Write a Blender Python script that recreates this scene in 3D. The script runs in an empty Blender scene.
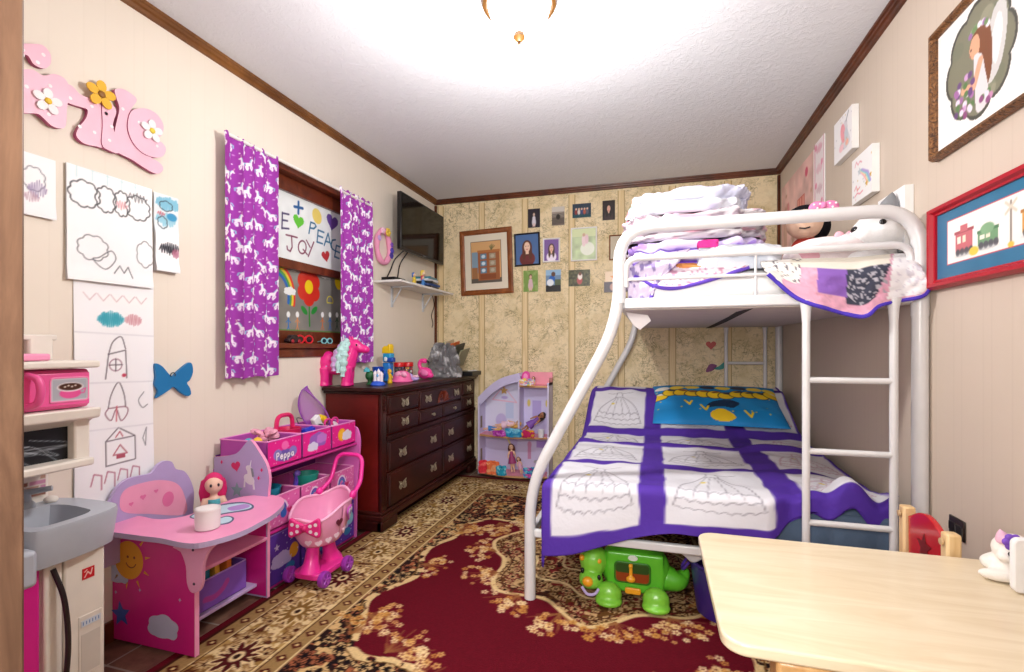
import bpy, bmesh, math, random
import numpy as np
from mathutils import Vector, Matrix, Euler
random.seed(7); rng = np.random.default_rng(7)
SC = bpy.context.scene; COL = SC.collection
PI = math.pi
XL, XR, YB, HC = -1.93, .918, 4.08, 2.44        # left wall, right wall, back wall, ceiling height

# ---------------------------------------------------------------- colour and materials
def lin1(c): return c/12.92 if c <= .04045 else ((c+.055)/1.055)**2.4
def hexc(h): return tuple(int(h[i:i+2], 16)/255 for i in (0, 2, 4))
def lin(h):
    c = hexc(h) if isinstance(h, str) else h
    return tuple(lin1(x) for x in c)
def nlin(a):
    return np.where(a <= .04045, a/12.92, ((np.maximum(a, 0)+.055)/1.055)**2.4)
_M = {}
class NT:
    def __init__(s, name):
        s.m = bpy.data.materials.new(name); s.m.use_nodes = True
        s.t = s.m.node_tree; s.b = s.t.nodes['Principled BSDF']
    def n(s, typ, **kw):
        nd = s.t.nodes.new(typ)
        for k, v in kw.items():
            if k.startswith('i_'):
                nd.inputs[k[2:].replace('_', ' ')].default_value = v
            else: setattr(nd, k, v)
        return nd
    def l(s, a, b): s.t.links.new(a, b)
    def math(s, op, a, b=None, c=None):
        nd = s.n('ShaderNodeMath', operation=op)
        for i, x in enumerate((a, b, c)):
            if x is None: continue
            if hasattr(x, 'is_linked'): s.l(x, nd.inputs[i])
            else: nd.inputs[i].default_value = x
        return nd.outputs[0]
    def mix(s, f, a, b):
        nd = s.n('ShaderNodeMix', data_type='RGBA')
        for i, x in ((0, f), (6, a), (7, b)):
            if hasattr(x, 'is_linked'): s.l(x, nd.inputs[i])
            else: nd.inputs[i].default_value = x if i == 0 else (*lin(x), 1)
        return nd.outputs[2]
    def noise(s, scale, detail=3, vec=None, rough=.5, dist=0):
        nd = s.n('ShaderNodeTexNoise'); nd.inputs['Scale'].default_value = scale
        nd.inputs['Detail'].default_value = detail; nd.inputs['Roughness'].default_value = rough
        nd.inputs['Distortion'].default_value = dist
        if vec is not None: s.l(vec, nd.inputs['Vector'])
        return nd.outputs['Fac']
    def ramp(s, f, *stops):
        nd = s.n('ShaderNodeValToRGB'); e = nd.color_ramp.elements
        while len(e) < len(stops): e.new(.5)
        for k, (p, c) in zip(e, stops):
            k.position = p; k.color = (*lin(c), 1) if isinstance(c, str) else (c, c, c, 1)
        s.l(f, nd.inputs[0]); return nd.outputs[0]
    def obj(s): return s.n('ShaderNodeTexCoord').outputs['Object']
    def geo(s): return s.n('ShaderNodeNewGeometry').outputs['Position']
    def scale(s, vec, sc):
        nd = s.n('ShaderNodeMapping'); s.l(vec, nd.inputs[0]); nd.inputs['Scale'].default_value = sc
        return nd.outputs[0]
    def bump(s, h, st=.3, d=.01):
        nd = s.n('ShaderNodeBump'); nd.inputs['Strength'].default_value = st; nd.inputs['Distance'].default_value = d
        s.l(h, nd.inputs['Height']); s.l(nd.outputs[0], s.b.inputs['Normal'])
    def col(s, c):
        if hasattr(c, 'is_linked'): s.l(c, s.b.inputs['Base Color'])
        else: s.b.inputs['Base Color'].default_value = (*lin(c), 1)
    def set(s, **kw):
        for k, v in kw.items(): s.b.inputs[k.replace('_', ' ')].default_value = v
        return s.m
def M(h, rough=.5, metal=0., spec=.5, bump=0, bscale=300, coat=0, sss=0):
    k = (h, rough, metal, spec, bump, bscale, coat)
    if k in _M: return _M[k]
    t = NT('mat_'+h+'_%d' % len(_M)); t.col(h)
    t.set(Roughness=rough, Metallic=metal, Specular_IOR_Level=spec, Coat_Weight=coat)
    # a slight procedural mottling keeps large plain surfaces from looking like plastic cards
    f = t.noise(14, 3, t.obj()); c = hexc(h)
    d = tuple(max(0, x*.95) for x in c); e = tuple(min(1, x*1.03) for x in c)
    t.col(t.mix(f, d, e))
    if bump: t.bump(t.noise(bscale, 2, t.obj()), bump, .003)
    _M[k] = t.m; return t.m
def MC(rough=.6, spec=.3, bump=0, bscale=250, coat=0):
    k = ('col', rough, spec, bump, bscale, coat)
    if k in _M: return _M[k]
    t = NT('painted_%d' % len(_M))
    a = t.n('ShaderNodeAttribute', attribute_name='Col'); t.col(a.outputs['Color'])
    t.set(Roughness=rough, Specular_IOR_Level=spec, Coat_Weight=coat)
    if bump: t.bump(t.noise(bscale, 2, t.obj()), bump, .003)
    _M[k] = t.m; return t.m
def wood(c1, c2, sc=(3, 3, 30), rough=.4, coat=0, name='wood'):
    k = ('wood', c1, c2, sc, rough, coat)
    if k in _M: return _M[k]
    t = NT(name+'_%d' % len(_M)); v = t.scale(t.obj(), sc)
    f = t.noise(2.2, 5, v, .6, 1.2); t.col(t.ramp(f, (.3, c1), (.7, c2)))
    t.set(Roughness=rough, Coat_Weight=coat, Specular_IOR_Level=.3); t.bump(f, .08, .004)
    _M[k] = t.m; return t.m

# ---------------------------------------------------------------- object bookkeeping
WLOC = {}
def _w(o): return WLOC.get(o.name, Vector((0, 0, 0))) if o is not None else Vector((0, 0, 0))
def tag(o, label=None, cat=None, group=None, kind=None):
    if label: o['label'] = label
    if cat: o['category'] = cat
    if group: o['group'] = group
    if kind: o['kind'] = kind
    return o
def thing(name, label, cat, loc=(0, 0, 0), group=None, rot=0, kind=None):
    o = bpy.data.objects.new(name, None); COL.objects.link(o); o.empty_display_size = .05
    o.location = loc; o.rotation_euler = (0, 0, rot)
    WLOC[o.name] = Vector(loc)
    return tag(o, label, cat, group, kind)
def copy_tree(o, parent=None):
    c = o.copy(); COL.objects.link(c)
    if parent is not None: c.parent = parent
    WLOC[c.name] = _w(o).copy()
    for ch in list(o.children): copy_tree(ch, c)
    return c
V = Vector
def frame(n, up=(0, 0, 1)):
    n = V(n).normalized(); u = V(up).cross(n)
    if u.length < 1e-5: u = V((1, 0, 0))
    u.normalize(); return u, n.cross(u), n

class MB:
    """collects shapes and links them as ONE mesh object"""
    def __init__(s): s.v = []; s.f = []; s.m = []; s.c = None
    def add(s, vs, fs, m=0):
        b = len(s.v); s.v += [tuple(x) for x in vs]
        s.f += [tuple(b+i for i in f) for f in fs]; s.m += [m]*len(fs); return s
    def box(s, a, b, m=0, rot=None):
        x0, y0, z0 = a; x1, y1, z1 = b
        vs = [V(p) for p in ((x0,y0,z0),(x1,y0,z0),(x1,y1,z0),(x0,y1,z0),(x0,y0,z1),(x1,y0,z1),(x1,y1,z1),(x0,y1,z1))]
        if rot is not None:
            c = (V(a)+V(b))/2; R = Euler(rot).to_matrix(); vs = [c+R@(p-c) for p in vs]
        return s.add(vs, [(0,3,2,1),(4,5,6,7),(0,1,5,4),(1,2,6,5),(2,3,7,6),(3,0,4,7)], m)
    def cbox(s, c, d, m=0, rot=None):
        c = V(c); d = V(d)/2; return s.box(c-d, c+d, m, rot)
    def prism(s, pts, o, u, v, d, m=0, ms=None):
        """polygon pts (2-D) in the plane o + a*u + b*v, extruded by the vector d"""
        o, u, v, d = V(o), V(u), V(v), V(d)
        a2 = sum(pts[i][0]*pts[(i+1) % len(pts)][1]-pts[(i+1) % len(pts)][0]*pts[i][1] for i in range(len(pts)))
        if (a2 > 0) != (u.cross(v).dot(d) > 0): pts = pts[::-1]
        n = len(pts); A = [o+u*p[0]+v*p[1] for p in pts]
        s.add(A+[p+d for p in A], [tuple(range(n-1, -1, -1)), tuple(range(n, 2*n))], m)
        b = len(s.v)-2*n
        for i in range(n):
            j = (i+1) % n; s.f.append((b+i, b+j, b+n+j, b+n+i)); s.m.append(m if ms is None else ms)
        return s
    def tube(s, path, r, m=0, seg=10, closed=False, cap=True):
        P = [V(p) for p in path]; n = len(P)
        R = r if isinstance(r, (list, tuple)) else [r]*n
        up = None; rings = []
        for i in range(n):
            if closed: t = P[(i+1) % n]-P[i-1]
            else: t = P[min(i+1, n-1)]-P[max(i-1, 0)]
            if t.length < 1e-9: t = V((0, 0, 1))
            t.normalize()
            if up is None: up = V((0, 0, 1)) if abs(t.z) < .9 else V((1, 0, 0))
            a = up-t*up.dot(t)
            if a.length < 1e-6: a = t.orthogonal()
            a.normalize(); b = t.cross(a); up = a
            rings.append([P[i]+(a*math.cos(2*PI*k/seg)+b*math.sin(2*PI*k/seg))*R[i] for k in range(seg)])
        vs = [p for q in rings for p in q]; fs = []
        for i in range(n if closed else n-1):
            j = (i+1) % n
            for k in range(seg):
                l = (k+1) % seg; fs.append((i*seg+k, i*seg+l, j*seg+l, j*seg+k))
        if cap and not closed: fs += [tuple(range(seg-1, -1, -1)), tuple((n-1)*seg+k for k in range(seg))]
        return s.add(vs, fs, m)
    def lathe(s, prof, c, m=0, seg=24, ax=(0, 0, 1), sx=1, sy=1):
        u, v, n = frame(ax, (0, 1, 0) if abs(V(ax).normalized().z) > .9 else (0, 0, 1)); c = V(c)
        vs = [c+(u*math.cos(2*PI*k/seg)*sx+v*math.sin(2*PI*k/seg)*sy)*r+n*z for r, z in prof for k in range(seg)]
        fs = [(i*seg+k, i*seg+(k+1) % seg, (i+1)*seg+(k+1) % seg, (i+1)*seg+k) for i in range(len(prof)-1) for k in range(seg)]
        if prof[0][0] > 1e-5: fs.append(tuple(range(seg-1, -1, -1)))
        if prof[-1][0] > 1e-5: fs.append(tuple((len(prof)-1)*seg+k for k in range(seg)))
        return s.add(vs, fs, m)
    def ell(s, c, r, m=0, rot=None, seg=14):
        if not hasattr(r, '__len__'): r = (r, r, r)
        R = Euler(rot).to_matrix() if rot is not None else Matrix.Identity(3); c = V(c); h = max(6, seg//2+1)
        vs = [c+R@V((r[0]*math.sin(PI*i/h)*math.cos(2*PI*k/seg), r[1]*math.sin(PI*i/h)*math.sin(2*PI*k/seg), -r[2]*math.cos(PI*i/h)))
              for i in range(1, h) for k in range(seg)]
        fs = [(i*seg+k, i*seg+(k+1) % seg, (i+1)*seg+(k+1) % seg, (i+1)*seg+k) for i in range(h-2) for k in range(seg)]
        n = len(vs); vs += [c+R@V((0, 0, -r[2])), c+R@V((0, 0, r[2]))]
        fs += [(n, (k+1) % seg, k) for k in range(seg)]+[(n+1, (h-2)*seg+k, (h-2)*seg+(k+1) % seg) for k in range(seg)]
        return s.add(vs, fs, m)
    def grid(s, Pts, col=None, m=0, flip=False):
        """Pts: array (ny, nx, 3); col: array (ny, nx, 3) in sRGB"""
        ny, nx = Pts.shape[:2]; b = len(s.v)
        s.v += list(map(tuple, Pts.reshape(-1, 3).tolist()))
        i = np.arange(ny-1)[:, None]*nx+np.arange(nx-1)[None, :]+b
        q = np.stack([i, i+1, i+nx+1, i+nx], -1).reshape(-1, 4)
        if flip: q = q[:, ::-1]
        s.f += list(map(tuple, q.tolist())); s.m += [m]*len(q)
        if col is not None:
            if s.c is None: s.c = {}
            s.c[b] = col.reshape(-1, 3)
        return s
    def build(s, name, mats, parent=None, bevel=0, bseg=2, sub=0, remesh=0, solid=0, smooth=True, loc=None, label=None, cat=None, group=None, kind=None, local=False, edge=None, smod=0):
        mats = mats if isinstance(mats, (list, tuple)) else [mats]
        w = V(loc) if loc is not None else _w(parent)
        if local: w = V((0, 0, 0))
        me = bpy.data.meshes.new(name)
        A = np.array(s.v)-np.array(w)[None, :]
        me.from_pydata(A.tolist(), [], s.f)
        for mt in mats: me.materials.append(mt if not isinstance(mt, str) else M(mt))
        me.polygons.foreach_set('material_index', s.m)
        if s.c is not None:
            at = me.color_attributes.new('Col', 'FLOAT_COLOR', 'POINT')
            C = np.ones((len(s.v), 4), np.float32); C[:, :3] = .8
            for b, cc in s.c.items(): C[b:b+len(cc), :3] = nlin(cc)
            at.data.foreach_set('color', C.ravel())
        if smooth:
            me.polygons.foreach_set('use_smooth', [True]*len(me.polygons))
        me.update()
        if smooth and not remesh and not sub: me.set_sharp_from_angle(angle=math.radians(38))
        o = bpy.data.objects.new(name, me); COL.objects.link(o)
        if parent is not None: o.parent = parent
        if loc is not None and parent is None: o.location = loc
        WLOC[o.name] = w.copy() if not local else V((0, 0, 0))
        if bevel:
            md = o.modifiers.new('bevel', 'BEVEL'); md.width = bevel; md.segments = bseg; md.limit_method = 'ANGLE'; md.angle_limit = math.radians(40)
            md.harden_normals = False
        if remesh:
            md = o.modifiers.new('remesh', 'REMESH'); md.mode = 'VOXEL'; md.voxel_size = remesh; md.use_smooth_shade = True
            md = o.modifiers.new('smooth', 'SMOOTH'); md.factor = .5; md.iterations = smod or 4
        if solid:
            md = o.modifiers.new('solid', 'SOLIDIFY'); md.thickness = solid; md.offset = 0
        if sub:
            md = o.modifiers.new('sub', 'SUBSURF'); md.levels = sub; md.render_levels = sub
        return tag(o, label, cat, group, kind)

def bez(pts, n=8):
    """Catmull-Rom through pts"""
    P = [V(p) for p in pts]; P = [P[0]*2-P[1]]+P+[P[-1]*2-P[-2]]; out = []
    for i in range(1, len(P)-2):
        a, b, c, d = P[i-1], P[i], P[i+1], P[i+2]
        for k in range(n):
            t = k/n
            out.append(.5*((2*b)+(c-a)*t+(2*a-5*b+4*c-d)*t*t+(3*b-a-3*c+d)*t**3))
    return out+[P[-2]]
def bez2(pts, n=6, closed=True):
    if closed:
        k = len(pts); q = [V((*p, 0)) for p in pts]; out = []
        for i in range(k):
            a, b, c, d = q[i-1], q[i], q[(i+1) % k], q[(i+2) % k]
            for j in range(n):
                t = j/n; p = .5*((2*b)+(c-a)*t+(2*a-5*b+4*c-d)*t*t+(3*b-a-3*c+d)*t**3); out.append((p.x, p.y))
        return out
    return [(p.x, p.y) for p in bez([(*p, 0) for p in pts], n)]
def fillet(pts, r, n=6):
    """polyline with rounded corners (3-D)"""
    P = [V(p) for p in pts]; out = [P[0]]
    for i in range(1, len(P)-1):
        a, b, c = P[i-1], P[i], P[i+1]; rr = r[i-1] if isinstance(r, (list, tuple)) else r
        d1 = (a-b).normalized(); d2 = (c-b).normalized(); rr = min(rr, (a-b).length*.49, (c-b).length*.49)
        p, q = b+d1*rr, b+d2*rr
        for k in range(n+1):
            t = k/n; out.append(p*(1-t)**2+b*2*t*(1-t)+q*t*t)
    return out+[P[-1]]
def circ(cx, cy, rx, ry=None, n=24, rot=0, a0=0, a1=2*PI):
    ry = rx if ry is None else ry; o = []
    for k in range(n if abs(a1-a0-2*PI) < 1e-6 else n+1):
        a = a0+(a1-a0)*k/n; x, y = rx*math.cos(a), ry*math.sin(a)
        o.append((cx+x*math.cos(rot)-y*math.sin(rot), cy+x*math.sin(rot)+y*math.cos(rot)))
    return o
def rrect(x0, y0, x1, y1, r, n=5):
    o = []
    for cx, cy, a in ((x1-r, y1-r, 0), (x0+r, y1-r, PI/2), (x0+r, y0+r, PI), (x1-r, y0+r, 1.5*PI)):
        o += [(cx+r*math.cos(a+PI/2*k/n), cy+r*math.sin(a+PI/2*k/n)) for k in range(n+1)]
    return o
def star(cx, cy, r, n=5, k=.45, a0=PI/2):
    return [(cx+(r if i % 2 == 0 else r*k)*math.cos(a0+PI*i/n), cy+(r if i % 2 == 0 else r*k)*math.sin(a0+PI*i/n)) for i in range(2*n)]
def heart(cx, cy, s, n=28, rot=0):
    o = []
    for k in range(n):
        t = 2*PI*k/n; x = 16*math.sin(t)**3/17*s; y = (13*math.cos(t)-5*math.cos(2*t)-2*math.cos(3*t)-math.cos(4*t))/17*s
        o.append((cx+x*math.cos(rot)-y*math.sin(rot), cy+x*math.sin(rot)+y*math.cos(rot)))
    return o
def cloud(cx, cy, w, h):
    o = []
    for k in range(40):
        a = 2*PI*k/40; b = 1+.16*abs(math.sin(a*3+.4)); o.append((cx+w/2*math.cos(a)*b, cy+h/2*max(-.75, math.sin(a))*b))
    return o

class Cv:
    """a small painting surface of W x H metres, one sample every res metres; colours sRGB 0..1"""
    def __init__(s, W, H, res, bg='ffffff'):
        s.W, s.H, s.r = W, H, res; s.nx, s.ny = max(2, round(W/res)+1), max(2, round(H/res)+1)
        s.x = np.linspace(0, W, s.nx); s.y = np.linspace(0, H, s.ny)
        s.a = np.empty((s.ny, s.nx, 3)); s.a[:] = hexc(bg) if isinstance(bg, str) else bg
    def _win(s, x0, y0, x1, y1):
        i0, i1 = np.searchsorted(s.x, [x0, x1]); j0, j1 = np.searchsorted(s.y, [y0, y1])
        return slice(max(j0-1, 0), j1+1), slice(max(i0-1, 0), i1+1)
    def put(s, js, is_, k, col, al=1):
        c = np.array(hexc(col) if isinstance(col, str) else col); k = np.clip(k*al, 0, 1)[..., None]
        s.a[js, is_] = s.a[js, is_]*(1-k)+c*k
    def poly(s, pts, col, al=1):
        p = np.array(pts); js, is_ = s._win(*p.min(0), *p.max(0))
        X, Y = np.meshgrid(s.x[is_], s.y[js]); ins = np.zeros(X.shape, bool)
        x1, y1 = p[:, 0], p[:, 1]; x2, y2 = np.roll(x1, -1), np.roll(y1, -1)
        for a, b, c, d in zip(x1, y1, x2, y2):
            if b == d: continue
            ins ^= ((b > Y) != (d > Y)) & (X < (c-a)*(Y-b)/(d-b)+a)
        s.put(js, is_, ins.astype(float), col, al); return s
    def ell(s, cx, cy, rx, ry=None, col='000000', rot=0, al=1):
        ry = rx if ry is None else ry; R = max(rx, ry)+2*s.r; js, is_ = s._win(cx-R, cy-R, cx+R, cy+R)
        X, Y = np.meshgrid(s.x[is_]-cx, s.y[js]-cy); c, n = math.cos(rot), math.sin(rot)
        d = np.sqrt(((X*c+Y*n)/rx)**2+((-X*n+Y*c)/ry)**2)
        s.put(js, is_, np.clip((1-d)*min(rx, ry)/s.r+.5, 0, 1), col, al); return s
    def line(s, pts, w, col='000000', al=1, closed=False):
        p = [tuple(q[:2]) for q in pts]
        if closed: p.append(p[0])
        q = np.array(p); R = w+2*s.r; js, is_ = s._win(*(q.min(0)-R), *(q.max(0)+R))
        X, Y = np.meshgrid(s.x[is_], s.y[js]); D = np.full(X.shape, 9.)
        for (a, b), (c, d) in zip(p[:-1], p[1:]):
            L = (c-a)**2+(d-b)**2+1e-12; t = np.clip(((X-a)*(c-a)+(Y-b)*(d-b))/L, 0, 1)
            D = np.minimum(D, np.hypot(X-a-t*(c-a), Y-b-t*(d-b)))
        s.put(js, is_, np.clip((w/2-D)/s.r+.5, 0, 1), col, al); return s
    def rect(s, x0, y0, x1, y1, col, al=1):
        js, is_ = s._win(x0, y0, x1, y1); X, Y = np.meshgrid(s.x[is_], s.y[js])
        s.put(js, is_, ((X >= x0) & (X <= x1) & (Y >= y0) & (Y <= y1)).astype(float), col, al); return s
    def scrib(s, cx, cy, rx, ry, col, n=10, w=.002, seed=0, al=.9):
        r = random.Random(seed); pts = []
        for k in range(n*2): pts.append((cx+rx*(-1+2*k/(2*n-1)), cy+ry*(1 if k % 2 else -1)*r.uniform(.6, 1)*math.sqrt(max(.08, 1-(-1+2*k/(2*n-1))**2))))
        return s.line(pts, w, col, al)
    def noise(s, k, amt):
        h, w = s.ny//k+2, s.nx//k+2; g = rng.random((h, w)); yy = np.arange(s.ny)/k; xx = np.arange(s.nx)/k
        j, i = yy.astype(int), xx.astype(int); fy, fx = (yy-j)[:, None], (xx-i)[None, :]
        n = g[j][:, i]*(1-fy)*(1-fx)+g[j+1][:, i]*fy*(1-fx)+g[j][:, i+1]*(1-fy)*fx+g[j+1][:, i+1]*fy*fx
        s.a *= (1+(n[..., None]-.5)*amt); np.clip(s.a, 0, 1, s.a); return n
def panel(mb, cv, o, u, v, d, m=0, ms=1, wob=None):
    """painted slab: front grid at o + x*u + y*v (metres), thickness vector d pointing back from the front"""
    o, u, v, d = map(V, (o, u, v, d)); X, Y = np.meshgrid(cv.x, cv.y)
    Pt = np.array(o)+X[..., None]*np.array(u)+Y[..., None]*np.array(v)
    n = u.cross(v)
    if wob is not None: Pt = Pt+wob(X, Y)[..., None]*np.array(n)
    mb.grid(Pt, cv.a, m, flip=n.dot(d) > 0)
    W, H = cv.W, cv.H; f0 = [o, o+u*W, o+u*W+v*H, o+v*H]; b = len(mb.v); mb.v += [tuple(p) for p in f0]+[tuple(p+d) for p in f0]
    fs = [(4, 5, 6, 7)]+[(i, 4+i, 4+(i+1) % 4, (i+1) % 4) for i in range(4)]
    if n.dot(d) > 0: fs = [f[::-1] for f in fs]
    mb.f += [tuple(b+i for i in f) for f in fs]; mb.m += [ms]*5
    return mb
# a point on the photograph carried to the plane X=, Y= or Z= (camera at 1.09 m above the floor, at the room's doorway)
_f, _u0, _v0, _h = 483.6, 512., 347.5, 1.09
_a = math.atan(141.5/_f); _c, _s = math.cos(_a), math.sin(_a)
def at(u, v, X=None, Y=None, Z=None):
    rx = (u-_u0)/_f; r = V((rx*_c-_s, rx*_s+_c, -(v-_v0)/_f))
    k = X/r.x if X is not None else (Y/r.y if Y is not None else (Z-_h)/r.z)
    return V((0, 0, _h))+r*k
# camera
cd = bpy.data.cameras.new('camera'); cam = bpy.data.objects.new('camera', cd); COL.objects.link(cam)
cam.location = (0, 0, _h); cam.rotation_euler = (PI/2, 0, _a)
cd.sensor_width = 36; cd.lens = 36*_f/1024; cd.shift_y = (_v0-336)/1024; cd.clip_start = .02
SC.camera = cam
SC.view_settings.view_transform = 'Standard'; SC.view_settings.look = 'None'; SC.view_settings.gamma = 1
SC.view_settings.use_curve_mapping = False; SC.view_settings.exposure = 0
LAMP, BULB, FILL, WORLD, EXPO = 4., 50., 55., 1., .05
MX, MY = -.25, 2.55
# ================================================================ the room
def wall_mat(name, base, dark, axis, period, offs, gd=.05):
    t = NT(name); p = t.geo(); sx = t.n('ShaderNodeSeparateXYZ'); t.l(p, sx.inputs[0])
    fr = t.math('FRACT', t.math('DIVIDE', t.math('ADD', sx.outputs[axis], 50.), period)); g = None
    for o, w in offs:
        k = t.math('SUBTRACT', 1., t.math('MINIMUM', 1., t.math('DIVIDE', t.math('ABSOLUTE', t.math('SUBTRACT', fr, o)), w)))
        g = k if g is None else t.math('MAXIMUM', g, k)
    c = t.mix(t.noise(3, 3, p), base, tuple(x*.97 for x in hexc(base)))
    t.col(t.mix(t.math('MULTIPLY', g, gd), c, dark)); t.set(Roughness=.55, Specular_IOR_Level=.25)
    t.bump(t.math('SUBTRACT', 1., g), .05, .003); return t.m
m_wl = wall_mat('cream_panelling', 'efe4d6', 'b5a691', 1, .41, ((.08, .012), (.33, .012), (.42, .012), (.66, .012), (.91, .012)))
m_wr = wall_mat('beige_panelling', 'cdbdae', 'b0a092', 1, .41, ((.08, .012), (.17, .012), (.42, .012), (.52, .012), (.76, .012), (.88, .012)), .16)
def wallpaper():
    t = NT('old_map_wallpaper'); p = t.geo()
    a = t.noise(7, 4, p, .62, .6); b = t.noise(13, 5, p, .68, 1.8); c = t.noise(7, 3, t.scale(p, (1, 1, 2.)), .6, 2.8)
    col = t.mix(t.ramp(a, (.44, 0.), (.62, 1.)), 'e8d5b0', 'd6c298')
    col = t.mix(t.ramp(b, (.56, 0.), (.66, .62)), col, '9a8d6a')
    msk = t.ramp(t.noise(4.2, 2, p, .5, .5), (.42, .15), (.60, 1.))
    ln = t.math('ABSOLUTE', t.math('SUBTRACT', c, .5)); col = t.mix(t.math('MULTIPLY', msk, t.ramp(ln, (0., .85), (.026, 0.))), col, '6f6646')
    l2 = t.math('ABSOLUTE', t.math('SUBTRACT', t.noise(13, 2, t.scale(p, (1, 1, .5)), .5, 1.6), .47)); col = t.mix(t.math('MULTIPLY', msk, t.ramp(l2, (0., .7), (.02, 0.))), col, '6a6142')
    col = t.mix(t.ramp(t.noise(9, 2, p), (.58, 0.), (.75, .5)), col, 'eadcba')
    t.col(col); t.set(Roughness=.6, Specular_IOR_Level=.25); return t.m
def ceiling_mat():
    t = NT('textured_ceiling'); p = t.geo(); t.col('dcdde3'); t.set(Roughness=.85, Specular_IOR_Level=.2)
    n = t.math('ADD', t.ramp(t.noise(22, 4, p, .6, 1.5), (.46, 0.), (.6, 1.)), t.math('MULTIPLY', t.noise(70, 2, p), .5)); t.bump(n, .17, .010); return t.m
def tile_mat():
    t = NT('slate_tiles'); p = t.geo(); br = t.n('ShaderNodeTexBrick', offset=0.); t.l(t.scale(p, (1, 1, 1)), br.inputs['Vector'])
    br.inputs['Scale'].default_value = 1.; br.inputs['Mortar Size'].default_value = .004; br.inputs['Brick Width'].default_value = .30; br.inputs['Row Height'].default_value = .30
    n = t.noise(5, 5, p, .65, .8); c = t.ramp(n, (.3, '3a2a24'), (.5, '6a4a3c'), (.68, '8c6a58'))
    t.col(t.mix(br.outputs['Fac'], c, 'a29a90')); t.set(Roughness=.4); t.bump(n, .15, .006); return t.m
m_paper_wall, m_ceil, m_tile = wallpaper(), ceiling_mat(), tile_mat()
MB().box((XL-.1, -1.3, -.08), (XR+.1, YB+.1, 0)).build('floor', m_tile, kind='structure')
MB().box((XL-.1, .18, HC), (XR+.1, YB+.1, HC+.08)).build('ceiling', m_ceil, kind='structure')
MB().box((XL-.1, YB, 0), (XR+.1, YB+.1, HC)).build('wall_back', m_paper_wall, kind='structure')
MB().box((XR, .18, 0), (XR+.1, YB, HC)).build('wall_right', m_wr, kind='structure')
WY0, WY1, WZ0, WZ1 = 1.98, 2.86, 1.035, 2.10            # window opening in the left wall
b = MB()
b.box((XL-.1, .18, 0), (XL, WY0, HC)); b.box((XL-.1, WY1, 0), (XL, YB, HC)); b.box((XL-.1, WY0, 0), (XL, WY1, WZ0)); b.box((XL-.1, WY0, WZ1), (XL, WY1, HC))
b.build('wall_left', m_wl, kind='structure')
b = MB(); b.box((XL-.1, .18, 0), (-.64, .32, HC)); b.box((.28, .18, 0), (XR+.1, .32, HC)); b.box((-.64, .18, 2.06), (.28, .32, HC))
b.build('wall_front', M('e6dacd', .6), kind='structure')
# the hall the photographer stands in: a light painted wall behind and beside the doorway
b = MB(); b.box((-.9, -1.3, 0), (.6, -1.2, HC)); b.box((-.95, -1.2, 0), (-.9, .18, HC)); b.box((.6, -1.2, 0), (.65, .18, HC))
b.build('wall_hall', M('e6dacd', .6), kind='structure')
MB().box((-.95, -1.3, HC), (.65, .18, HC+.06)).build('ceiling_hall', M('e9e8ea', .8), kind='structure')
m_jamb = wood('4a3327', '7a5c47', (6, 6, 1.2), .45, name='door_wood')
b = MB(); b.box((-.655, .165, 0), (-.622, .338, 2.06)); b.box((-.74, .322, 0), (-.623, .338, 2.10)); b.box((.252, .165, 0), (.285, .336, 2.06)); b.box((.252, .32, 0), (.36, .338, 2.10)); b.box((-.74, .165, 2.04), (.36, .338, 2.11))
b.build('door_1', m_jamb, bevel=.003, kind='structure')
# crown mouldings, corner strips and the wallpaper battens
def crown(name, p0, p1, inw, mats):
    p0, p1, n = V(p0), V(p1), V(inw); prof = [(0, 0), (.012, 0), (.014, -.012), (.022, -.016), (.024, -.034), (.032, -.04), (.036, -.058), (.0, -.058)]
    prof = [(.036, 0), (.034, .009), (.026, .012), (.024, .022), (.016, .027), (.012, .038), (.0, .041), (0, 0)]
    b = MB(); b.prism([(x, -z) for x, z in prof], p0, n, (0, 0, 1), p1-p0); return b.build(name, mats, kind='structure', smooth=False)
m_tr1 = wood('4a2410', '8a5a2c', (1, 1, 1), .35, .2, 'moulding'); m_tr2 = wood('3a1a0c', '6a3216', (2, 2, 2), .35, .2, 'moulding')
crown('trim_1', (XL, .32, HC), (XL, YB, HC), (1, 0, 0), m_tr1)
crown('trim_2', (XR, .32, HC), (XR, YB, HC), (-1, 0, 0), m_tr2)
crown('trim_3', (XL, YB, HC), (XR, YB, HC), (0, -1, 0), m_tr2)
MB().box((XL, YB-.02, 0), (XL+.018, YB, HC-.05)).build('trim_4', m_tr2, kind='structure')
MB().box((XR-.02, YB-.02, 0), (XR, YB, HC-.05)).build('trim_5', m_tr2, kind='structure')
m_bat = wood('d2b888', 'e9d4aa', (20, 20, 1), .5, name='batten'); m_bate = wood('a88f64', 'bca274', (10, 10, 1), .5, name='batten_edge')
for i, x in enumerate((-1.875, -1.475, -1.075, -.664, -.255, .145, .555)):
    b = MB(); b.box((x-.021, YB-.005, 0), (x+.021, YB, HC-.055), 0); b.box((x-.029, YB-.003, 0), (x-.021, YB, HC-.055), 1); b.box((x+.021, YB-.003, 0), (x+.029, YB, HC-.055), 1)
    b.build('trim_%d' % (i+6), [m_bat, m_bate], kind='structure')
MB().box((XL, .34, 0), (XL+.012, YB, .08)).build('baseboard_left', m_tr2, bevel=.003, kind='structure')
MB().box((XR-.012, .34, 0), (XR, YB, .08)).build('baseboard_right', m_tr2, bevel=.003, kind='structure')

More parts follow.
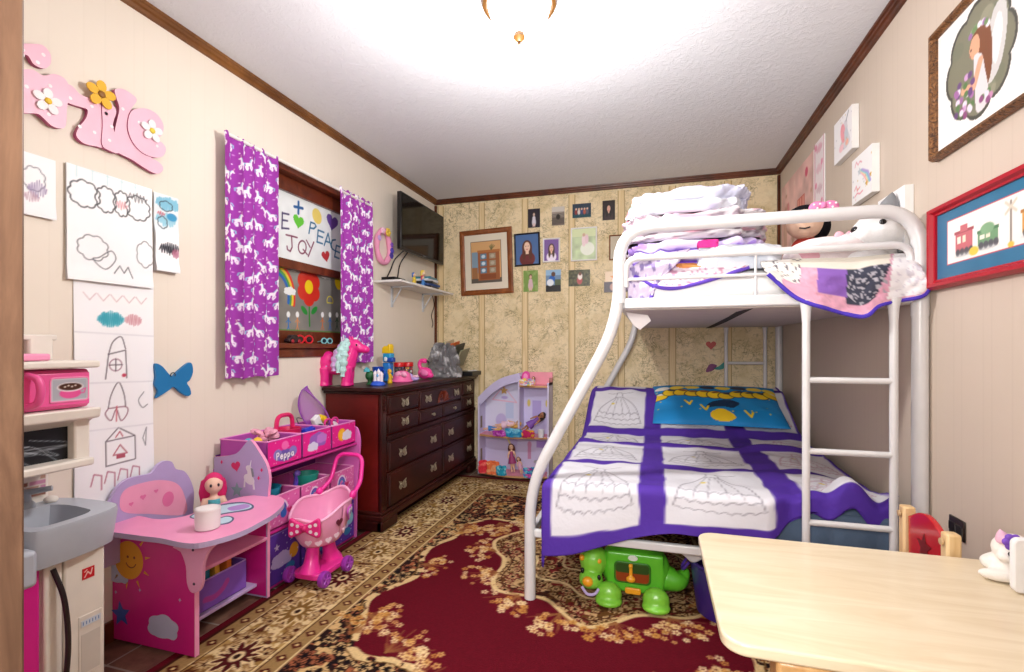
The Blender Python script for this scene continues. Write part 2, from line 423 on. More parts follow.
# ---------------------------------------------------------------- window in the left wall
win = thing('window_1', 'brown wooden sash window painted with words and a red flower', 'window', (XL, 2.42, WZ0), kind='structure')
m_ww = wood('4e1f12', '7b3a22', (4, 4, 4), .35, .3, 'window_wood')
b = MB(); X0 = XL-.1
b.box((X0, WY0, WZ0), (XL+.012, WY0+.06, WZ1)); b.box((X0, WY1-.06, WZ0), (XL+.012, WY1, WZ1)); b.box((X0, WY0, WZ1-.05), (XL+.012, WY1, WZ1)); b.box((X0, WY0, WZ0), (XL+.012, WY1, WZ0+.05))
b.box((X0, WY0, WZ1-.13), (XL-.045, WY1, WZ1-.05)); b.build('window_frame', m_ww, win, bevel=.004, kind='structure')
MB().box((XL-.09, WY0+.02, WZ0+.05), (XL+.03, WY1-.02, WZ0+.078)).build('window_sill', m_ww, win, bevel=.004, kind='structure')
b = MB(); b.box((XL-.085, WY0+.06, 1.535), (XL-.03, WY1-.06, 1.585)); b.box((XL-.085, WY0+.06, 1.11), (XL-.035, WY1-.06, 1.185))
b.box((XL-.085, WY0+.06, 1.185), (XL-.04, WY0+.09, 1.535)); b.box((XL-.085, WY1-.09, 1.185), (XL-.04, WY1-.06, 1.535)); b.box((XL-.095, WY0+.06, 1.585), (XL-.06, WY0+.085, 1.97)); b.box((XL-.095, WY1-.085, 1.585), (XL-.06, WY1-.06, 1.97))
b.build('sash', m_ww, win, bevel=.003, kind='structure')
def wy(y): return y-(WY0+.06)
GW = WY1-WY0-.12; xp = XL-.07
def paneP(u, v, zb):                                      # photo point on the pane -> pane metres
    p = at(u, v, X=xp); return (p.y-(WY0+.06), p.z-zb)
c = Cv(GW, .40, .0035, 'eef3f4'); zb = 1.578
c.noise(12, .06)
def L_(pts, w, col): c.line([paneP(275+u/4.33, 195+v/4.33, zb) for u, v in pts], w, col)
# the painted letters  E  PEACE  JOY
L_([(32, 76), (30, 145)], .010, '443a66'); L_([(32, 78), (60, 84)], .010, '443a66'); L_([(31, 108), (54, 112)], .010, '443a66'); L_([(30, 143), (60, 146)], .010, '443a66')
L_([(102, 30), (101, 80)], .016, '1f5f9e'); L_([(84, 50), (120, 58)], .016, '1f5f9e')
def hp(u, v): return paneP(275+u/4.33, 195+v/4.33, zb)
c.poly(heart(*hp(102, 114), .048, rot=-.1), '67c93f'); c.poly(heart(*hp(248, 118), .062, rot=-.12), '6a4a9e'); c.poly(heart(*hp(220, 264), .042, rot=.3), 'c23a3e'); c.ell(*hp(182, 92), .042, .048, 'efd873', .5)
bl = '2b6d96'; w_ = .010
L_([(155, 118), (147, 166)], w_, bl); L_([(155, 118), (172, 124), (178, 136), (168, 146), (151, 142)], w_, bl)
L_([(187, 152), (182, 204)], w_, bl); L_([(187, 152), (212, 162)], w_, bl); L_([(185, 176), (207, 184)], w_, bl); L_([(182, 203), (206, 211)], w_, bl)
L_([(213, 218), (230, 166), (243, 226)], w_, bl); L_([(219, 200), (238, 206)], w_, bl)
L_([(262, 194), (248, 196), (243, 214), (247, 232), (258, 240)], w_, bl)
L_([(266, 218), (258, 268)], w_, bl); L_([(266, 218), (284, 226)], w_, bl); L_([(262, 242), (280, 250)], w_, bl); L_([(258, 267), (278, 275)], w_, bl)
mr = '7a3352'; w_ = .009
L_([(48, 172), (96, 184)], w_, mr); L_([(72, 178), (74, 226), (66, 244), (54, 236), (52, 222)], w_, mr)
L_([(118+17*math.cos(k*PI/8), 226+28*math.sin(k*PI/8)) for k in range(17)], w_, mr); L_([(122, 236), (140, 258)], w_, mr)
L_([(136, 196), (152, 226)], w_, mr); L_([(168, 204), (144, 266)], w_, mr)
b = MB(); panel(b, c, (xp, WY0+.06, zb), (0, 1, 0), (0, 0, 1), (-.012, 0, 0)); b.build('upper_pane', [MC(.35, .4), M('d8d8d6')], win, smooth=False, kind='structure')
c = Cv(GW, .36, .0035, '85837f'); zb = 1.182; n = c.noise(18, .25)
def Pp(u, v): return paneP(u, v, zb)
for k, (r, col) in enumerate(((.19, 'd8423a'), (.172, 'e6c83c'), (.154, '4f9e4f'), (.136, '2f66b4'))):
    q = Pp(274, 296); c.line([(q[0]+.82*r*math.cos(a), q[1]+r*math.sin(a)) for a in np.linspace(-.2, 2.2, 18)], .02, col)
for u, v, w in ((294.6, 266.6, .11), (308.5, 265.5, .09), (326, 275, .10), (290, 291.5, .085)): q = Pp(u, v); c.poly(cloud(*q, w, w*.55), 'eef1f2')
q = Pp(309, 287)
c.line([Pp(309, 297), Pp(309.6, 326)], .012, '3a8a3a')
for k in range(6):
    a = k*PI/3+PI/6; c.ell(q[0]+.060*math.cos(a), q[1]+.072*math.sin(a), .045, .048, 'cf3426', a)
c.ell(*q, .036, .042, 'f0d020')
for s_ in (-1, 1): p2 = Pp(309.3+s_*5, 312); c.ell(p2[0], p2[1]+.01, .034, .017, '2f8f3c', .7*s_)
q = Pp(338, 282); c.ell(q[0]+.01, q[1], .042, .05, 'f0cc1e')
q = Pp(330, 301); c.line([(q[0]+.03*math.cos(a), q[1]+.03*math.sin(a)) for a in np.linspace(-.4, 3.6, 14)], .006, 'e6d33a', closed=True)
for u, col in ((288.4, '3470b8'), (297.4, 'd08a5a'), (322.5, 'd07a4a'), (330, '3f6fb8'), (337, '34553f')):
    q = Pp(u, 318); q = (q[0], q[1]); c.ell(q[0], q[1]+.02, .014, .018, 'f1f3f3'); c.line([(q[0], q[1]), (q[0], q[1]-.05)], .009, col)
    c.line([(q[0]-.018, q[1]-.025), (q[0], q[1]-.008), (q[0]+.018, q[1]-.025)], .005, col); c.line([(q[0]-.012, q[1]-.075), (q[0], q[1]-.045), (q[0]+.012, q[1]-.075)], .006, col)
c.rect(0, 0, GW, .012, '5b8a3c', .7)
b = MB(); panel(b, c, (xp, WY0+.06, zb), (0, 1, 0), (0, 0, 1), (-.012, 0, 0)); b.build('lower_pane', [MC(.18, .5), M('777777')], win, smooth=False, kind='structure')

# ---------------------------------------------------------------- ceiling lamp
lamp = thing('ceiling_light', 'round flush ceiling lamp with white glass bowl and brass rim', 'lamp', (-.47, 1.70, HC))
m_brass = M('5e3c12', .45, .3)
b = MB(); b.lathe([(.10, 0), (.142, 0), (.152, -.015), (.153, -.045), (.146, -.062), (.142, -.085), (.134, -.104), (.122, -.110), (.112, -.085)], (-.47, 1.70, HC)); b.build('rim', m_brass, lamp)
t = NT('lit_glass_bowl'); t.set(Base_Color=(1, .97, .92, 1), Roughness=.3, Emission_Color=(1, .955, .90, 1), Emission_Strength=LAMP)
b = MB(); b.lathe([(.110, -.08), (.116, -.102), (.108, -.132), (.086, -.162), (.054, -.186), (.012, -.198), (0, -.198)], (-.47, 1.70, HC), seg=40); b.build('glass_bowl', t.m, lamp)
b = MB(); b.lathe([(0, -.250), (.005, -.247), (.006, -.241), (.004, -.236), (.012, -.231), (.021, -.220), (.020, -.208), (.008, -.202), (.006, -.194)], (-.47, 1.70, HC), seg=16); b.build('finial', m_brass, lamp)
# the ceiling lamp's light, then an added fill light behind the camera
pl = bpy.data.lights.new('lamp_bulb', 'POINT'); pl.energy = BULB; pl.shadow_soft_size = .045; pl.color = (1, .985, .955)
po = bpy.data.objects.new('lamp_bulb', pl); COL.objects.link(po); po.location = (-.47, 1.70, 1.94)
SC.view_settings.exposure = EXPO
ld = bpy.data.lights.new('fill_light', 'AREA'); ld.shape = 'RECTANGLE'; ld.size = .8; ld.size_y = .8; ld.energy = FILL; ld.color = (1, .99, .97)  # added fill, aimed into the room through the open doorway
lo = bpy.data.objects.new('fill_light', ld); COL.objects.link(lo); lo.location = (-.15, -.40, 1.45); lo.rotation_euler = (math.radians(98), 0, math.radians(10))
w = bpy.data.worlds.new('world'); SC.world = w; w.use_nodes = True
w.node_tree.nodes['Background'].inputs[0].default_value = (.9, .95, 1, 1); w.node_tree.nodes['Background'].inputs[1].default_value = WORLD

# ---------------------------------------------------------------- the rug
RX0, RX1, RY0, RY1 = -1.62, .80, .55, 3.80
res = .0058; W, Hh = RX1-RX0, RY1-RY0; c = Cv(W, Hh, res, '5a0b1a')
X, Y = np.meshgrid(c.x+RX0, c.y+RY0)
def vnoise(X, Y, k, seed):
    g = np.random.default_rng(seed).random((160, 160)); x, y = (X+5)*k, (Y+5)*k; i, j = x.astype(int), y.astype(int); fx, fy = x-i, y-j
    fx, fy = fx*fx*(3-2*fx), fy*fy*(3-2*fy); G = lambda a, b: g[b % 160, a % 160]
    return G(i, j)*(1-fx)*(1-fy)+G(i+1, j)*fx*(1-fy)+G(i, j+1)*(1-fx)*fy+G(i+1, j+1)*fx*fy
def hx(h): return np.array(hexc(h))
def mixin(mask, col): c.a[:] = c.a*(1-mask[..., None])+hx(col)*mask[..., None]
def sm(a, b, x): t = np.clip((x-a)/(b-a), 0, 1); return t*t*(3-2*t)
wn = .012*(vnoise(X, Y, 16, 1)-.5)+.02*(vnoise(X, Y, 6, 2)-.5)
def floral(X, Y, mask, bg, leaf, mid, dark, k=1., seed=0, dens=.95):
    """dense all-over scroll and blossom pattern"""
    mixin(mask, bg)
    a = vnoise(X, Y, 17*k, 11+seed); b = vnoise(X, Y, 27*k, 12+seed); e = vnoise(X+.3, Y, 17*k, 13+seed)
    mixin(mask*sm(.045, .02, np.abs(a-.5)), mid); mixin(mask*sm(.05, .025, np.abs(e-.42)), dark)
    mixin(mask*sm(.66, .72, b), leaf); mixin(mask*sm(.76, .82, a), mid); mixin(mask*sm(.22, .16, e)*.9, dark)
    # blossoms on a jittered lattice
    s_ = .105/k; gi, gj = np.floor(X/s_), np.floor(Y/s_); best = np.full(X.shape, 9.); ang = np.zeros(X.shape); h1 = np.zeros(X.shape)
    for di in (-1, 0, 1):
        for dj in (-1, 0, 1):
            ci, cj = gi+di, gj+dj; r1 = np.modf(np.abs(np.sin(ci*12.98+cj*78.2+seed)*43758.5))[0]; r2 = np.modf(np.abs(np.sin(ci*39.3+cj*11.1+seed)*2437.5))[0]
            dx, dy = X-(ci+.5+.5*(r1-.5))*s_, Y-(cj+.5+.5*(r2-.5))*s_; d = np.hypot(dx, dy)*(.75+.6*r2); k_ = d < best
            best = np.where(k_, d, best); ang = np.where(k_, np.arctan2(dy, dx), ang); h1 = np.where(k_, r1, h1)
    R = s_*.40*(1+.22*np.cos(ang*6)); q = best/R
    mixin(mask*sm(1.1, .95, q)*dens, dark); mixin(mask*sm(.98, .86, q)*(h1 > .5)*dens, leaf); mixin(mask*sm(.98, .86, q)*(h1 <= .5)*dens, mid)
    mixin(mask*sm(.8, .7, q)*sm(.25, .5, np.abs(np.sin(ang*3)))*dens, bg); mixin(mask*sm(.34, .24, q), dark)
CX, CY = (RX0+RX1)/2, (RY0+RY1)/2
dx, dy = np.minimum(X-RX0, RX1-X), np.minimum(Y-RY0, RY1-Y); dE = np.minimum(dx, dy)
along = np.where(dx < dy, Y, X)                                   # distance along the border
inn = (dE > .30)
# cream border with big dark blossoms
mB = sm(.030, .034, dE)*sm(.420, .416, dE)
floral(X, Y, mB, 'd9bf90', '96733f', 'ad8a52', '44190f', 1.25, 3, .6)
per = .30; ph = (along/per) % 1-.5; rad = np.hypot(ph*per*1.0, (dE-.225)*1.35); an = np.arctan2(dE-.225, ph*per)
pet = .075*(1+.30*np.cos(an*11)); mM = mB*sm(.165, .16, np.abs(dE-.225)+.06)
mixin(mM*sm(pet+.02, pet+.012, rad), 'd9bf90'); mixin(mM*sm(pet, pet-.008, rad)*(np.floor(along/per) % 2 == 0), '4a1416'); mixin(mM*sm(pet, pet-.008, rad)*(np.floor(along/per) % 2 == 1), '7c5a2c')
mixin(mM*sm(.034, .026, rad), 'd9bf90'); mixin(mM*sm(.018, .012, rad), '2a1210')
for d0, w_, col in ((.036, .010, '3a1712'), (.100, .006, 'd8c08c'), (.112, .004, '4a2014'), (.338, .006, 'd8c08c'), (.350, .005, '4a2014'), (.412, .008, 'd8c08c'), (.422, .005, '4a2014')):
    mixin(sm(w_, w_*.5, np.abs(dE-d0)), col)
for d0 in (.072, .380):                                             # the two narrow guard stripes of small diamonds
    pr = .075; pp = (along/pr) % 1-.5; dd = np.abs(pp)*pr*1.1+np.abs(dE-d0)
    g = sm(.030, .026, np.abs(dE-d0)); mixin(g, '94754a'); mixin(g*sm(.026, .022, dd), '4a1512'); mixin(g*sm(.012, .008, dd), 'd0b078')
# scalloped inner corner and edge ornaments: distance from field edge
fx, fy = dx-.42, dy-.42; ext = .085+.045*np.cos(along/.52*2*PI)
cor = np.hypot(np.maximum(fx, 0), np.maximum(fy, 0)); cang = np.arctan2(fy, fx)
cext = .62+.06*np.cos(cang*8); mC = np.maximum(sm(.01, -.01, np.minimum(fx, fy)-ext-wn), sm(.01, -.01, cor-cext-wn*2))*sm(-.002, .002, np.minimum(fx, fy))
floral(X, Y, mC, '241413', 'c9a672', '9c5a3c', '120c10', 1.5, 21)
dm = np.minimum(np.minimum(fx, fy)-ext-wn, cor-cext-wn*2)
mixin(sm(.021, .015, np.abs(dm+.006))*sm(.30, .42, vnoise(X, Y, 34, 91))*sm(-.002, .002, np.minimum(fx, fy)), 'cfb280'); mixin(sm(.005, .002, np.abs(dm+.024))*sm(-.002, .002, np.minimum(fx, fy)), '6a4a28')
# central medallion
mx, my = X-MX, (Y-MY)/1.12; mr_ = np.hypot(mx, my); ma = np.arctan2(my, mx); mR = .53+.045*np.cos(ma*8)+wn
mixin(sm(mR+.045, mR+.035, mr_), 'cfb280'); floral(X, Y, sm(mR+.02, mR+.012, mr_), 'b8966a', '5c3b1c', '6c1f20', '2c1410', 1.6, 40)
mixin(sm(.010, .005, np.abs(mr_-mR*.72)), 'd6bc8c'); mixin(sm(.010, .005, np.abs(mr_-mR*.42)), 'd6bc8c'); mixin(sm(.006, .003, np.abs(mr_-mR*.98)), '4a2414')
# sprays of small blossoms around the medallion and along the scallops
def spray(px, py, r, a0, seed):
    rr = random.Random(seed)
    for k in range(15):
        a = a0+rr.uniform(-1.1, 1.1); d = r*rr.uniform(.25, 1); qx, qy = px+d*math.cos(a)-RX0, py+d*math.sin(a)-RY0
        c.line([(px-RX0, py-RY0), (qx, qy)], .007, '8a5a34', .6)
    for k in range(30):
        a = a0+rr.uniform(-1.2, 1.2); d = r*rr.uniform(.3, 1.05); qx, qy = px+d*math.cos(a)-RX0, py+d*math.sin(a)-RY0
        R = rr.uniform(.010, .019); cc_ = rr.choice(('d8b780', 'c89a5c', 'b8823f', 'dcc294')); a2 = rr.random()
        for q_ in range(5): c.ell(qx+R*.62*math.cos(a2+q_*1.257), qy+R*.62*math.sin(a2+q_*1.257), R*.42, R*.32, cc_, a2+q_*1.257)
        c.ell(qx, qy, R*.26, R*.22, rr.choice(('7a3a20', '5c1c1c', '8a5a2c')))
for k in range(16):
    a = 2*PI*k/16+.19; R = .56; spray(MX+R*math.cos(a), MY+1.12*R*math.sin(a), .16, math.atan2(math.sin(a)/1.0, math.cos(a)), k)
for sx_, sy_ in ((1, 1), (1, -1), (-1, 1), (-1, -1)):
    ox, oy = (RX0+.42 if sx_ > 0 else RX1-.42), (RY0+.42 if sy_ > 0 else RY1-.42)
    for k in range(5):
        a = (.12+.32*k); spray(ox+sx_*.62*math.cos(a), oy+sy_*.62*math.sin(a), .17, math.atan2(sy_*math.sin(a), sx_*math.cos(a)), 50+k)
for k in range(7):
    yy = RY0+.42+.26+.52*k*.92
    if yy < RY1-.5: spray(RX0+.42+.10, yy, .13, 0, 80+k); spray(RX1-.42-.10, yy, .13, PI, 90+k)
c.a *= (1+.10*(rng.random(c.a.shape[:2])-.5))[..., None]; np.clip(c.a, 0, 1, c.a)
b = MB(); panel(b, c, (RX0, RY0, .012), (1, 0, 0), (0, 1, 0), (0, 0, -.011))
b.build('rug', [MC(.95, .1, .5, 160), M('6a5030', .9)], smooth=False, loc=(CX, CY, 0), label='large dark red oriental rug with floral cream border on the tiled floor', cat='rug')
# ================================================================ bunk bed
m_wm = M('d9d8d9', .32, 0, .5, coat=.2)
BY, BR = 2.02, 4.0
bed = thing('bunk_bed', 'white metal bunk bed with slanted posts and ladder, narrow bed above wide bed', 'bunk bed', (.2, 3.0, 0))
def post_path(y): return fillet([(-.51, y, .013), (-.51, y, .50), (-.135, y, 1.20), (-.135, y, 1.575), (.893, y, 1.575), (.893, y, .013)], [.16, .16, .14, .14])
b = MB(); b.tube(post_path(BY), .0245, seg=14)
b.tube([(-.135, BY, 1.27), (-.135, BY, 1.375)], .0262, seg=14); b.tube([(.893, BY, 1.2), (.893, BY, 1.395)], .0262, seg=14); b.build('end_frame', m_wm, bed)
b = MB(); b.tube(post_path(BR), .0245, seg=14); b.build('end_frame', m_wm, bed)
for y, nm in ((BY, 'front'), (BR, 'rear')):
    b = MB(); b.tube(fillet([(-.11, y, 1.335), (-.11, y, 1.452), (.868, y, 1.452), (.868, y, 1.335)], .09), .0135, seg=10); b.build('guard_rail', m_wm, bed)
b = MB(); b.tube([(-.11, BY, 1.366), (.868, BY, 1.366)], .0065, seg=8)
for x in (.372, ): b.tube([(x, BY, 1.29), (x, BY, 1.452)], .005, seg=8)
b.build('guard_bars', m_wm, bed)
def rail(a, c_, h=.04, w=.024):
    a, c_ = V(a), V(c_); d = (c_-a); b = MB()
    if abs(d.x) > abs(d.y): b.box((a.x, a.y-w/2, a.z-h/2), (c_.x, a.y+w/2, a.z+h/2))
    else: b.box((a.x-w/2, a.y, a.z-h/2), (a.x+w/2, c_.y, a.z+h/2))
    return b
for y in (BY, BR):
    rail((-.115, y, 1.268), (.872, y, 1.268), .042).build('cross_rail', m_wm, bed, bevel=.006)
    rail((-.49, y, .295), (.872, y, .295), .034).build('cross_rail', m_wm, bed, bevel=.006)
for x, z in ((-.125, 1.268), (.888, 1.268), (-.505, .295), (.888, .295)): rail((x, BY, z), (x, BR, z), .04).build('side_rail', m_wm, bed, bevel=.006)
b = MB()
for k in range(9): b.box((-.44, BY+.13+k*.215, .312), (.885, BY+.16+k*.215, .326))
b.build('bed_slats', m_wm, bed)
for y in (BY-.03, BR+.012):
    lad = None
    for x in (.533, .803):
        b = MB(); q = -.0 if y < 3 else 0
        b.tube([(x, y, .013), (x, y, 1.18), (x, y, 1.23), (x, y, 1.262)], [.0135, .0135, .017, .024], seg=10); b.build('ladder_rail', m_wm, bed)
    for z in (.455, .714, .972):
        b = MB(); b.tube([(.540, y, z), (.797, y, z)], .0115, seg=10); b.build('ladder_rung', m_wm, bed)
# ---- upper bunk: board and mattress
b = MB(); b.box((-.112, BY+.016, 1.243), (.874, BR-.016, 1.256)); b.build('bunk_board', M('cfc4bd', .7), bed)
b = MB(); b.box((-.09, BY+.04, 1.257), (.85, BR-.03, 1.395)); o = b.build('upper_mattress', M('e9e7e6', .8, bump=.2, bscale=120), None, bevel=.04, bseg=4, loc=(.38, 3, 1.257), label='white twin mattress on the upper bunk', cat='mattress')
c = Cv(.50, .085, .004, 'e6e3e3')
b = MB(); b.box((-.400, BY+.06, .328), (.85, BR-.03, .49)); b.build('lower_mattress', M('5d6e86', .8, bump=.2, bscale=120), None, bevel=.04, bseg=4, loc=(.2, 3, .328), label='blue grey full mattress on the lower bunk under the purple quilt', cat='mattress')
# ---- pillows below the quilt are only its raised head end
def quilt():
    T0, T1, S0, S1 = BY-.32, 3.93, -.412-.25, .85
    res = .0075; s = np.arange(S0, S1+1e-6, res); t = np.arange(T0, T1+1e-6, res); S, T = np.meshgrid(s, t)
    ex, ey = -.412, BY-.004                                     # edges of the mattress
    ds, dt = np.maximum(ex-S, 0), np.maximum(ey-T, 0)
    hx_ = .20+.16*sm(.12, -.46, S)                              # front skirt: longer towards the left corner
    dt = dt*hx_/.35*(1-.45*sm(.40, .52, S)); ds = ds*(.80)*sm(4.3, 1.9, T)
    top = .53+.255*sm(3.10, 3.72, T)-.05*sm(3.80, 3.93, T)-.03*sm(.62, .86, S)*sm(3.2, 2.4, T)
    w1 = vnoise(S, T, 5, 31)-.5; w2 = vnoise(S, T, 13, 32)-.5; w3 = vnoise(S*.6+T*.5, T*.5-S*.3, 20, 33)-.5
    flat = (ds == 0)*(dt == 0)
    r = .028; f = lambda d: np.where(d < r*1.57, r*np.sin(np.minimum(d/r, 1.57)), r)      # rounded fold
    g = lambda d: np.where(d < r*1.57, r*(1-np.cos(np.minimum(d/r, 1.57))), r+(d-r*1.57))
    Xp = np.maximum(S, ex)-f(ds)-.02*ds+.005*w1*(ds > 0)
    Yp = np.maximum(T, ey)-f(dt)-.06*dt-.012*w1*np.minimum(dt*8, 1)-.006*np.sin(S*14)*np.minimum(dt*4, 1)
    Yp += .056*sm(.40, .50, S)
    dd = np.where((ds > 0) & (dt > 0), np.sqrt(g(ds)**2+g(dt)**2), g(ds)+g(dt))
    Zp = top-dd+(.013*w1+.010*w2+.006*w3)*(1-np.minimum((ds+dt)*6, 1))+.003*w2
    puff = np.zeros_like(Zp)
    # ridges where the quilt is rucked up into bands across the bed
    for yb, h_ in ((2.82, .020), (3.19, .016)): Zp += h_*np.exp(-((T-yb-.04*w1)/.05)**2)*(ds == 0)
    # the rucked lower-right corner by the ladder
    k = sm(.50, .64, S)*sm(2.16, 2.05, T); Zp += k*(.03+.03*np.sin(S*38)+.02*w2); Yp += k*(.012+.01*np.sin(S*25))
    # colours: white picture blocks on purple bands
    C = np.empty(S.shape+(3,)); C[:] = hexc('50309a')
    jag = .006*(vnoise(S, T, 14, 35)-.5)*2
    cols = ((-.41, -.055), (.045, .428), (.548, .835)); rows = ((None, 2.305), (2.385, 2.775), (2.865, 3.13), (3.215, 3.62), (3.70, 3.86))
    cv = Cv(S1-S0, T1-T0, res); cv.nx, cv.ny = S.shape[1], S.shape[0]; cv.x, cv.y = s-S0, t-T0; cv.a = C
    for i, (a, d) in enumerate(cols):
        for j, (e, h) in enumerate(rows):
            e = ey-.235 if e is None else e
            sl = .05*(S-a)/(d-a) if j == 0 else 0
            if i == 2 and j == 0: e = 1.99
            m_ = np.clip(np.minimum(np.minimum(S-a-jag, d+jag-S), np.minimum(T-e-jag, h+jag+sl-T))/.009+.5, 0, 1)
            cv.a[:] = cv.a*(1-m_[..., None])+np.array(hexc('d8d7de'))*m_[..., None]
    pk = ('3f3c46', '4a4450', '8a5a72')
    for i, (a, d) in enumerate(cols):                            # line drawings of ball gowns, one per block
        for j, (y0, y1) in enumerate(((ey-.19, 2.29), (2.40, 2.76), (2.87, 3.12), (3.23, 3.60))):
            if i == 2 and j == 0: y0 = 2.05
            mx, hh = (a+d)/2-S0, (y1-y0); y0 -= T0; wd = (d-a)*.43; lc = '5a5562' if i < 2 else 'a0607c'
            top = y0+hh*.80
            L = bez2([(mx-wd*.16, top), (mx-wd*.75, y0+hh*.52), (mx-wd, y0+hh*.16)], 6, False); R = [(2*mx-x, y) for x, y in L]
            cv.line(L, .0035, lc, .75); cv.line(R, .0035, lc, .75)
            for q in (0, .13, .26): cv.line([(mx+wd*k2, y0+hh*(.13+q)+.016*abs(math.sin(k2*12+q*9))-.05*hh*(1-k2*k2)) for k2 in np.linspace(-.97+q*.5, .97-q*.5, 40)], .0032, lc, .75)
            for k2 in (-.55, -.22, .22, .55): cv.line([(mx+wd*k2*.2, top), (mx+wd*k2*.8, y0+hh*.50), (mx+wd*k2, y0+hh*.30)], .0026, lc, .6)
            cv.line([(mx-wd*.16, top), (mx-wd*.10, y0+hh*.93), (mx+wd*.10, y0+hh*.93), (mx+wd*.16, top), (mx-wd*.16, top)], .003, lc, .7)
            cv.line([(mx-wd*.5, y0+hh*.93), (mx-wd*.1, y0+hh*.9)], .003, lc, .6); cv.line([(mx+wd*.6, y0+hh*.95), (mx+wd*.1, y0+hh*.9)], .003, lc, .6)
            cv.ell(mx-wd*.25, y0+hh*.62, .010, .008, 'd8c23a')
    edge = np.minimum(np.minimum(S-S0, S1-S), np.minimum(T-T0, T1-T))
    Zp = Zp+.006*np.exp(-(edge/.012)**2)
    b = MB(); b.grid(np.stack([Xp, Yp, Zp], -1), cv.a)
    return b.build('quilt', MC(.75, .2, .6, 45), None, solid=.016, loc=(.2, 3, .53), label='purple quilt with white ball gown blocks on the lower bunk', cat='quilt')
quilt()
# navy sheet showing under the rucked corner
b = MB(); u = np.linspace(0, 1, 24); v = np.linspace(0, 1, 10); U_, V_ = np.meshgrid(u, v)
Pt = np.stack([.45+.40*U_, BY+.04-.02*np.sin(V_*1.5)+.012*np.sin(U_*17)*V_, .472-.145*V_+.0*U_], -1)
b.grid(Pt); b.build('blanket', M('4d6078', .85, bump=.3, bscale=150), None, solid=.01, loc=(.65, BY, .4), label='slate blue blanket hanging below the quilt behind the bunk ladder', cat='blanket')
# pillow in a bright blue case with a yellow band of blobs
def pillow(name, cx, cy, cz, w, d, h, tilt, cv, mat, label, roll=0, group=None, pinch=.5):
    n, m_ = cv.nx, cv.ny; b = MB(); R = Euler((tilt, roll, 0)).to_matrix(); R = np.array(R)
    s_, t_ = np.meshgrid(np.linspace(-1, 1, n), np.linspace(-1, 1, m_)); prof = (np.clip((1-np.abs(s_)**3), 0, 1)*np.clip((1-np.abs(t_)**3), 0, 1))**pinch
    px = s_*w/2*(1-.05*(t_**2)*0-.03*(1-np.abs(t_))); py = t_*d/2*(1-.04*(1-np.abs(s_)))
    wr = .010*(vnoise(s_*.6+9, t_*.4+9, 9, 77)-.5)*prof
    for sg, cc in ((1, cv.a), (-1, cv.a)):
        L = np.stack([px, py, (prof*h/2 if sg > 0 else -prof*h*.12)+wr], -1)@R.T+np.array((cx, cy, cz)); b.grid(L, cc, flip=sg < 0)
    return b.build(name, mat, None, loc=(cx, cy, cz-h/2), label=label, cat='pillow', group=group)
c = Cv(.80, .50, .005, '1a86c8'); c.noise(20, .18)
rr = random.Random(5)
for k in range(22): q = (rr.uniform(.02, .78), rr.uniform(.05, .4)); c.ell(*q, .006, .006, 'd9c34a')
for k in range(11):
    x, y = .04+k*.072, .315+rr.uniform(-.04, .03); c.ell(x, y, .056, .050, '2a2a33', .2); c.ell(x, y, .050, .044, 'f0c92a', .2); c.ell(x+.01, y+.03, .03, .012, rr.choice(('e8e4d8', '8a5a2c', '3a3a44')), rr.uniform(-.4, .4))
for k in range(8): x, y = .06+k*.1, .40; c.ell(x, y, .05, .03, rr.choice(('e9e6dc', 'f2d44c', '3a3a44')))
c.poly(bez2([(.36, .03), (.44, .01), (.50, .04), (.47, .09), (.42, .12), (.36, .08)]), 'f0c92a'); c.poly(bez2([(.33, .13), (.38, .20), (.46, .22), (.54, .19), (.50, .13), (.42, .14)]), '1c3552')
for x, y in ((.30, .15), (.56, .10), (.2, .2)): c.line([(x, y), (x+.03, y-.05), (x+.045, y-.01)], .014, 'f0c92a')
c.rect(.54, .12, .77, .23, '2f93d2', .6)
pillow('pillow', .395, 3.49, .70, .80, .50, .13, math.radians(24), c, MC(.6, .3), 'bright blue pillow with a yellow blob band at the head of the lower bunk')
c = Cv(.6, .42, .01, 'e2dfe6'); c.rect(.5, 0, .6, .42, '6a3fae')

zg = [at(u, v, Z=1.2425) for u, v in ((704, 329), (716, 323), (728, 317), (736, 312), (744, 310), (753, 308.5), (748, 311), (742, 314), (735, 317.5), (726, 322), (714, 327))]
b = MB(); b.prism([(p.x, p.y) for p in zg], (0, 0, 1.2418), (1, 0, 0), (0, 1, 0), (0, 0, .001)); b.build('gap_shade', M('2a2420', .8), bed)  # solid dark strip standing in for the shadow of a gap under the board
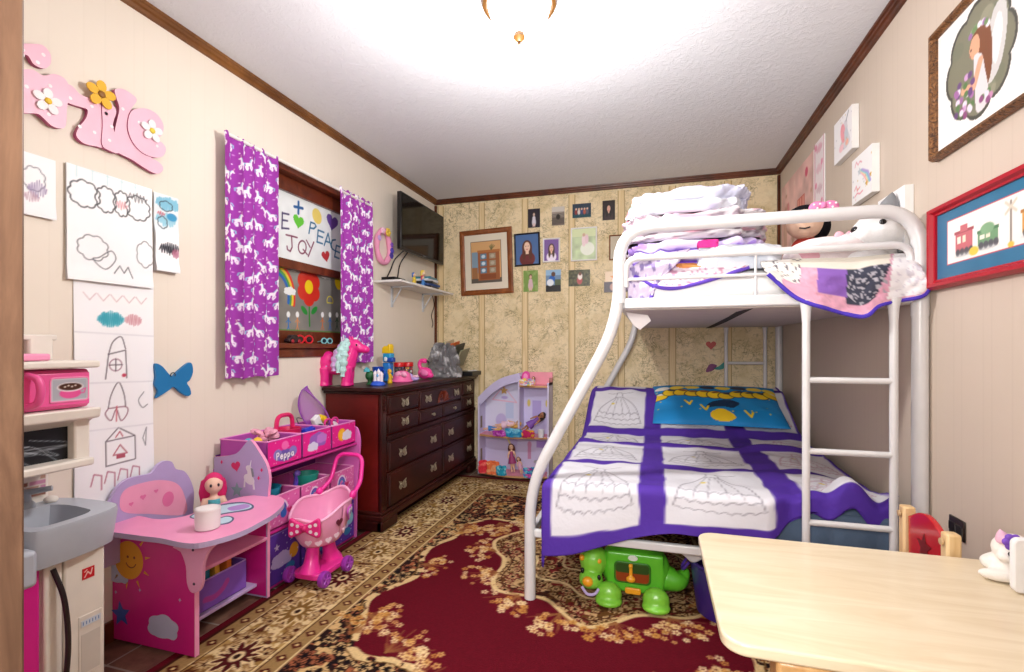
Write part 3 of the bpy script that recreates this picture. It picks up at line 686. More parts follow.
# ================================================================ things on the upper bunk
def lump(name, c, dims, colf, mat, label, cat, layers=4, amp=.015, seed=0, pw=4., top=.5, res=.011, group=None, parent=None, lean=(0, 0), wr=1., taper=0.):
    """a folded or rumpled cloth pile: rounded footprint, stacked fold ridges, wrinkles"""
    w, d, h = dims; na = int(2*(w+d)/res); nv = max(14, int((h+min(w, d)*.5)/res))
    a = np.linspace(0, 2*PI, na+1); v = np.linspace(0, 1, nv); A, Vv = np.meshgrid(a, v)
    e = 2/pw; cx = np.sign(np.cos(A))*np.abs(np.cos(A))**e; sy = np.sign(np.sin(A))*np.abs(np.sin(A))**e
    k = np.where(Vv < top, 1, np.cos(np.clip((Vv-top)/(1-top), 0, 1)*PI/2)**.55); z = np.where(Vv < top, Vv/top*.8, .8+.2*np.sin((Vv-top)/(1-top)*PI/2)**.8)
    fold = np.abs(np.sin(z*PI*layers))**.5*amp-amp*.6; sd = vnoise(np.cos(A)*w*2+seed, np.sin(A)*d*2+z*h*2, 5, 60+seed)-.5; s2 = vnoise(A*1.2+seed, z*h*6, 6, 70+seed)-.5
    s3 = vnoise(np.cos(A)*w*1.5+z*h*2+seed, np.sin(A)*d*1.5-z*h*3, 22, 75+seed)-.5
    r = (1+.10*sd)*k*(1-taper*z); fr = (fold+.011*s2*wr+.007*s3*wr)*np.where(Vv < .97, 1, 0)
    x = cx*(w/2*r+fr)+lean[0]*z; y = sy*(d/2*r+fr)+lean[1]*z; zz = z*h*(1+.10*sd*k)+(.016*s2+.006*s3)*wr*np.where(Vv > top*.7, 1, 0)
    zz[0] = 0; P_ = np.stack([x+c[0], y+c[1], zz+c[2]], -1); P_[:, -1] = P_[:, 0]
    C = colf(P_[..., 0]-c[0], P_[..., 1]-c[1], z, A)
    b = MB(); b.grid(P_, C); return b.build(name, mat, parent, loc=(c[0], c[1], c[2]) if parent is None else None, label=label, cat=cat, group=group)
def solidc(h, spots=(), seed=0):
    def f(X, Y, z, A):
        C = np.empty(X.shape+(3,)); C[:] = hexc(h)
        for i, (k, lo, hi, col) in enumerate(spots):
            n = vnoise(X*1.0+Y*.7+seed, z*.35+Y*.4, k, 100+i+seed); m_ = sm(lo, hi, n); C[:] = C*(1-m_[..., None])+np.array(hexc(col))*m_[..., None]
        return C
    return f
m_cl = MC(.85, .15, .3, 120)
ZM = 1.40
lump('quilt', (.17, 2.42, ZM-.002), (.56, .50, .16), lambda X, Y, z, A: np.where((np.abs(np.sin(z*PI*3)) < .28)[..., None], np.array(hexc('6a45b0')), solidc('cbbbe0', ((8, .6, .7, 'e6dff0'), (16, .66, .72, '9a7cc8')), 3)(X, Y, z, A)), m_cl, 'folded lavender quilt with purple edging behind the upper bunk rail', 'quilt', 3, .022, 3)
lump('printed_sheet', (.16, 2.42, ZM+.150), (.58, .50, .125), solidc('c8c2c6', ((14, .60, .66, 'b9b2b8'), (30, .64, .70, '8a7c86'), (24, .68, .74, 'd9a9b8')), 5), m_cl, 'rumpled white sheet with pink and grey print in the pile on the upper bunk', 'sheet', 4, .016, 5, wr=1.3)
def cf(X, Y, z, A):
    C = solidc('c6c6d0', ((6, .52, .75, 'b4b4c8'), (20, .7, .76, 'bcbcd2')), 9)(X, Y, z, A); k = (X < -.20)
    band = np.floor((z*5+Y*9)) % 4; pal = np.array([hexc(q) for q in ('8fc6cf', 'f0c9b8', 'f4f2f4', 'e48aa6')]); C[k] = pal[band.astype(int)][k]; return C
lump('comforter', (.12, 2.43, ZM+.272), (.50, .46, .105), cf, m_cl, 'white puffy comforter on top of the bedding pile on the upper bunk', 'comforter', 2, .018, 9, wr=1.5, lean=(.04, 0))
lump('pillow', (.33, 2.115, ZM-.005), (.30, .14, .10), solidc('dfe2ea', ((9, .6, .7, 'cfd6e2'),), 13), m_cl, 'small pale grey blue pillow behind the upper bunk guard rail', 'pillow', 1, .004, 13, pw=2.6)
lump('towel', (.16, 2.115, ZM-.005), (.14, .07, .035), solidc('cf8a52'), m_cl, 'orange folded towel lying behind the upper bunk guard rail', 'towel', 2, .006, 15)
lump('hair_bow', (.21, 2.10, ZM+.09), (.07, .05, .03), solidc('e8429c'), m_cl, 'hot pink hair bow on the lavender quilt on the upper bunk', 'bow', 1, .004, 16)
def drape(name, top, bot, colf, mat, label, cat, nu=70, nv=30, y0=.04, y1=-.03, hem=None, wave=.010, th=.010, ctr=None):
    """cloth hanging over the rails between a top curve and a bottom curve given as photo points in the plane of the bunk's near end"""
    T_ = bez2(top, 10, False); B_ = bez2(bot, 10, False)
    def rs(p, n): p = np.array(p); L = np.r_[0, np.cumsum(np.hypot(*np.diff(p, axis=0).T))]; q = np.linspace(0, L[-1], n); return np.stack([np.interp(q, L, p[:, 0]), np.interp(q, L, p[:, 1])], 1)
    T_, B_ = rs(T_, nu), rs(B_, nu); v = np.linspace(0, 1, nv)[:, None, None]; Q = T_[None]*(1-v)+B_[None]*v
    Y_ = BY+y0+(y1-y0)*sm(0, .35, v[..., 0])*np.ones((1, nu)); P_ = np.zeros((nv, nu, 3)); u = np.linspace(0, 1, nu)[None]*np.ones((nv, 1)); vv = v[..., 0]*np.ones((1, nu))
    Y_ = Y_-wave*(np.sin(u*19+vv*2)*.6+.8*(vnoise(u*2, vv, 9, 5)-.5))*np.minimum(vv*2, 1)
    for j in range(nv):
        for i in range(nu): P_[j, i] = at(Q[j, i, 0], Q[j, i, 1], Y=Y_[j, i])
    C = colf(Q[..., 0], Q[..., 1], u, vv); b = MB(); b.grid(P_, C)
    x = P_.reshape(-1, 3).mean(0); o = b.build(name, mat, None, solid=th, loc=tuple(x), label=label, cat=cat)
    if hem:
        e = MB(); e.tube([V(P_[-1, i]) for i in range(nu)], .008, seg=8)
        h_ = e.build('hem', M(hem, .8), o)
    return o
def pcol(U_, V_, u, vv):
    cv = Cv(1, 1, .5); cv.a = np.empty(U_.shape+(3,)); C = cv.a; C[:] = hexc('d9a2b8')
    n = vnoise(U_*.3, V_*.3, 1.3, 8)
    C[:] = C*(.93+.14*n[..., None])
    def reg(m_, col): C[m_] = hexc(col)
    reg((U_ < 800) & (V_ < 286-(U_-765)*.1), 'eae6e2'); reg((vv < .22) & (U_ > 790) & (U_ < 890), 'e3ddd0')
    reg((U_ > 817) & (U_ < 847) & (vv > .2) & (vv < .70), '8b63b8'); reg((U_ > 846) & (U_ < 888-(V_-270)*.5) & (vv > .22) & (vv < .82), '3f4150')
    reg((U_ > 892-(V_-262)*.15) & (vv < .93), 'e8e6e8'); reg((U_ < 812) & (U_ > 782) & (vv > .62), 'd9a2b8')
    k = (np.abs(vnoise(U_*.5, V_*.5, .55, 14)-.5) < .035) & (U_ < 800) & (vv < .6); reg(k, '5a5660')
    k = (vnoise(U_*.5, V_*.5, .9, 15) > .70) & (U_ > 846) & (U_ < 886) & (vv > .2) & (vv < .8); C[k] = hexc('a9a6b0')
    k = (vnoise(U_*.5, V_*.5, .8, 16) > .72) & (U_ > 895); C[k] = hexc('cfcbd4'); return C
drape('patchwork_quilt', [(760, 262), (800, 259), (850, 258), (905, 254), (918, 262)], [(768, 274), (797, 298), (829, 309), (856, 316), (868, 315), (878, 306), (896, 301), (922, 296), (931, 284)], pcol, m_cl, 'patchwork quilt with pink, purple and charcoal squares hanging over the upper bunk rail', 'quilt', 90, 36, .03, -.045, hem='4a33b8')
def p2(U_, V_, u, vv):
    C = np.empty(U_.shape+(3,)); C[:] = hexc('e6d6df'); n = vnoise(U_*.5, V_*.5, .8, 24); C[n > .64] = hexc('c493aa'); C[n < .25] = hexc('f4eff2'); return C
drape('pink_quilt', [(636, 281), (665, 270), (700, 266), (748, 265)], [(634, 276), (655, 286), (676, 288), (706, 281), (749, 267)], p2, m_cl, 'pink printed quilt with purple hem sagging behind the guard rail, above the white mattress', 'quilt', 60, 20, .075, .03, hem='5f3fb4', wave=.004)
def p3(U_, V_, u, vv):
    C = np.empty(U_.shape+(3,)); C[:] = hexc('d5c8de'); C[vnoise(U_*.5, V_*.5, .5, 27) > .66] = hexc('8a7ba8'); return C
drape('lavender_blanket', [(628, 272), (640, 262), (660, 255), (690, 249)], [(628, 301), (640, 303), (650, 299), (654, 287), (657, 284)], p3, m_cl, 'lavender blanket corner with purple hem bunched beside the left upper post', 'blanket', 50, 22, .07, .035, hem='5a3ab0', wave=.01)
b = MB(); pc_ = [at(u, v, Y=2.16) for u, v in ((626, 312), (648, 315), (651, 321), (640, 330), (633, 325), (628, 317))]; b.prism([(p.x, p.z) for p in pc_], (0, 2.16, 0), (1, 0, 0), (0, 0, 1), (0, .008, 0)); b.build('sheet_corner', M('e6dfe0', .8), None, bevel=.002, loc=(pc_[0].x+.05, 2.16, 1.2), label='pale sheet corner poking out under the left end of the upper bunk', cat='sheet')
# plush toys along the wall side
def fur(h, st=.5): return M(h, .95, 0, .1, st, 180)
def plush(name, label, cat, loc): return thing(name, label, cat, loc)
p = at(806, 232, Y=2.38); L = V((p.x, p.y, 1.398)); t = plush('plush_doll', 'plush doll with black hair and pink spotted bow behind the upper bunk rail', 'toy', L)
b = MB(); b.ell(L+V((0, 0, .09)), (.07, .055, .09)); b.build('body', fur('b9473c'), t, remesh=.008)
b = MB(); b.ell(L+V((-.01, -.02, .225)), (.075, .066, .066)); b.ell(L+V((-.03, -.085, .222)), (.008, .008, .007)); b.build('head', fur('ecc7ad'), t, remesh=.006)
b = MB(); b.ell(L+V((.0, .005, .252)), (.083, .068, .062)); b.ell(L+V((.05, .0, .215)), (.045, .055, .06)); b.build('hair', fur('17151a'), t, remesh=.007)
b = MB(); b.ell(L+V((-.052, -.074, .236)), (.008, .005, .012)); b.ell(L+V((-.004, -.084, .238)), (.008, .005, .012)); b.tube([L+V((-.045, -.074, .198)), L+V((-.026, -.082, .193)), L+V((-.006, -.080, .198))], .003, seg=6); b.build('eyes', '14121a', t)
b = MB()
for s_ in (-1, 1): b.ell(L+V((.050+s_*.028, -.06, .285)), (.030, .018, .023), rot=(0, s_*.35, 0))
b.ell(L+V((.045, -.066, .288)), (.014, .018, .016)); bw = b.build('bow', fur('e88ab8'), t)
b = MB()
for dx, dz in ((-.040, .006), (-.028, -.010), (-.018, .008), (.018, .008), (.028, -.008), (.040, .008)): b.ell(L+V((.050+dx, -.0775, .285+dz)), (.0045, .003, .0045))
b.build('spots', 'f6eef2', bw)
S_ = lambda p_, k_: L+V(p_)*k_
p = at(824, 246, Y=2.20); L = V((p.x, p.y, 1.393)); t = plush('plush_unicorn', 'white and pink plush lying on its side between the plush doll and husky', 'toy', L)
b = MB(); b.ell(S_((0, .0, .072), .84), (0.1534, 0.0826, 0.0779), rot=(0, -.06, 0)); b.ell(S_((.085, -.015, .098), .84), (0.0732, 0.0649, 0.0614)); b.ell(S_((.13, -.02, .092), .84), (0.0425, 0.0401, 0.0378)); b.ell(S_((-.10, -.055, .035), .84), (0.059, 0.026, 0.026), rot=(0, .5, .2)); b.ell(S_((-.02, -.07, .035), .84), (0.0531, 0.026, 0.026)); b.build('body', fur('f0e3e4'), t, remesh=.007)
b = MB(); b.ell(S_((.05, -.04, .150), .84), (0.0212, 0.0118, 0.026)); b.ell(S_((.095, -.03, .152), .84), (0.0189, 0.0118, 0.0236)); b.ell(S_((-.07, -.03, .06), .84), (0.0649, 0.059, 0.0496)); b.build('pink_patches', fur('ecb3c0'), t, remesh=.005)
b = MB(); b.ell(S_((.095, -.067, .112), .84), (0.0071, 0.0047, 0.0071)); b.build('eye', '1a1416', t)
p = at(881, 240, Y=2.22); L = V((p.x, p.y, 1.393)); t = plush('plush_husky', 'grey and white husky plush with black nose at the right end of the upper bunk', 'toy', L)
b = MB(); b.ell(S_((.72*(.0), .02, .075), 1.2), (.072, .10, .104)); b.ell(S_((.72*(-.02), -.03, .115), 1.2), (0.0975, 0.0845, 0.0806)); b.ell(S_((.72*(-.082), -.045, .112), 1.2), (0.0546, 0.0546, 0.0468)); b.ell(S_((.72*(-.09), -.06, .03), 1.2), (0.078, 0.039, 0.0364)); b.build('body', fur('eceaea'), t, remesh=.007)
b = MB(); b.ell(S_((.72*(.015), -.02, .150), 1.2), (0.0806, 0.0806, 0.0598), rot=(0, .25, 0)); b.ell(S_((.72*(.06), .0, .10), 1.2), (0.0754, 0.091, 0.091))
for x, y in ((.0, -.04), (.055, .03)): b.tube([S_((.72*(x), y, .17), 1.2), S_((.72*(x+.012), y, .205), 1.2), S_((.72*(x+.022), y, .240), 1.2)], [.042, .03, .005], seg=8)
b.build('grey_coat', fur('86878a'), t, remesh=.006)
b = MB(); b.ell(S_((.72*(-.122), -.052, .122), 1.2), (0.0182, 0.0234, 0.0169)); b.ell(S_((.72*(-.042), -.092, .136), 1.2), (0.0117, 0.0078, 0.0117)); b.build('nose_and_eye', M('121014', .2), t)
# ================================================================ pictures on the right wall
def RY(u, v, d): return at(u, v, X=XR-d).y
def RZ(u, v, d): return at(u, v, X=XR-d).z
def wallR(name, y0, y1, z0, z1, d, cv, label, cat, fr=None, fw=.02, fcol=None, gloss=.5, mat2=None, fd=None):
    """painted panel on the right wall; the picture's left edge is its far edge (y1)"""
    o = thing(name, label, cat, (XR-.001, (y0+y1)/2, z0)); b = MB()
    ins = fw if fr else 0
    panel(b, cv, (XR-d, y1-ins, z0+ins), (0, -1, 0), (0, 0, 1), (d-.002, 0, 0)); b.build('picture' if fr else 'printed_face', [MC(gloss, .3), M('eceae8')], o, smooth=False)
    if fr:
        D = fd or d+.012; b = MB(); prof = [(0, 0), (D*.55, 0), (D, fw*.25), (D*.95, fw*.6), (D*.6, fw*.8), (D*.55, fw), (0, fw)]
        c_ = [(y1, z0), (y0, z0), (y0, z1), (y1, z1)]; ring = []
        sg = [(-1, 1), (1, 1), (1, -1), (-1, -1)]
        for (y, z), (sy, sz) in zip(c_, sg): ring.append([(XR-.002-p_[0], y+sy*p_[1], z+sz*p_[1]) for p_ in prof])
        vs = [q for r_ in ring for q in r_]; n = len(prof); fs = [(i*n+k, i*n+(k+1) % n, ((i+1) % 4)*n+(k+1) % n, ((i+1) % 4)*n+k) for i in range(4) for k in range(n)]
        b.add(vs, fs); b.build('picture_frame', fcol, o, smooth=False)
    return o
c = Cv(.74, .80, .007, 'e2b9b2'); c.noise(8, .2); c.noise(25, .12)
for k in range(26): c.ell(rr.uniform(.03, .72), rr.uniform(.2, .75), rr.uniform(.01, .03), rr.uniform(.01, .03), rr.choice(('c98f80', 'd3a79a', 'edd3c6', 'b98a72')), al=.6)
c.rect(.40, .42, .56, .60, 'c9655c'); [c.rect(.41+k*.05, .43, .445+k*.05, .59, 'e09a8c') for k in range(3)]; c.rect(.05, .30, .14, .62, 'b9917a', .5); c.ell(.18, .60, .03, .05, 'c96a74', al=.6); c.ell(.6, .72, .03, .03, 'd24a6c', al=.8); c.ell(.30, .40, .04, .09, 'a98468', al=.5)
wallR('wall_hanging', 3.25, 3.99, 1.46, 2.26, .008, c, 'faded pink picture poster in the far corner of the right wall', 'poster', gloss=.7)
c = Cv(.17, .84, .006, 'efe3e6')
for k in range(7): c.scrib(.085, .1+k*.115, .05, .03, ('d98aa4', 'c9a0b0', 'e0a6b8')[k % 3], 6, .006, k); c.ell(.03+.1*(k % 2), .15+k*.11, .018, .018, 'e69ab4')
c.line([(.006, 0), (.006, .84)], .012, 'd2718f'); c.line([(.164, 0), (.164, .84)], .008, 'd9899f')
wallR('growth_chart', 3.065, 3.235, 1.44, 2.275, .008, c, 'narrow white and pink growth chart beside the faded pink poster', 'growth chart', gloss=.7)
c = Cv(.232, .205, .004, 'f1eef0'); q = bez2([(.07, .05), (.11, .10), (.13, .16), (.17, .16), (.18, .11), (.21, .05), (.15, .03)]); c.poly(q, 'd8d4da'); c.ell(.12, .115, .03, .05, 'eba0aa', .3); c.ell(.16, .09, .022, .04, 'c7ccd4', .2); c.line([(.16, .16), (.19, .195)], .009, '9a9aa2'); c.ell(.10, .05, .03, .018, 'f2c6cc'); c.ell(.17, .055, .02, .015, 'f4b9a0')
for k in range(18): c.ell(rr.uniform(.01, .26), rr.uniform(.01, .2), .003, .003, rr.choice(('c9a24a', 'a9a0b0')))
wallR('canvas_print', RY(852, 105, .03), RY(852, 105, .03)+.232, 2.02, 2.225, .03, c, 'small white canvas with grey and pink unicorn figure, upper one on the right wall', 'canvas print')
c = Cv(.215, .205, .004, 'f2f0f1')
for k, col in enumerate(('f0a8c0', 'f6d79a', 'a9d8d0', '7fb8d8', 'b8a0d8')): c.line([(.09+k*.006, .13), (.13+k*.012, .10), (.17+k*.008, .055)], .010, col)
c.poly(star(.085, .13, .022), 'c0c6cf'); c.poly(star(.16, .055, .016), 'd4a93a'); c.poly(star(.20, .08, .014), 'd4a93a')
c.line([(.035, .165), (.05, .185), (.07, .165), (.09, .175), (.11, .165)], .005, 'e08a9c'); c.line([(.03, .06), (.05, .075), (.06, .05), (.09, .06)], .006, 'e48a9a'); c.line([(.03, .03), (.06, .04), (.09, .03), (.12, .035)], .006, 'e48a9a')
for k in range(14): c.ell(rr.uniform(.01, .24), rr.uniform(.01, .19), .0035, .0035, rr.choice(('d4a93a', '9aa0b0', 'e0a0b0')))
wallR('canvas_print', RY(872, 148, .03), RY(872, 148, .03)+.215, 1.75, 1.955, .03, c, 'small white canvas with a rainbow shooting star, lower one on the right wall', 'canvas print')
c = Cv(.22, .24, .005, 'f1f0f2'); c.ell(.11, .12, .05, .06, 'dcd8e4'); c.ell(.12, .12, .02, .03, 'e8c0c8')
wallR('canvas_print', RY(902, 190, .03), RY(902, 190, .03)+.20, 1.45, 1.69, .03, c, 'small white canvas half hidden behind the husky plush', 'canvas print')
# winged child with flowers, gilt frame
c = Cv(.448, .377, .003, 'efece8'); cx, cy = .205, .195
br = []
for k in range(80):
    a = 2*PI*k/80; R = .97+.11*abs(math.cos(a*4))**.7; br.append((cx+.150*R*math.cos(a), cy+.160*R*math.sin(a)))
c.poly(br, '4b4a44'); br2 = [(cx+(x-cx)*.93, cy+(y-cy)*.93) for x, y in br]; c.poly(br2, '7c7a66')
for k in range(16): x, y = cx+rr.uniform(-.1, .1), cy+rr.uniform(-.12, .13); c.ell(x, y, .03, .025, rr.choice(('9c9a80', '7c8068', 'a8a48c', '6f7460')), al=.5)
c.poly(bez2([(.24, .20), (.27, .29), (.315, .30), (.325, .22), (.30, .13), (.25, .10)]), 'c9c6c4'); c.poly(bez2([(.26, .20), (.285, .27), (.305, .26), (.305, .2), (.28, .14)]), 'e2dedd')
c.poly(bez2([(.17, .25), (.20, .29), (.245, .285), (.265, .22), (.262, .13), (.235, .10), (.215, .18)]), '7a4a30'); c.poly(bez2([(.165, .235), (.175, .265), (.20, .27), (.212, .24), (.205, .21), (.18, .205)]), 'd9a282')
c.poly(bez2([(.185, .21), (.22, .20), (.235, .15), (.25, .06), (.20, .04), (.19, .12)]), 'd8d0d2'); c.line([(.215, .185), (.185, .125), (.135, .135)], .024, 'd8a284'); c.ell(.172, .237, .004, .003, '3a2420'); c.line([(.166, .222), (.172, .22)], .003, 'b0605a')
for k in range(26): c.ell(.13+rr.uniform(-.035, .05), .105+rr.uniform(-.04, .07), .011, .010, rr.choice(('a06aa0', 'c79ac6', 'e4d4e4', '6a4a7a', '5c7a4c')))
for k in range(16): a = rr.uniform(.2, 2.6); c.ell(.205+.045*math.cos(a), .262+.030*math.sin(a), .010, .009, rr.choice(('c79ac6', 'e9dfe9', '9a6aa6', '6a8a58')))
for k in range(14): c.ell(.18+rr.uniform(-.06, .09), .062+rr.uniform(-.01, .02), .010, .010, rr.choice(('c48ab0', 'e4d4e4', '8a4a7a', '5c7a4c')))
t = NT('gilt_carving'); n = t.noise(70, 3, t.obj(), .6, 1.5); t.col(t.ramp(n, (.35, '3f2614'), (.6, '8a5c34'), (.8, 'b88a58'))); t.set(Roughness=.4, Metallic=.25); t.bump(n, .7, .008)
wallR('framed_picture', RY(928, 100, .035)-.494, RY(928, 100, .03), 1.712, 2.135, .012, c, 'ornate brown framed picture of a winged child with flowers', 'picture', True, .023, t.m, .3, fd=.03)
# train picture, red frame and blue mat
c = Cv(.72, .213, .003, '2f6f94'); c.noise(14, .08); c.rect(.055, .04, .70, .182, 'c23040'); c.rect(.060, .044, .70, .178, 'efece6')
def car(x, w, h, col, dk): c.rect(x, .072, x+w, .072+h, col); c.rect(x+w*.1, .072+h*.45, x+w*.32, .072+h*.85, 'f0ead8'); c.rect(x+w*.42, .072+h*.45, x+w*.62, .072+h*.85, 'e6dcc6'); c.rect(x-.004, .072+h, x+w+.004, .080+h, dk); [c.ell(x+w*q, .070, .011, .011, '55545c') for q in (.15, .4, .65, .9)]; c.ell(x+w/2, .060, w*.5, .006, '9aa0a4', al=.5)
car(.10, .085, .055, 'c46a72', 'a04a54'); c.rect(.125, .13, .16, .150, 'c46a72'); car(.21, .085, .035, '6f9a72', '4a7a54'); c.ell(.25, .115, .03, .016, '7fa880'); car(.385, .09, .05, 'd09a4a', 'b0763a'); car(.50, .10, .055, '4f6fa8', '3a5488'); c.ell(.60, .10, .022, .03, '7a3f4a'); c.rect(.62, .08, .67, .14, 'b8485a')
c.ell(.19, .062, .022, .013, 'e8c34a'); c.line([(.345, .05), (.345, .165)], .006, '6a5a4c'); c.line([(.325, .165), (.365, .135)], .008, 'd2c9b8'); c.line([(.325, .135), (.365, .165)], .008, 'd2c9b8'); c.ell(.345, .05, .012, .008, 'd9b84a')
wallR('framed_picture', RY(926, 250, .03)-.78, RY(926, 250, .03), 1.283, 1.556, .012, c, 'red framed picture of a toy train on a blue mat', 'picture', True, .030, M('a80c22', .35, 0, .3), .3, fd=.03)
o = thing('wall_outlet', 'dark brown outlet plate low on the right wall behind the small chair', 'outlet', (XR-.001, 1.845, .5)); b = MB(); b.box((XR-.008, 1.808, .492), (XR-.001, 1.886, .556)); b.build('cover_plate', M('2a201c', .3), o, bevel=.003)
b = MB(); b.cbox((XR-.009, 1.865, .524), (.004, .034, .028)); b.cbox((XR-.009, 1.828, .524), (.004, .034, .028)); b.build('socket', M('181210', .3), o, bevel=.002)
# ================================================================ table, chair and the things on the table
tb = thing('play_table', 'pale birch childrens table with rounded corners in the right foreground', 'table', (.52, 1.22, .013))
m_bir = wood('d9c5a4', 'e9dabf', (1.2, 9, 9), .3, .25, 'birch'); m_birl = wood('b98a56', 'd6ad78', (8, 8, 1), .35, .2, 'birch_leg')
TZ = .55; b = MB(); b.prism(rrect(.123, .962, .900, 1.520, .045, 8), (0, 0, TZ-.024), (1, 0, 0), (0, 1, 0), (0, 0, .024)); b.build('tabletop', m_bir, tb, bevel=.005, bseg=3)
b = MB(); b.box((.30, .985, TZ-.09), (.85, 1.005, TZ-.025)); b.box((.34, 1.44, TZ-.09), (.85, 1.46, TZ-.025)); b.box((.33, .985, TZ-.09), (.35, 1.46, TZ-.025)); b.box((.84, .985, TZ-.09), (.86, 1.46, TZ-.025)); b.build('apron', m_birl, tb, bevel=.003)
for x, y in ((.213, .97), (.765, .97), (.33, 1.40), (.765, 1.40)):
    if 1: b = MB(); b.box((x, y, .013), (x+.092, y+.06, TZ-.025)); b.build('leg', m_birl, tb, bevel=.008)
ch = thing('small_chair', 'small wooden chair with red star backrest between table and bunk bed', 'chair', (.64, 1.66, .013))
m_chw = wood('d9b27c', 'ecd0a0', (8, 8, 1.5), .35, .2, 'chair_wood'); m_red = M('c0101c', .25, coat=.5)
for y in (1.553, 1.783): b = MB(); b.box((.738, y-.017, .013), (.772, y+.017, .60)); b.build('back_post', m_chw, ch, bevel=.006)
b = MB(); top = [(1.576+.184*k/14, .575+.035*math.sin(PI*k/14)) for k in range(15)]; b.prism([(1.576, .36)]+top+[(1.760, .575), (1.760, .36)], (.748, 0, 0), (0, 1, 0), (0, 0, 1), (.016, 0, 0)); bp = b.build('backrest', m_red, ch, bevel=.003)
b = MB(); b.prism([(-y, z) for y, z in star(-1.668, .515, .040)], (.7475, 0, 0), (0, 1, 0), (0, 0, 1), (-.0015, 0, 0)); b.build('star', M('6e0810', .5), bp)
b = MB(); b.box((.46, 1.556, .30), (.735, 1.78, .325)); b.build('seat', m_red, ch, bevel=.006)
for y in (1.553, 1.783): b = MB(); b.box((.455, y-.02, .013), (.49, y+.02, .315)); b.build('front_leg', m_chw, ch, bevel=.005)
for y in (1.553, 1.783): b = MB(); b.lathe([(.010, 0), (.009, .004), (0, .005)], (.735, y, .575), ax=(-1, 0, 0), seg=12); b.build('bolt', M('c9a87c', .4), ch)
L = V((.79, 1.405, TZ+.001)); t = plush('plush_cat', 'white lying plush cat with a purple flower on its ear, on the table', 'toy', L)
b = MB(); b.ell(L+V((.03, .02, .026)), (.07, .05, .027)); b.ell(L+V((-.028, -.02, .014)), (.036, .016, .014), rot=(0, 0, -.3)); b.ell(L+V((.01, -.032, .014)), (.045, .015, .014), rot=(0, 0, -.25)); b.ell(L+V((.02, .01, .066)), (.042, .040, .036)); b.ell(L+V((-.012, -.015, .056)), (.016, .016, .012)); b.build('body', fur('f3ece4'), t, remesh=.005)
b = MB()
for k in (-.012, .045): b.tube([L+V((.005+k, .0, .088)), L+V((.0+k, -.005, .104)), L+V((-.006+k, -.008, .118))], [.016, .011, .002], seg=8)
b.ell(L+V((.015, -.014, .094)), (.034, .012, .010)); b.build('ears', fur('f3c4dc'), t, remesh=.004)
b = MB()
for k in range(6): a = k*PI/3; b.ell(L+V((-.006+.011*math.cos(a), -.030, .096+.011*math.sin(a))), (.009, .006, .009))
b.ell(L+V((-.006, -.036, .096)), (.007, .005, .007)); b.build('flower', M('7a4ac0', .6), t)
b = MB(); b.ell(L+V((-.004, -.033, .066)), (.014, .005, .008), rot=(0, .5, 0)); b.build('eye', M('1c1a22', .2), t)
t = thing('tablet', 'white rounded tablet standing at the right edge of the table', 'tablet', (.845, 1.33, TZ+.001))
b = MB(); b.prism(rrect(.757, TZ+.002, .880, TZ+.122, .014), (0, 1.325, 0), (1, 0, 0), (0, 0, 1), (0, .016, 0)); b.build('case', M('f1f1f3', .3, coat=.3), t, bevel=.004)
c = Cv(.085, .09, .004, '58b3c4'); c.rect(0, .06, .085, .09, '1d3a4c'); c.ell(.04, .03, .02, .015, 'cfe8ee'); b = MB(); panel(b, c, (.780, 1.3245, TZ+.018), (1, 0, 0), (0, 0, 1), (0, .001, 0)); b.build('screen', [MC(.15, .5), M('222222')], t, smooth=False)
t = thing('storage_bin', 'navy blue fabric bin on the floor under the birch table', 'bin', (.5, 1.22, .013)); b = MB()
b.prism(rrect(.36, 1.05, .75, 1.37, .03), (0, 0, .013), (1, 0, 0), (0, 1, 0), (0, 0, .36)); b.build('body', M('1c2350', .8, bump=.3), t, bevel=.008); b = MB(); b.prism(rrect(.355, 1.04, .76, 1.38, .03), (0, 0, .373), (1, 0, 0), (0, 1, 0), (0, 0, .02)); b.build('lid', M('232b60', .8), t, bevel=.005)
# ================================================================ left wall: curtains, sign, drawings, television, shelf
t = thing('curtain_rod', 'thin white curtain rod above the window on the left wall', 'curtain rod', (XL+.06, 2.42, 2.115))
b = MB(); b.tube([(XL+.055, 1.762, 2.070), (XL+.055, 2.935, 2.070)], .008); b.build('rod', M('f0ece6', .4), t)
for y in (1.86, 2.82): b = MB(); b.tube([(XL+.001, y, 2.070), (XL+.055, y, 2.070)], .007); b.build('bracket', M('f0ece6', .4), t)
def horse(cv, x, y, s, fl, rot):
    def T(px, py): px *= fl*.72; py *= 1.25; return (x+s*(px*math.cos(rot)-py*math.sin(rot)), y+s*(px*math.sin(rot)+py*math.cos(rot)))
    W_ = 'f2ecf4'; cv.ell(*T(0, 0), .27*s, .18*s, W_, rot)
    for q in ([(.22, .05), (.38, .34), (.46, .45)],): cv.line([T(*p) for p in q], .17*s, W_)
    cv.line([T(.42, .44), T(.62, .34)], .13*s, W_); cv.line([T(.50, .5), T(.58, .72)], .035*s, 'e8d8a8')
    for q in ([(.22, -.08), (.40, -.25), (.30, -.42)], [(.16, -.1), (.14, -.36), (.22, -.52)], [(-.22, -.08), (-.38, -.28), (-.30, -.5)], [(-.2, -.08), (-.16, -.32), (-.24, -.5)]): cv.line([T(*p) for p in q], .12*s, W_)
    cv.line([T(.36, .46), T(.22, .30), T(.12, .18)], .07*s, '8fc9d8'); cv.line([T(-.32, .06), T(-.52, .02), T(-.56, -.2)], .09*s, '8fc9d8')
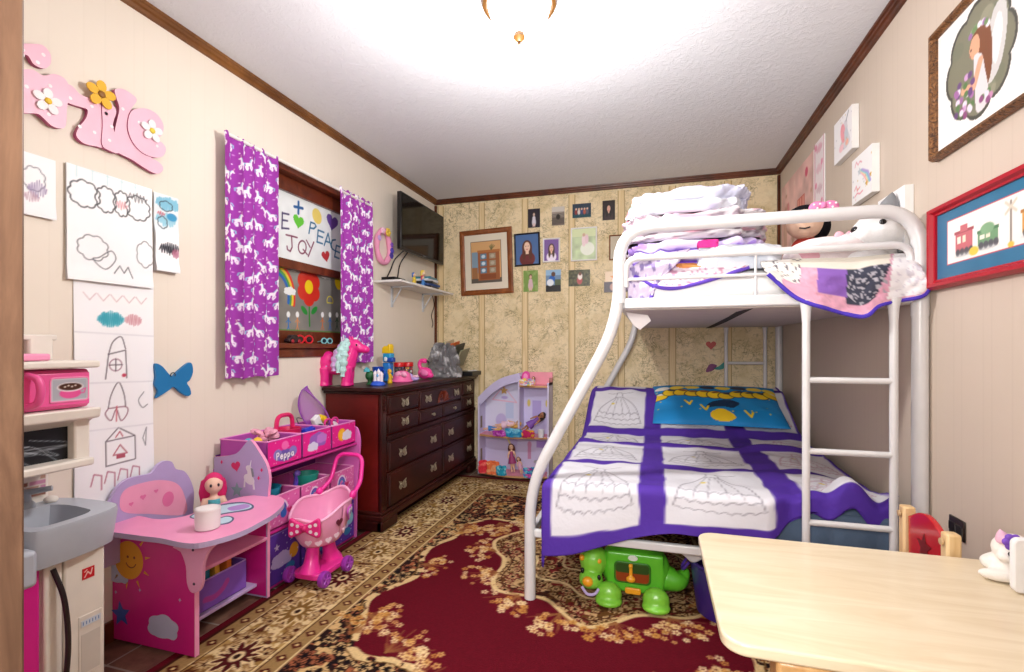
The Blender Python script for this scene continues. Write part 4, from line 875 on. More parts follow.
def curtain(y0, y1, z0, z1, label, seed, npl, slope):
    Wc, Hc = (y1-y0)*1.22, z1-z0; cv = Cv(Wc, Hc, .0025, '9c3ea4'); r = random.Random(seed)
    for j in range(int(Hc/.066)+1):
        for i in range(int(Wc/.070)+1):
            x, y = (i+.5*(j % 2))*.070+r.uniform(-.012, .012), j*.066+.03+r.uniform(-.012, .012); horse(cv, x, y, .043, r.choice((-1, 1)), r.uniform(-.3, .3))
            cv.ell(x+.040, y+.016, .005, .003, 'c98ad0'); cv.ell(x+.036, y-.028, .003, .003, 'efd9f2')
    s, v = np.meshgrid(np.linspace(0, 1, cv.nx), np.linspace(0, 1, cv.ny)); am = .014+.005*np.sin(s*9)+.004*(1-v)
    ph = s*npl*2*PI+.5*np.sin(s*7+seed)+.25*(1-v)*np.sin(s*11+seed); gath = 1-.55*sm(.95, 1, v)
    Pt = np.stack([XL+.055+am*gath*np.sin(ph)+.004*np.sin(s*40)*sm(.9, 1, v), y0+(y1-y0)*s+.010*np.cos(ph)*gath, z0+slope*(s-.5)*0+Hc*v*(1+.0*s)+.006*np.sin(ph*.5)*(1-v)+.006*np.sin(s*60)*sm(.97, 1, v)], -1)
    b = MB(); b.grid(Pt, cv.a); return b.build('curtain', MC(.8, .15), None, solid=.003, loc=(XL+.05, (y0+y1)/2, z0), label=label, cat='curtain', group='unicorn curtains at the window')
curtain(1.738, 2.072, .945, 2.076, 'purple unicorn print curtain on the near side of the window', 3, 4.5, 0)
curtain(2.578, 2.955, .99, 2.090, 'purple unicorn print curtain on the far side of the window, beside the television', 8, 4.5, 0)
# sunglasses on the sill
def sunglasses(y, s, col, lens, label, tint=None):
    t = thing('sunglasses', label, 'sunglasses', (XL, y, WZ0+.079)); z = WZ0+.0795+.020*s; x = XL-.005; mf = M(col, .3)
    b = MB()
    for k in (-1, 1):
        b.tube([(x, y+k*.034*s+.028*s*math.cos(a), z+.020*s*math.sin(a)) for a in np.linspace(0, 2*PI, 17)[:-1]], .005*s, closed=True, seg=8)
    b.tube([(x, y-.008*s, z+.008*s), (x+.003, y, z+.011*s), (x, y+.008*s, z+.008*s)], .003*s, seg=6); b.build('frame', mf, t)
    for k in (-1, 1): b = MB(); b.lathe([(0, -.001), (.027*s, -.001), (.027*s, .001), (0, .001)], (x, y+k*.034*s, z), ax=(1, 0, 0), seg=18, sy=.72); b.build('lens', M(lens, .12, coat=.4), t)
    for k in (-1, 1): b = MB(); b.tube([(x, y+k*.062*s, z), (x-.045*s, y+k*.058*s, z-.010*s), (x-.06*s, y+k*.040*s, z-.016*s)], .003*s, seg=6); b.build('temple', mf, t)
sunglasses(2.345, 1.1, 'd8222e', '1a1418', 'red framed sunglasses on the window sill')
sunglasses(2.545, .8, '8fd4dc', '2a3a44', 'pale blue framed sunglasses on the window sill')
t = thing('toy_car', 'small dark toy car beside the red sunglasses on the window sill', 'toy car', (XL, 2.262, WZ0+.079)); b = MB(); b.prism(bez2([(-.045, .006), (.045, .006), (.048, .022), (.025, .030), (.012, .044), (-.02, .044), (-.035, .028), (-.048, .022)], 4), (XL-.015, 2.245, WZ0+.0795), (0, 1, 0), (0, 0, 1), (.035, 0, 0)); b.build('body', M('2a1a20', .3), t, bevel=.003)
for y in (-.026, .026): b = MB(); b.lathe([(0, 0), (.009, 0), (.011, .003), (.009, .006), (0, .006)], (XL+.019, 2.245+y, WZ0+.0905), ax=(1, 0, 0), seg=14); b.build('wheel', M('a02430', .4), t)
# pink cut-out name sign
sg = thing('name_sign', 'pink wooden cut-out letters name sign with painted daisies high on the left wall', 'sign', (XL, 1.25, 1.8))
def sp(x, y): p = at(20+x/4.2, 30+y/4.2, X=XL+.02); return (p.y, p.z)
m_pk, m_pkd = M('f3bfd2', .4, coat=.2), M('b04a78', .5)
LET = [([(-30, 60), (60, 58), (100, 66), (128, 100), (130, 140), (110, 160), (85, 158), (55, 140), (30, 105), (-30, 100)], 0),
       ([(-40, 190), (40, 165), (95, 192), (140, 185), (185, 205), (205, 250), (195, 330), (190, 400), (170, 414), (130, 402), (95, 370), (70, 352), (20, 350), (-40, 345)], .004),
       ([(165, 228), (215, 232), (262, 275), (330, 292), (356, 320), (352, 420), (350, 490), (318, 488), (270, 476), (238, 445), (248, 410), (278, 370), (284, 335), (250, 322), (208, 308), (186, 290)], .0),
       ([(345, 300), (385, 315), (402, 345), (388, 400), (405, 460), (412, 516), (370, 505), (342, 480), (345, 400)], .004),
       ([(398, 252), (432, 248), (480, 278), (488, 300), (465, 335), (452, 390), (470, 450), (530, 520), (588, 560), (600, 588), (572, 604), (520, 578), (470, 545), (420, 520), (395, 500), (398, 420), (416, 335), (406, 290)], .002),
       ([(458, 350), (485, 332), (530, 332), (572, 356), (597, 398), (592, 440), (566, 460), (592, 474), (608, 500), (596, 530), (560, 536), (510, 516), (468, 470), (448, 410)], .007)]
for pts, dx in LET:
    b = MB(); q = bez2([sp(*p) for p in pts], 6); b.prism(q, (XL+.003+dx, 0, 0), (0, 1, 0), (0, 0, 1), (.016, 0, 0), 0, 1)
    for k in range(4):
        px, py = pts[(k*3) % len(pts)]; ax_, ay = sum(p[0] for p in pts)/len(pts), sum(p[1] for p in pts)/len(pts); y, z = sp(px+(ax_-px)*.45, py+(ay-py)*.45); b.prism(circ(y, z, .006, n=10), (XL+.019+dx, 0, 0), (0, 1, 0), (0, 0, 1), (.0006, 0, 0), 2)
    b.build('letter', [m_pk, m_pkd, M('f8ecf0', .5)], sg, smooth=False)
def daisy(x, y, r, col, cc, dx):
    y0, z0 = sp(x, y); f_ = None
    b = MB()
    for k in range(5): a = k*2*PI/5+.3; b.prism(circ(y0+r*.62*math.cos(a), z0+r*.62*math.sin(a), r*.42, r*.34, 14, a), (XL+.022+dx, 0, 0), (0, 1, 0), (0, 0, 1), (.004, 0, 0))
    f_ = b.build('flower', col, sg, smooth=False)
    b = MB(); b.ell((XL+.027+dx, y0, z0), (.005, r*.26, r*.26)); b.build('flower_centre', cc, f_)
daisy(110, 300, .040, M('f6eef0', .5), M('e8c030', .5), .004); daisy(545, 425, .042, M('f6eef0', .5), M('e8d040', .5), .008); daisy(335, 272, .048, M('e9b21c', .5), M('8a5a10', .5), .004)
# drawings on paper
def sheet(name, y0, y1, z0, z1, label, draw, dx=.003, cat='drawing', curl=.004, res=.0032, bg='fbfbfe', dep=.0012):
    cv = Cv(y1-y0, z1-z0, res, bg); cv.noise(30, .03); draw(cv)
    o = thing(name, label, cat, (XL+dx, (y0+y1)/2, z0)); b = MB()
    wob = lambda X, Y: curl*(.85+np.sin(Y*14)*.4+np.sin(X*9+Y*5)*.4)+curl*1.6*sm(.06, 0, Y)
    panel(b, cv, (XL+dx, y0, z0), (0, 1, 0), (0, 0, 1), (-dep, 0, 0), wob=wob); b.build('sheet', [MC(.7, .15), M('efeff1', .7)], o); return o
def loopc(cv, cx, cy, rx, ry, n, w, col):
    cv.line([(cx+rx*(1+.16*abs(math.sin(n*t/2)))*math.cos(t), cy+ry*(1+.16*abs(math.sin(n*t/2)))*math.sin(t)) for t in np.linspace(0, 2*PI, 60)], w, col)
def d1(c):
    for k in range(5): c.line([(.03+k*.05, .36), (.03+k*.05, .42)], .006, 'cfe6ec', .7)
    c.line([(.02, .40), (.28, .38)], .004, 'bfe0e4', .5)
    for x, r in ((.055, .045), (.125, .032), (.18, .026), (.24, .042)): loopc(c, x, .305, r, .042, 9, .0045, '4a4a4e')
    c.scrib(.24, .345, .035, .02, '6a6a6e', 6, .0035, 2); c.scrib(.18, .30, .02, .02, 'dca4aa', 5, .004, 3)
    loopc(c, .08, .12, .045, .04, 8, .0035, '6a6a70'); c.line(bez2([(.08, .08), (.12, .05), (.155, .09), (.14, .12), (.10, .09)], 6), .0035, '6a6a70'); c.line([(.15, .04), (.17, .07), (.185, .045), (.20, .07), (.215, .03)], .0035, '5a5a60')
    loopc(c, .265, .13, .03, .045, 6, .0035, '77777c')
def d2(c):
    H = c.H
    for k in range(5): c.line([(.03+k*.045, H-.05), (.05+k*.045, H-.075), (.07+k*.045, H-.05)], .0035, 'd2b6bc', .8)
    c.scrib(.12, H-.14, .045, .03, '67bccb', 16, .006, 4); c.scrib(.12, H-.14, .04, .03, '3fa4b8', 12, .005, 5); c.scrib(.20, H-.14, .03, .024, 'd59aa4', 12, .004, 6)
    ln = lambda p, col='5a5058', w=.0038: c.line(p, w, col)
    ln(bez2([(.11, H-.27), (.125, H-.225), (.155, H-.205), (.17, H-.25)], 6, False)); ln([(.11, H-.27), (.17, H-.255), (.175, H-.36)]); ln([(.11, H-.27), (.10, H-.36)]); ln([(.135+.022*math.cos(a), H-.31+.022*math.sin(a)) for a in np.linspace(0, 2*PI, 24)], 'a07a8a'); ln([(.135, H-.287), (.135, H-.333)]); ln([(.112, H-.31), (.158, H-.31)]); c.ell(.165, H-.35, .008, .007, 'c2405a')
    ln(bez2([(.11, H-.47), (.12, H-.42), (.145, H-.375), (.165, H-.42), (.172, H-.47)], 6, False)); ln(bez2([(.11, H-.47), (.10, H-.49), (.12, H-.515), (.138, H-.475), (.155, H-.52), (.178, H-.495), (.172, H-.47), (.11, H-.47)], 5, False), '8a5a6a'); ln([(.14, H-.465), (.138, H-.52)], 'c24a5a')
    ln([(.10, H-.59), (.145, H-.545), (.205, H-.585), (.10, H-.59), (.10, H-.68), (.205, H-.675), (.205, H-.585)]); ln([(.135, H-.58), (.15, H-.56), (.16, H-.58)], 'b04a5a'); ln([(.125, H-.645), (.15, H-.61), (.175, H-.645), (.125, H-.645)], 'a8485a'); c.rect(.135, H-.66, .168, H-.645, 'b4586a')
    for k in range(4): ln([(.05+k*.045, H-.74), (.06+k*.045, H-.70), (.085+k*.045, H-.71), (.085+k*.045, H-.76)], 'b2647c')
    for y in (.19, .37, .54): c.line([(0, H-y), (.28, H-y-.01)], .005, 'dcdce2', .7)
    ln(bez2([(.24, H-.42), (.22, H-.45), (.235, H-.48), (.255, H-.47)], 5, False), '8a8a90'); ln([(.235, H-.6), (.25, H-.56), (.245, H-.63), (.235, H-.6)], '8a8a90')
def d3(c):
    c.rect(0, 0, .12, .16, 'e6eef2'); c.scrib(.06, .125, .05, .03, '5fb0d0', 12, .009, 8, .7); c.scrib(.05, .06, .04, .03, '6ab8d4', 9, .008, 9, .6); c.ell(.075, .075, .022, .016, '4a9cc8'); loopc(c, .05, .115, .025, .018, 6, .0035, '3d4a58'); loopc(c, .035, .045, .018, .022, 6, .0035, '3d4a58'); c.scrib(.03, .08, .015, .01, 'd0707c', 4, .004, 3)
def d4(c): c.scrib(.06, .10, .04, .022, '4a4a52', 10, .005, 12); c.scrib(.05, .09, .035, .022, '2a2a32', 7, .004, 13); c.scrib(.085, .08, .016, .022, 'b06a84', 6, .004, 14)
def d5(c): loopc(c, .065, .12, .028, .035, 8, .003, '7a7a86'); c.scrib(.075, .09, .025, .03, '9a8ab0', 8, .003, 15); c.scrib(.06, .06, .02, .02, 'c0a0b0', 6, .003, 16)
sheet('paper_drawing', 1.18, 1.458, .50, 1.335, 'long hanging paper strip with house drawings on the left wall above the pink desk', d2, .003, dep=.001)
sheet('paper_drawing', 1.155, 1.450, 1.325, 1.722, 'large white paper with a row of cloud outlines, under the pink name sign', d1, .007)
sheet('paper_drawing', 1.457, 1.560, 1.555, 1.715, 'small paper scribbled in light blue beside the cloud drawing', d3, .003)
sheet('paper_drawing', 1.457, 1.555, 1.40, 1.565, 'small paper with a black scribble below the light blue drawing', d4, .008, curl=.007)
sheet('paper_drawing', 1.00, 1.125, 1.515, 1.715, 'small pale paper with faint purple scribbles, half hidden by the door frame', d5, .003)
# butterfly
bt = thing('wall_butterfly', 'bright blue wooden butterfly on the left wall under the curtain', 'wall decoration', (XL, 1.55, .88)); pts = [(155, 364), (162, 366), (169, 374), (173, 376), (178, 371), (188, 363), (192, 364), (193, 372), (190, 380), (187, 383), (190, 388), (191, 394), (187, 396), (180, 392), (174, 387), (168, 391), (160, 396), (156, 398), (158, 391), (155, 384), (156, 376)]
q = [(at(u, v, X=XL+.015).y, at(u, v, X=XL+.015).z) for u, v in pts]; b = MB(); b.prism(bez2(q, 4), (XL+.004, 0, 0), (0, 1, 0), (0, 0, 1), (.012, 0, 0)); b.build('wings', M('1f78b4', .4), bt, bevel=.0015)
b = MB(); p = at(173, 375, X=XL+.018); b.tube([(p.x, p.y+.010*math.cos(a), p.z+.010*math.sin(a)) for a in np.linspace(-.6, 3.7, 12)], .002, seg=6); b.build('antennae', M('2a2a30', .4), bt)
# television on its wall arm
tv = thing('television', 'black flat television mounted on the left wall above the white shelf', 'television', (XL, 3.58, 1.82)); x = XL+.14
b = MB(); b.box((x-.035, 3.20, 1.822), (x, 3.955, 2.250)); b.box((x-.06, 3.36, 1.90), (x-.035, 3.80, 2.16)); b.build('cabinet', M('0d0d0f', .35), tv, bevel=.004)
MB().box((x+.0005, 3.215, 1.842), (x+.0015, 3.94, 2.238)).build('screen', M('030304', .10, spec=.3), tv)
b = MB(); b.box((XL+.001, 3.50, 1.97), (x-.055, 3.60, 2.11)); b.build('wall_mount', M('1a1a1c', .5), tv, bevel=.003)
b = MB(); b.cbox((x+.001, 3.578, 1.832), (.003, .05, .008)); b.build('logo_bar', M('6a6a70', .3), tv)
for pth in ([(x-.03, 3.30, 1.83), (XL+.05, 3.27, 1.76), (XL+.04, 3.22, 1.67), (XL+.06, 3.12, 1.582)], [(x-.03, 3.36, 1.83), (XL+.05, 3.35, 1.74), (XL+.04, 3.33, 1.65), (XL+.05, 3.30, 1.582)]): b = MB(); b.tube(bez(pth, 8), .005, seg=6); b.build('cable', M('141414', .5), tv)
# white shelf with brackets
sh = thing('wall_shelf', 'white wall shelf with brackets under the television', 'shelf', (XL, 3.56, 1.57))
MB().box((XL+.001, 3.06, 1.558), (XL+.215, 4.0, 1.574)).build('shelf_board', M('ece9e6', .5), sh, bevel=.002)
for y in (3.30, 3.82): b = MB(); b.box((XL+.001, y-.01, 1.40), (XL+.012, y+.01, 1.557)); b.box((XL+.001, y-.01, 1.547), (XL+.19, y+.01, 1.557)); b.tube([(XL+.008, y, 1.42), (XL+.09, y, 1.545)], .006, seg=6); b.build('bracket', M('c9ccd2', .4), sh)
b = MB(); b.tube(bez([(XL+.02, 3.98, 1.556), (XL+.03, 3.99, 1.47), (XL+.015, 3.97, 1.38), (XL+.02, 3.985, 1.31), (XL+.015, 3.98, 1.27)], 8), .004, seg=6); b.build('hanging_cord', M('1a1614', .5), sh)
zt = 1.575
for i, (w_, d_, h_, y, col, rot, la) in enumerate(((.19, .135, .020, 3.67, '17171b', .1, 'black disc case at the bottom of the stack on the wall shelf'), (.19, .14, .018, 3.66, '274a86', -.15, 'blue disc case, second from the bottom of the shelf stack'), (.19, .135, .018, 3.67, '141417', .22, 'black disc case in the middle of the shelf stack'), (.185, .13, .018, 3.65, 'd9dde4', -.05, 'white disc case, second from the top of the shelf stack'), (.18, .13, .018, 3.66, '2f7a8c', .12, 'teal disc case on top of the shelf stack'))):
    b = MB(); b.cbox((XL+.12, y, zt+h_/2), (d_, w_, h_), rot=(0, 0, rot)); o = b.build('disc_case', M(col, .3, coat=.2), None, bevel=.002, loc=(XL+.12, y, zt), label=la, cat='disc case', group='disc cases stacked on the wall shelf'); zt += h_+.0005
t = thing('cable_box', 'small black box with cables at the left end of the wall shelf', 'cable box', (XL+.09, 3.17, 1.575)); b = MB(); b.box((XL+.04, 3.09, 1.5745), (XL+.15, 3.25, 1.60)); b.build('case', M('121214', .4), t, bevel=.004)
b = MB(); b.cbox((XL+.1515, 3.14, 1.588), (.002, .02, .006)); b.build('indicator', M('3a5a3a', .3), t)
def figurine(x, y, z, h, body, head, hair, label, group=None, name='figurine', cat='toy figure'):
    t = thing(name, label, cat, (x, y, z), group=group); k = h/.10
    b = MB(); b.lathe([(.016*k, 0), (.018*k, .004*k), (.013*k, .03*k), (.010*k, .045*k), (.013*k, .058*k), (.006*k, .066*k), (.005*k, .072*k)], (x, y, z), seg=12)
    for s_ in (-1, 1): b.tube([(x, y+s_*.012*k, z+.058*k), (x+.006*k, y+s_*.019*k, z+.045*k), (x+.012*k, y+s_*.016*k, z+.033*k)], [.005*k, .004*k, .0035*k], seg=6)
    b.build('body', M(body, .45), t); b = MB(); b.ell((x, y, z+.083*k), (.013*k, .013*k, .014*k)); b.build('head', M(head, .5), t)
    b = MB(); b.ell((x-.004*k, y, z+.087*k), (.014*k, .0155*k, .014*k)); b.ell((x-.008*k, y, z+.074*k), (.009*k, .014*k, .016*k)); b.build('hair', M(hair, .5), t); return t
figurine(XL+.14, 3.40, 1.575, .10, 'e0c23a', 'e9c2a0', '3f6fc0', 'yellow toy figure with blue hair on the shelf under the television')
figurine(XL+.15, 3.53, 1.575, .095, '4a8ad0', 'e9c2a0', 'd8485a', 'blue toy figure with red hair on the shelf next to the disc cases')
figurine(XL+.12, 3.60, 1.575, .15, 'd05a78', 'f0d0b0', 'f0d25a', 'tall pink toy figure with yellow hair on the shelf before the disc cases')
# pink wreath
wr_ = thing('headband_wreath', 'pink ring wreath with yellow and purple flowers between curtain and television', 'wreath', (XL, 3.15, 1.71)); cy, cz = 3.150, 1.832
b = MB(); b.tube([(XL+.022, cy+.088*math.cos(a), cz+.118*math.sin(a)) for a in np.linspace(0, 2*PI, 41)[:-1]], [.019+.003*math.sin(5*a) for a in np.linspace(0, 2*PI, 41)[:-1]], closed=True, seg=10); b.build('ring', M('ee9cc0', .7, bump=.4, bscale=200), wr_)
for a, r, col in ((1.2, .034, 'e8c64a'), (2.0, .026, 'f4c6dc'), (-.1, .024, '5a4ac0'), (-.45, .026, '4a3a9c'), (.25, .02, '8a5ac8'), (2.75, .022, 'c0a0dc')):
    b = MB()
    for k in range(6): a2 = k*PI/3; b.ell((XL+.042, cy+.09*math.cos(a)+r*.55*math.cos(a2), cz+.12*math.sin(a)+r*.55*math.sin(a2)), (r*.3, r*.42, r*.42), seg=8)
    b.build('flower', M(col, .7), wr_)
# ================================================================ dresser
DX, DY0, DY1, DZ = -1.53, 2.50, 4.03, .853
dr = thing('dresser', 'dark cherry wood dresser with brass pulls along the left wall', 'dresser', (-1.73, 3.28, .001))
m_ch = wood('260a08', '43140e', (2.5, 1.2, 2.5), .38, 0, 'cherry'); m_chd = wood('200b08', '3a1510', (3, 1.5, 3), .36, .0, 'cherry_dark'); m_chs = wood('4a0d0a', '701812', (1.2, 1.2, 1.2), .4, .0, 'cherry_side'); m_pull = M('b4aa94', .35, .7)
b = MB(); b.box((XL+.02, DY0, .10), (DX-.012, DY1, DZ-.035)); b.build('body', m_chs, dr)
b = MB(); b.box((XL+.012, DY0-.03, DZ-.024), (DX+.035, DY1+.015, DZ)); b.box((XL+.014, DY0-.018, DZ-.040), (DX+.022, DY1+.01, DZ-.024)); b.build('top', m_chd, dr, bevel=.006)
b = MB(); b.box((XL+.015, DY0-.022, .075), (DX+.022, DY1+.01, .105)); b.box((XL+.015, DY0-.014, .105), (DX+.012, DY1+.01, .125)); b.build('base_moulding', m_ch, dr, bevel=.005)
for y0, y1, x0, x1 in ((DY0-.02, DY0+.16, DX-.02, DX+.02), (DY1-.16, DY1+.008, DX-.02, DX+.02), (DY0-.02, DY0+.02, XL+.015, XL+.14)):
    b = MB(); b.box((x0, y0, .013), (x1, y1, .075)); b.build('foot', m_ch, dr, bevel=.008)
b = MB(); b.box((DX-.17, DY0-.02, .013), (DX+.018, DY0+.015, .075)); b.build('foot', m_ch, dr, bevel=.008)
for y0, y1 in ((DY0, DY0+.058), (DY1-.03, DY1)):
    b = MB(); b.box((DX-.02, y0, .125), (DX+.004, y1, DZ-.04))
    if y1-y0 > .05:
        for k in range(3): b.tube([(DX+.004, y0+.016+k*.014, .15), (DX+.004, y0+.016+k*.014, .70)], .004, seg=6)
        for k in range(5): b.ell((DX+.005, y0+.03, .725+k*.018), (.006, .018-.002*k, .010), seg=8)
    b.build('corner_post', m_ch, dr, bevel=.003)
b = MB(); b.box((DX-.012, DY0+.05, .535), (DX+.012, DY1, .560))
for k in range(46): b.cbox((DX+.008, DY0+.075+k*.0308, .548), (.014, .018, .010))
b.build('dentil_moulding', m_ch, dr)
def pull(par, y, z):
    b = MB(); x = DX+.0145
    for s_ in (-1, 1): b.prism(bez2([(y+s_*.005, z-.008), (y+s_*.024, z-.030), (y+s_*.046, z-.010), (y+s_*.034, z+.006), (y+s_*.048, z+.026), (y+s_*.024, z+.020), (y+s_*.005, z+.012)], 3), (x, 0, 0), (0, 1, 0), (0, 0, 1), (.003, 0, 0))
    b.tube(bez([(x+.006, y-.028, z+.006), (x+.014, y-.022, z-.014), (x+.016, y, z-.022), (x+.014, y+.022, z-.014), (x+.006, y+.028, z+.006)], 4), .003, seg=6)
    for s_ in (-1, 1): b.ell((x+.006, y+s_*.028, z+.006), .006, seg=8)
    return b.build('pull', m_pull, par)
def drawer(y0, y1, z0, z1, pulls, knob=False):
    b = MB(); b.box((DX-.01, y0, z0), (DX+.008, y1, z1)); i = .012; b.box((DX+.006, y0+i, z0+i), (DX+.015, y1-i, z1-i)); o = b.build('drawer', m_ch, dr, bevel=.0055)
    for y in pulls:
        if knob: b = MB(); b.lathe([(.006, 0), (.005, .010), (.012, .016), (.012, .022), (.007, .027), (0, .028)], (DX+.014, y, (z0+z1)/2), ax=(1, 0, 0), seg=14); b.build('knob', m_pull, o)
        else: pull(o, y, (z0+z1)/2)
    return o
a, c1, c2, e = DY0+.068, 2.958, 3.722, DY1-.036
for y0, y1 in ((a, c1-.006), (c2+.006, e)):
    drawer(y0, y1, .692, .800, [(y0+y1)/2]); drawer(y0, y1, .570, .682, [(y0+y1)/2])
o = drawer(c1+.006, c2-.006, .668, .800, [c1+.13, c2-.13]); mid = (c1+c2)/2
b = MB(); fan = [(mid+.095*math.cos(t), .682+.090*math.sin(t)) for t in np.linspace(0, PI, 17)]; b.prism(fan, (DX+.013, 0, 0), (0, 1, 0), (0, 0, 1), (.006, 0, 0))
for k in range(9): t = PI*(k+.5)/9; b.tube([(DX+.019, mid+.02*math.cos(t), .684+.02*math.sin(t)), (DX+.021, mid+.085*math.cos(t), .684+.080*math.sin(t))], [.003, .010], seg=6)
b.build('carved_fan', wood('5a2214', '7c3420', (4, 4, 4), .35, .2, 'fan'), o)
drawer(c1+.006, mid-.004, .570, .660, [c1+.19], True); drawer(mid+.004, c2-.006, .570, .660, [c2-.19], True)
for z0, z1 in ((.345, .528), (.132, .335)): drawer(a, 3.330, z0, z1, [a+.16, 3.17]); drawer(3.342, e, z0, z1, [3.48, e-.13])
# ---------------------------------------------------------------- things on the dresser top
ZD = DZ+.001
def onD(u, v, y): p = at(u, v, Y=y); return V((max(p.x, XL+.05), y, ZD))
Ra = Matrix.Rotation(_a, 3, 'Z')
def RT(L, p): return L+Ra@V(p)
L = onD(339, 383, 2.555); pn = thing('toy_pony', 'hot pink toy pony with braided pale blue and lilac mane on the dresser', 'toy', L); k = 1.12
m_hp = M('e8258a', .35, coat=.25); b = MB(); T = lambda x, y, z: RT(L, (x*k, y*k, z*k))
b.ell(T(-.02, 0, .118), (.092, .062, .066), rot=(0, 0, _a)); b.ell(T(-.065, 0, .130), (.064, .062, .070)); b.ell(T(.045, 0, .125), (.055, .055, .062))
b.tube([T(.045, 0, .13), T(.065, 0, .175), T(.075, 0, .215)], [.055, .045, .040], seg=12); b.ell(T(.085, 0, .222), (.046, .040, .040)); b.tube([T(.09, 0, .222), T(.125, 0, .205), T(.145, 0, .200)], [.036, .028, .024], seg=12); b.ell(T(.146, 0, .199), (.026, .027, .023))
for x, y in ((-.075, .026), (-.072, -.026), (.045, .022), (.048, -.024)): b.tube([T(x, y, .10), T(x+.004, y, .055), T(x, y, .02), T(x, y, .001)], [.038, .031, .030, .036], seg=10)
for y in (-.018, .018): b.tube([T(.068, y, .245), T(.066, y*1.2, .268), T(.062, y*1.2, .278)], [.011, .008, .001], seg=8)
b.build('body', m_hp, pn, remesh=.005)
def hairp(paths, col, r, nm, par):
    b = MB()
    for p_ in paths: b.tube(bez([T(*q) for q in p_], 6), [r*(.5+.9*math.sin(PI*min(1, (i+2)/(6*(len(p_)-1)+4))))*(1+.25*math.sin(i*1.8)) for i in range(6*(len(p_)-1)+1)], seg=8)
    return b.build(nm, M(col, .6, bump=.4, bscale=120), par)
hairp([[(.060, -.03, .255), (.035, -.052, .215), (.022, -.062, .15), (.018, -.062, .075)], [(.062, -.03, .24), (.05, -.055, .19), (.045, -.062, .12), (.040, -.060, .055)]], 'b9e0de', .016, 'mane', pn)
hairp([[(.05, -.02, .245), (.018, -.045, .20), (-.002, -.06, .14), (-.006, -.062, .085)]], 'cfa6dc', .016, 'mane_streak', pn)
hairp([[(-.105, 0, .14), (-.14, -.01, .12), (-.155, -.01, .07), (-.15, -.01, .035)]], 'a6d8d8', .020, 'tail', pn)
b = MB(); b.ell(T(.105, -.030, .225), (.006, .004, .008)); b.build('eye', M('1c1020', .2), pn)
b = MB(); b.prism(heart(0, 0, .010), T(-.07, -.048, .128), Ra@V((1, 0, 0)), (0, 0, 1), Ra@V((0, -.002, 0))); b.prism(heart(0, 0, .008), T(-.05, -.0485, .112), Ra@V((1, 0, 0)), (0, 0, 1), Ra@V((0, -.002, 0))); b.build('flank_mark', M('c9a6e0', .5), pn)
L = onD(378, 372, 2.92); t = thing('blue_cup', 'blue plastic cup behind the toy pony on the dresser', 'cup', L); b = MB(); b.lathe([(.030, 0), (.038, .10), (.041, .104), (.037, .104), (.029, .006), (0, .005)], L, seg=24); b.build('cup_body', M('1b4fc4', .35), t); b = MB(); b.tube(bez([L+V((.036, -.01, .085)), L+V((.062, -.016, .075)), L+V((.060, -.016, .035)), L+V((.033, -.01, .028))], 5), .005, seg=6); b.build('handle', M('1b4fc4', .35), t)
L = onD(370, 381, 2.70); t = thing('toy_tree', 'small green tree house toy beside the pink pony', 'toy', L); b = MB(); b.lathe([(.028, 0), (.030, .004), (.012, .010), (.012, .03), (.026, .036), (.032, .055), (.026, .078), (.012, .088), (0, .089)], L, seg=18); b.build('tree', M('1f5c34', .6), t, sub=1); b = MB(); b.lathe([(.020, 0), (.020, .016), (0, .030)], L+V((-.012, -.018, .082)), seg=10); b.build('roof', M('4fb8c8', .4), t)
L = onD(378, 382, 2.66); t = thing('castle_toy', 'white and blue toy castle figure on a blue base on the dresser', 'toy', L)
b = MB(); b.lathe([(.044, 0), (.046, .006), (.040, .018), (.028, .026), (0, .028)], L, seg=20); b.build('base', M('2b58c8', .4), t)
for x, h in ((-.020, .085), (.004, .095), (.024, .08)): b = MB(); b.lathe([(.011, .024), (.011, h*.8), (.013, h*.82), (.013, h*.88), (0, h*1.12)], L+V((x, .0, 0)), seg=12); b.build('tower', M('e9e6ee' if x < .02 else 'f0dfe9', .5), t)
b = MB(); b.ell(L+V((.004, -.012, .062)), (.008, .006, .010)); b.build('window', M('6fb0e0', .4), t)
L = onD(390, 380, 2.84); figurine(L.x, L.y, L.z, .095, 'e0b41c', 'e9b83a', 'd89a20', 'yellow toy figure beside the toy castle on the dresser')
L = onD(388, 374, 3.02); t = thing('stacking_toy', 'tall blue and yellow block toy at the back of the dresser', 'toy', L)
b = MB(); b.cbox(L+V((0, 0, .065)), (.055, .055, .13)); b.build('tower_block', M('2a7fd0', .4), t, bevel=.006); b = MB(); b.cbox(L+V((.005, 0, .165)), (.062, .060, .060)); b.build('teal_block', M('2a9fd0', .4), t, bevel=.008); b = MB(); b.cbox(L+V((.03, -.01, .150)), (.05, .045, .035)); b.build('blue_arm', M('1c50b0', .4), t, bevel=.008)
b = MB(); b.prism([(-.032, 0), (.032, 0), (.032, .05), (.02, .066), (.008, .050), (-.014, .050), (-.030, .038)], L+V((0, -.03, .196)), (1, 0, 0), (0, 0, 1), (0, .055, 0)); b.build('yellow_top', M('f0c818', .4), t, bevel=.004); b = MB(); b.ell(L+V((.0, -.031, .155)), (.014, .004, .016)); b.build('eye', M('e9f0f4', .3), t)
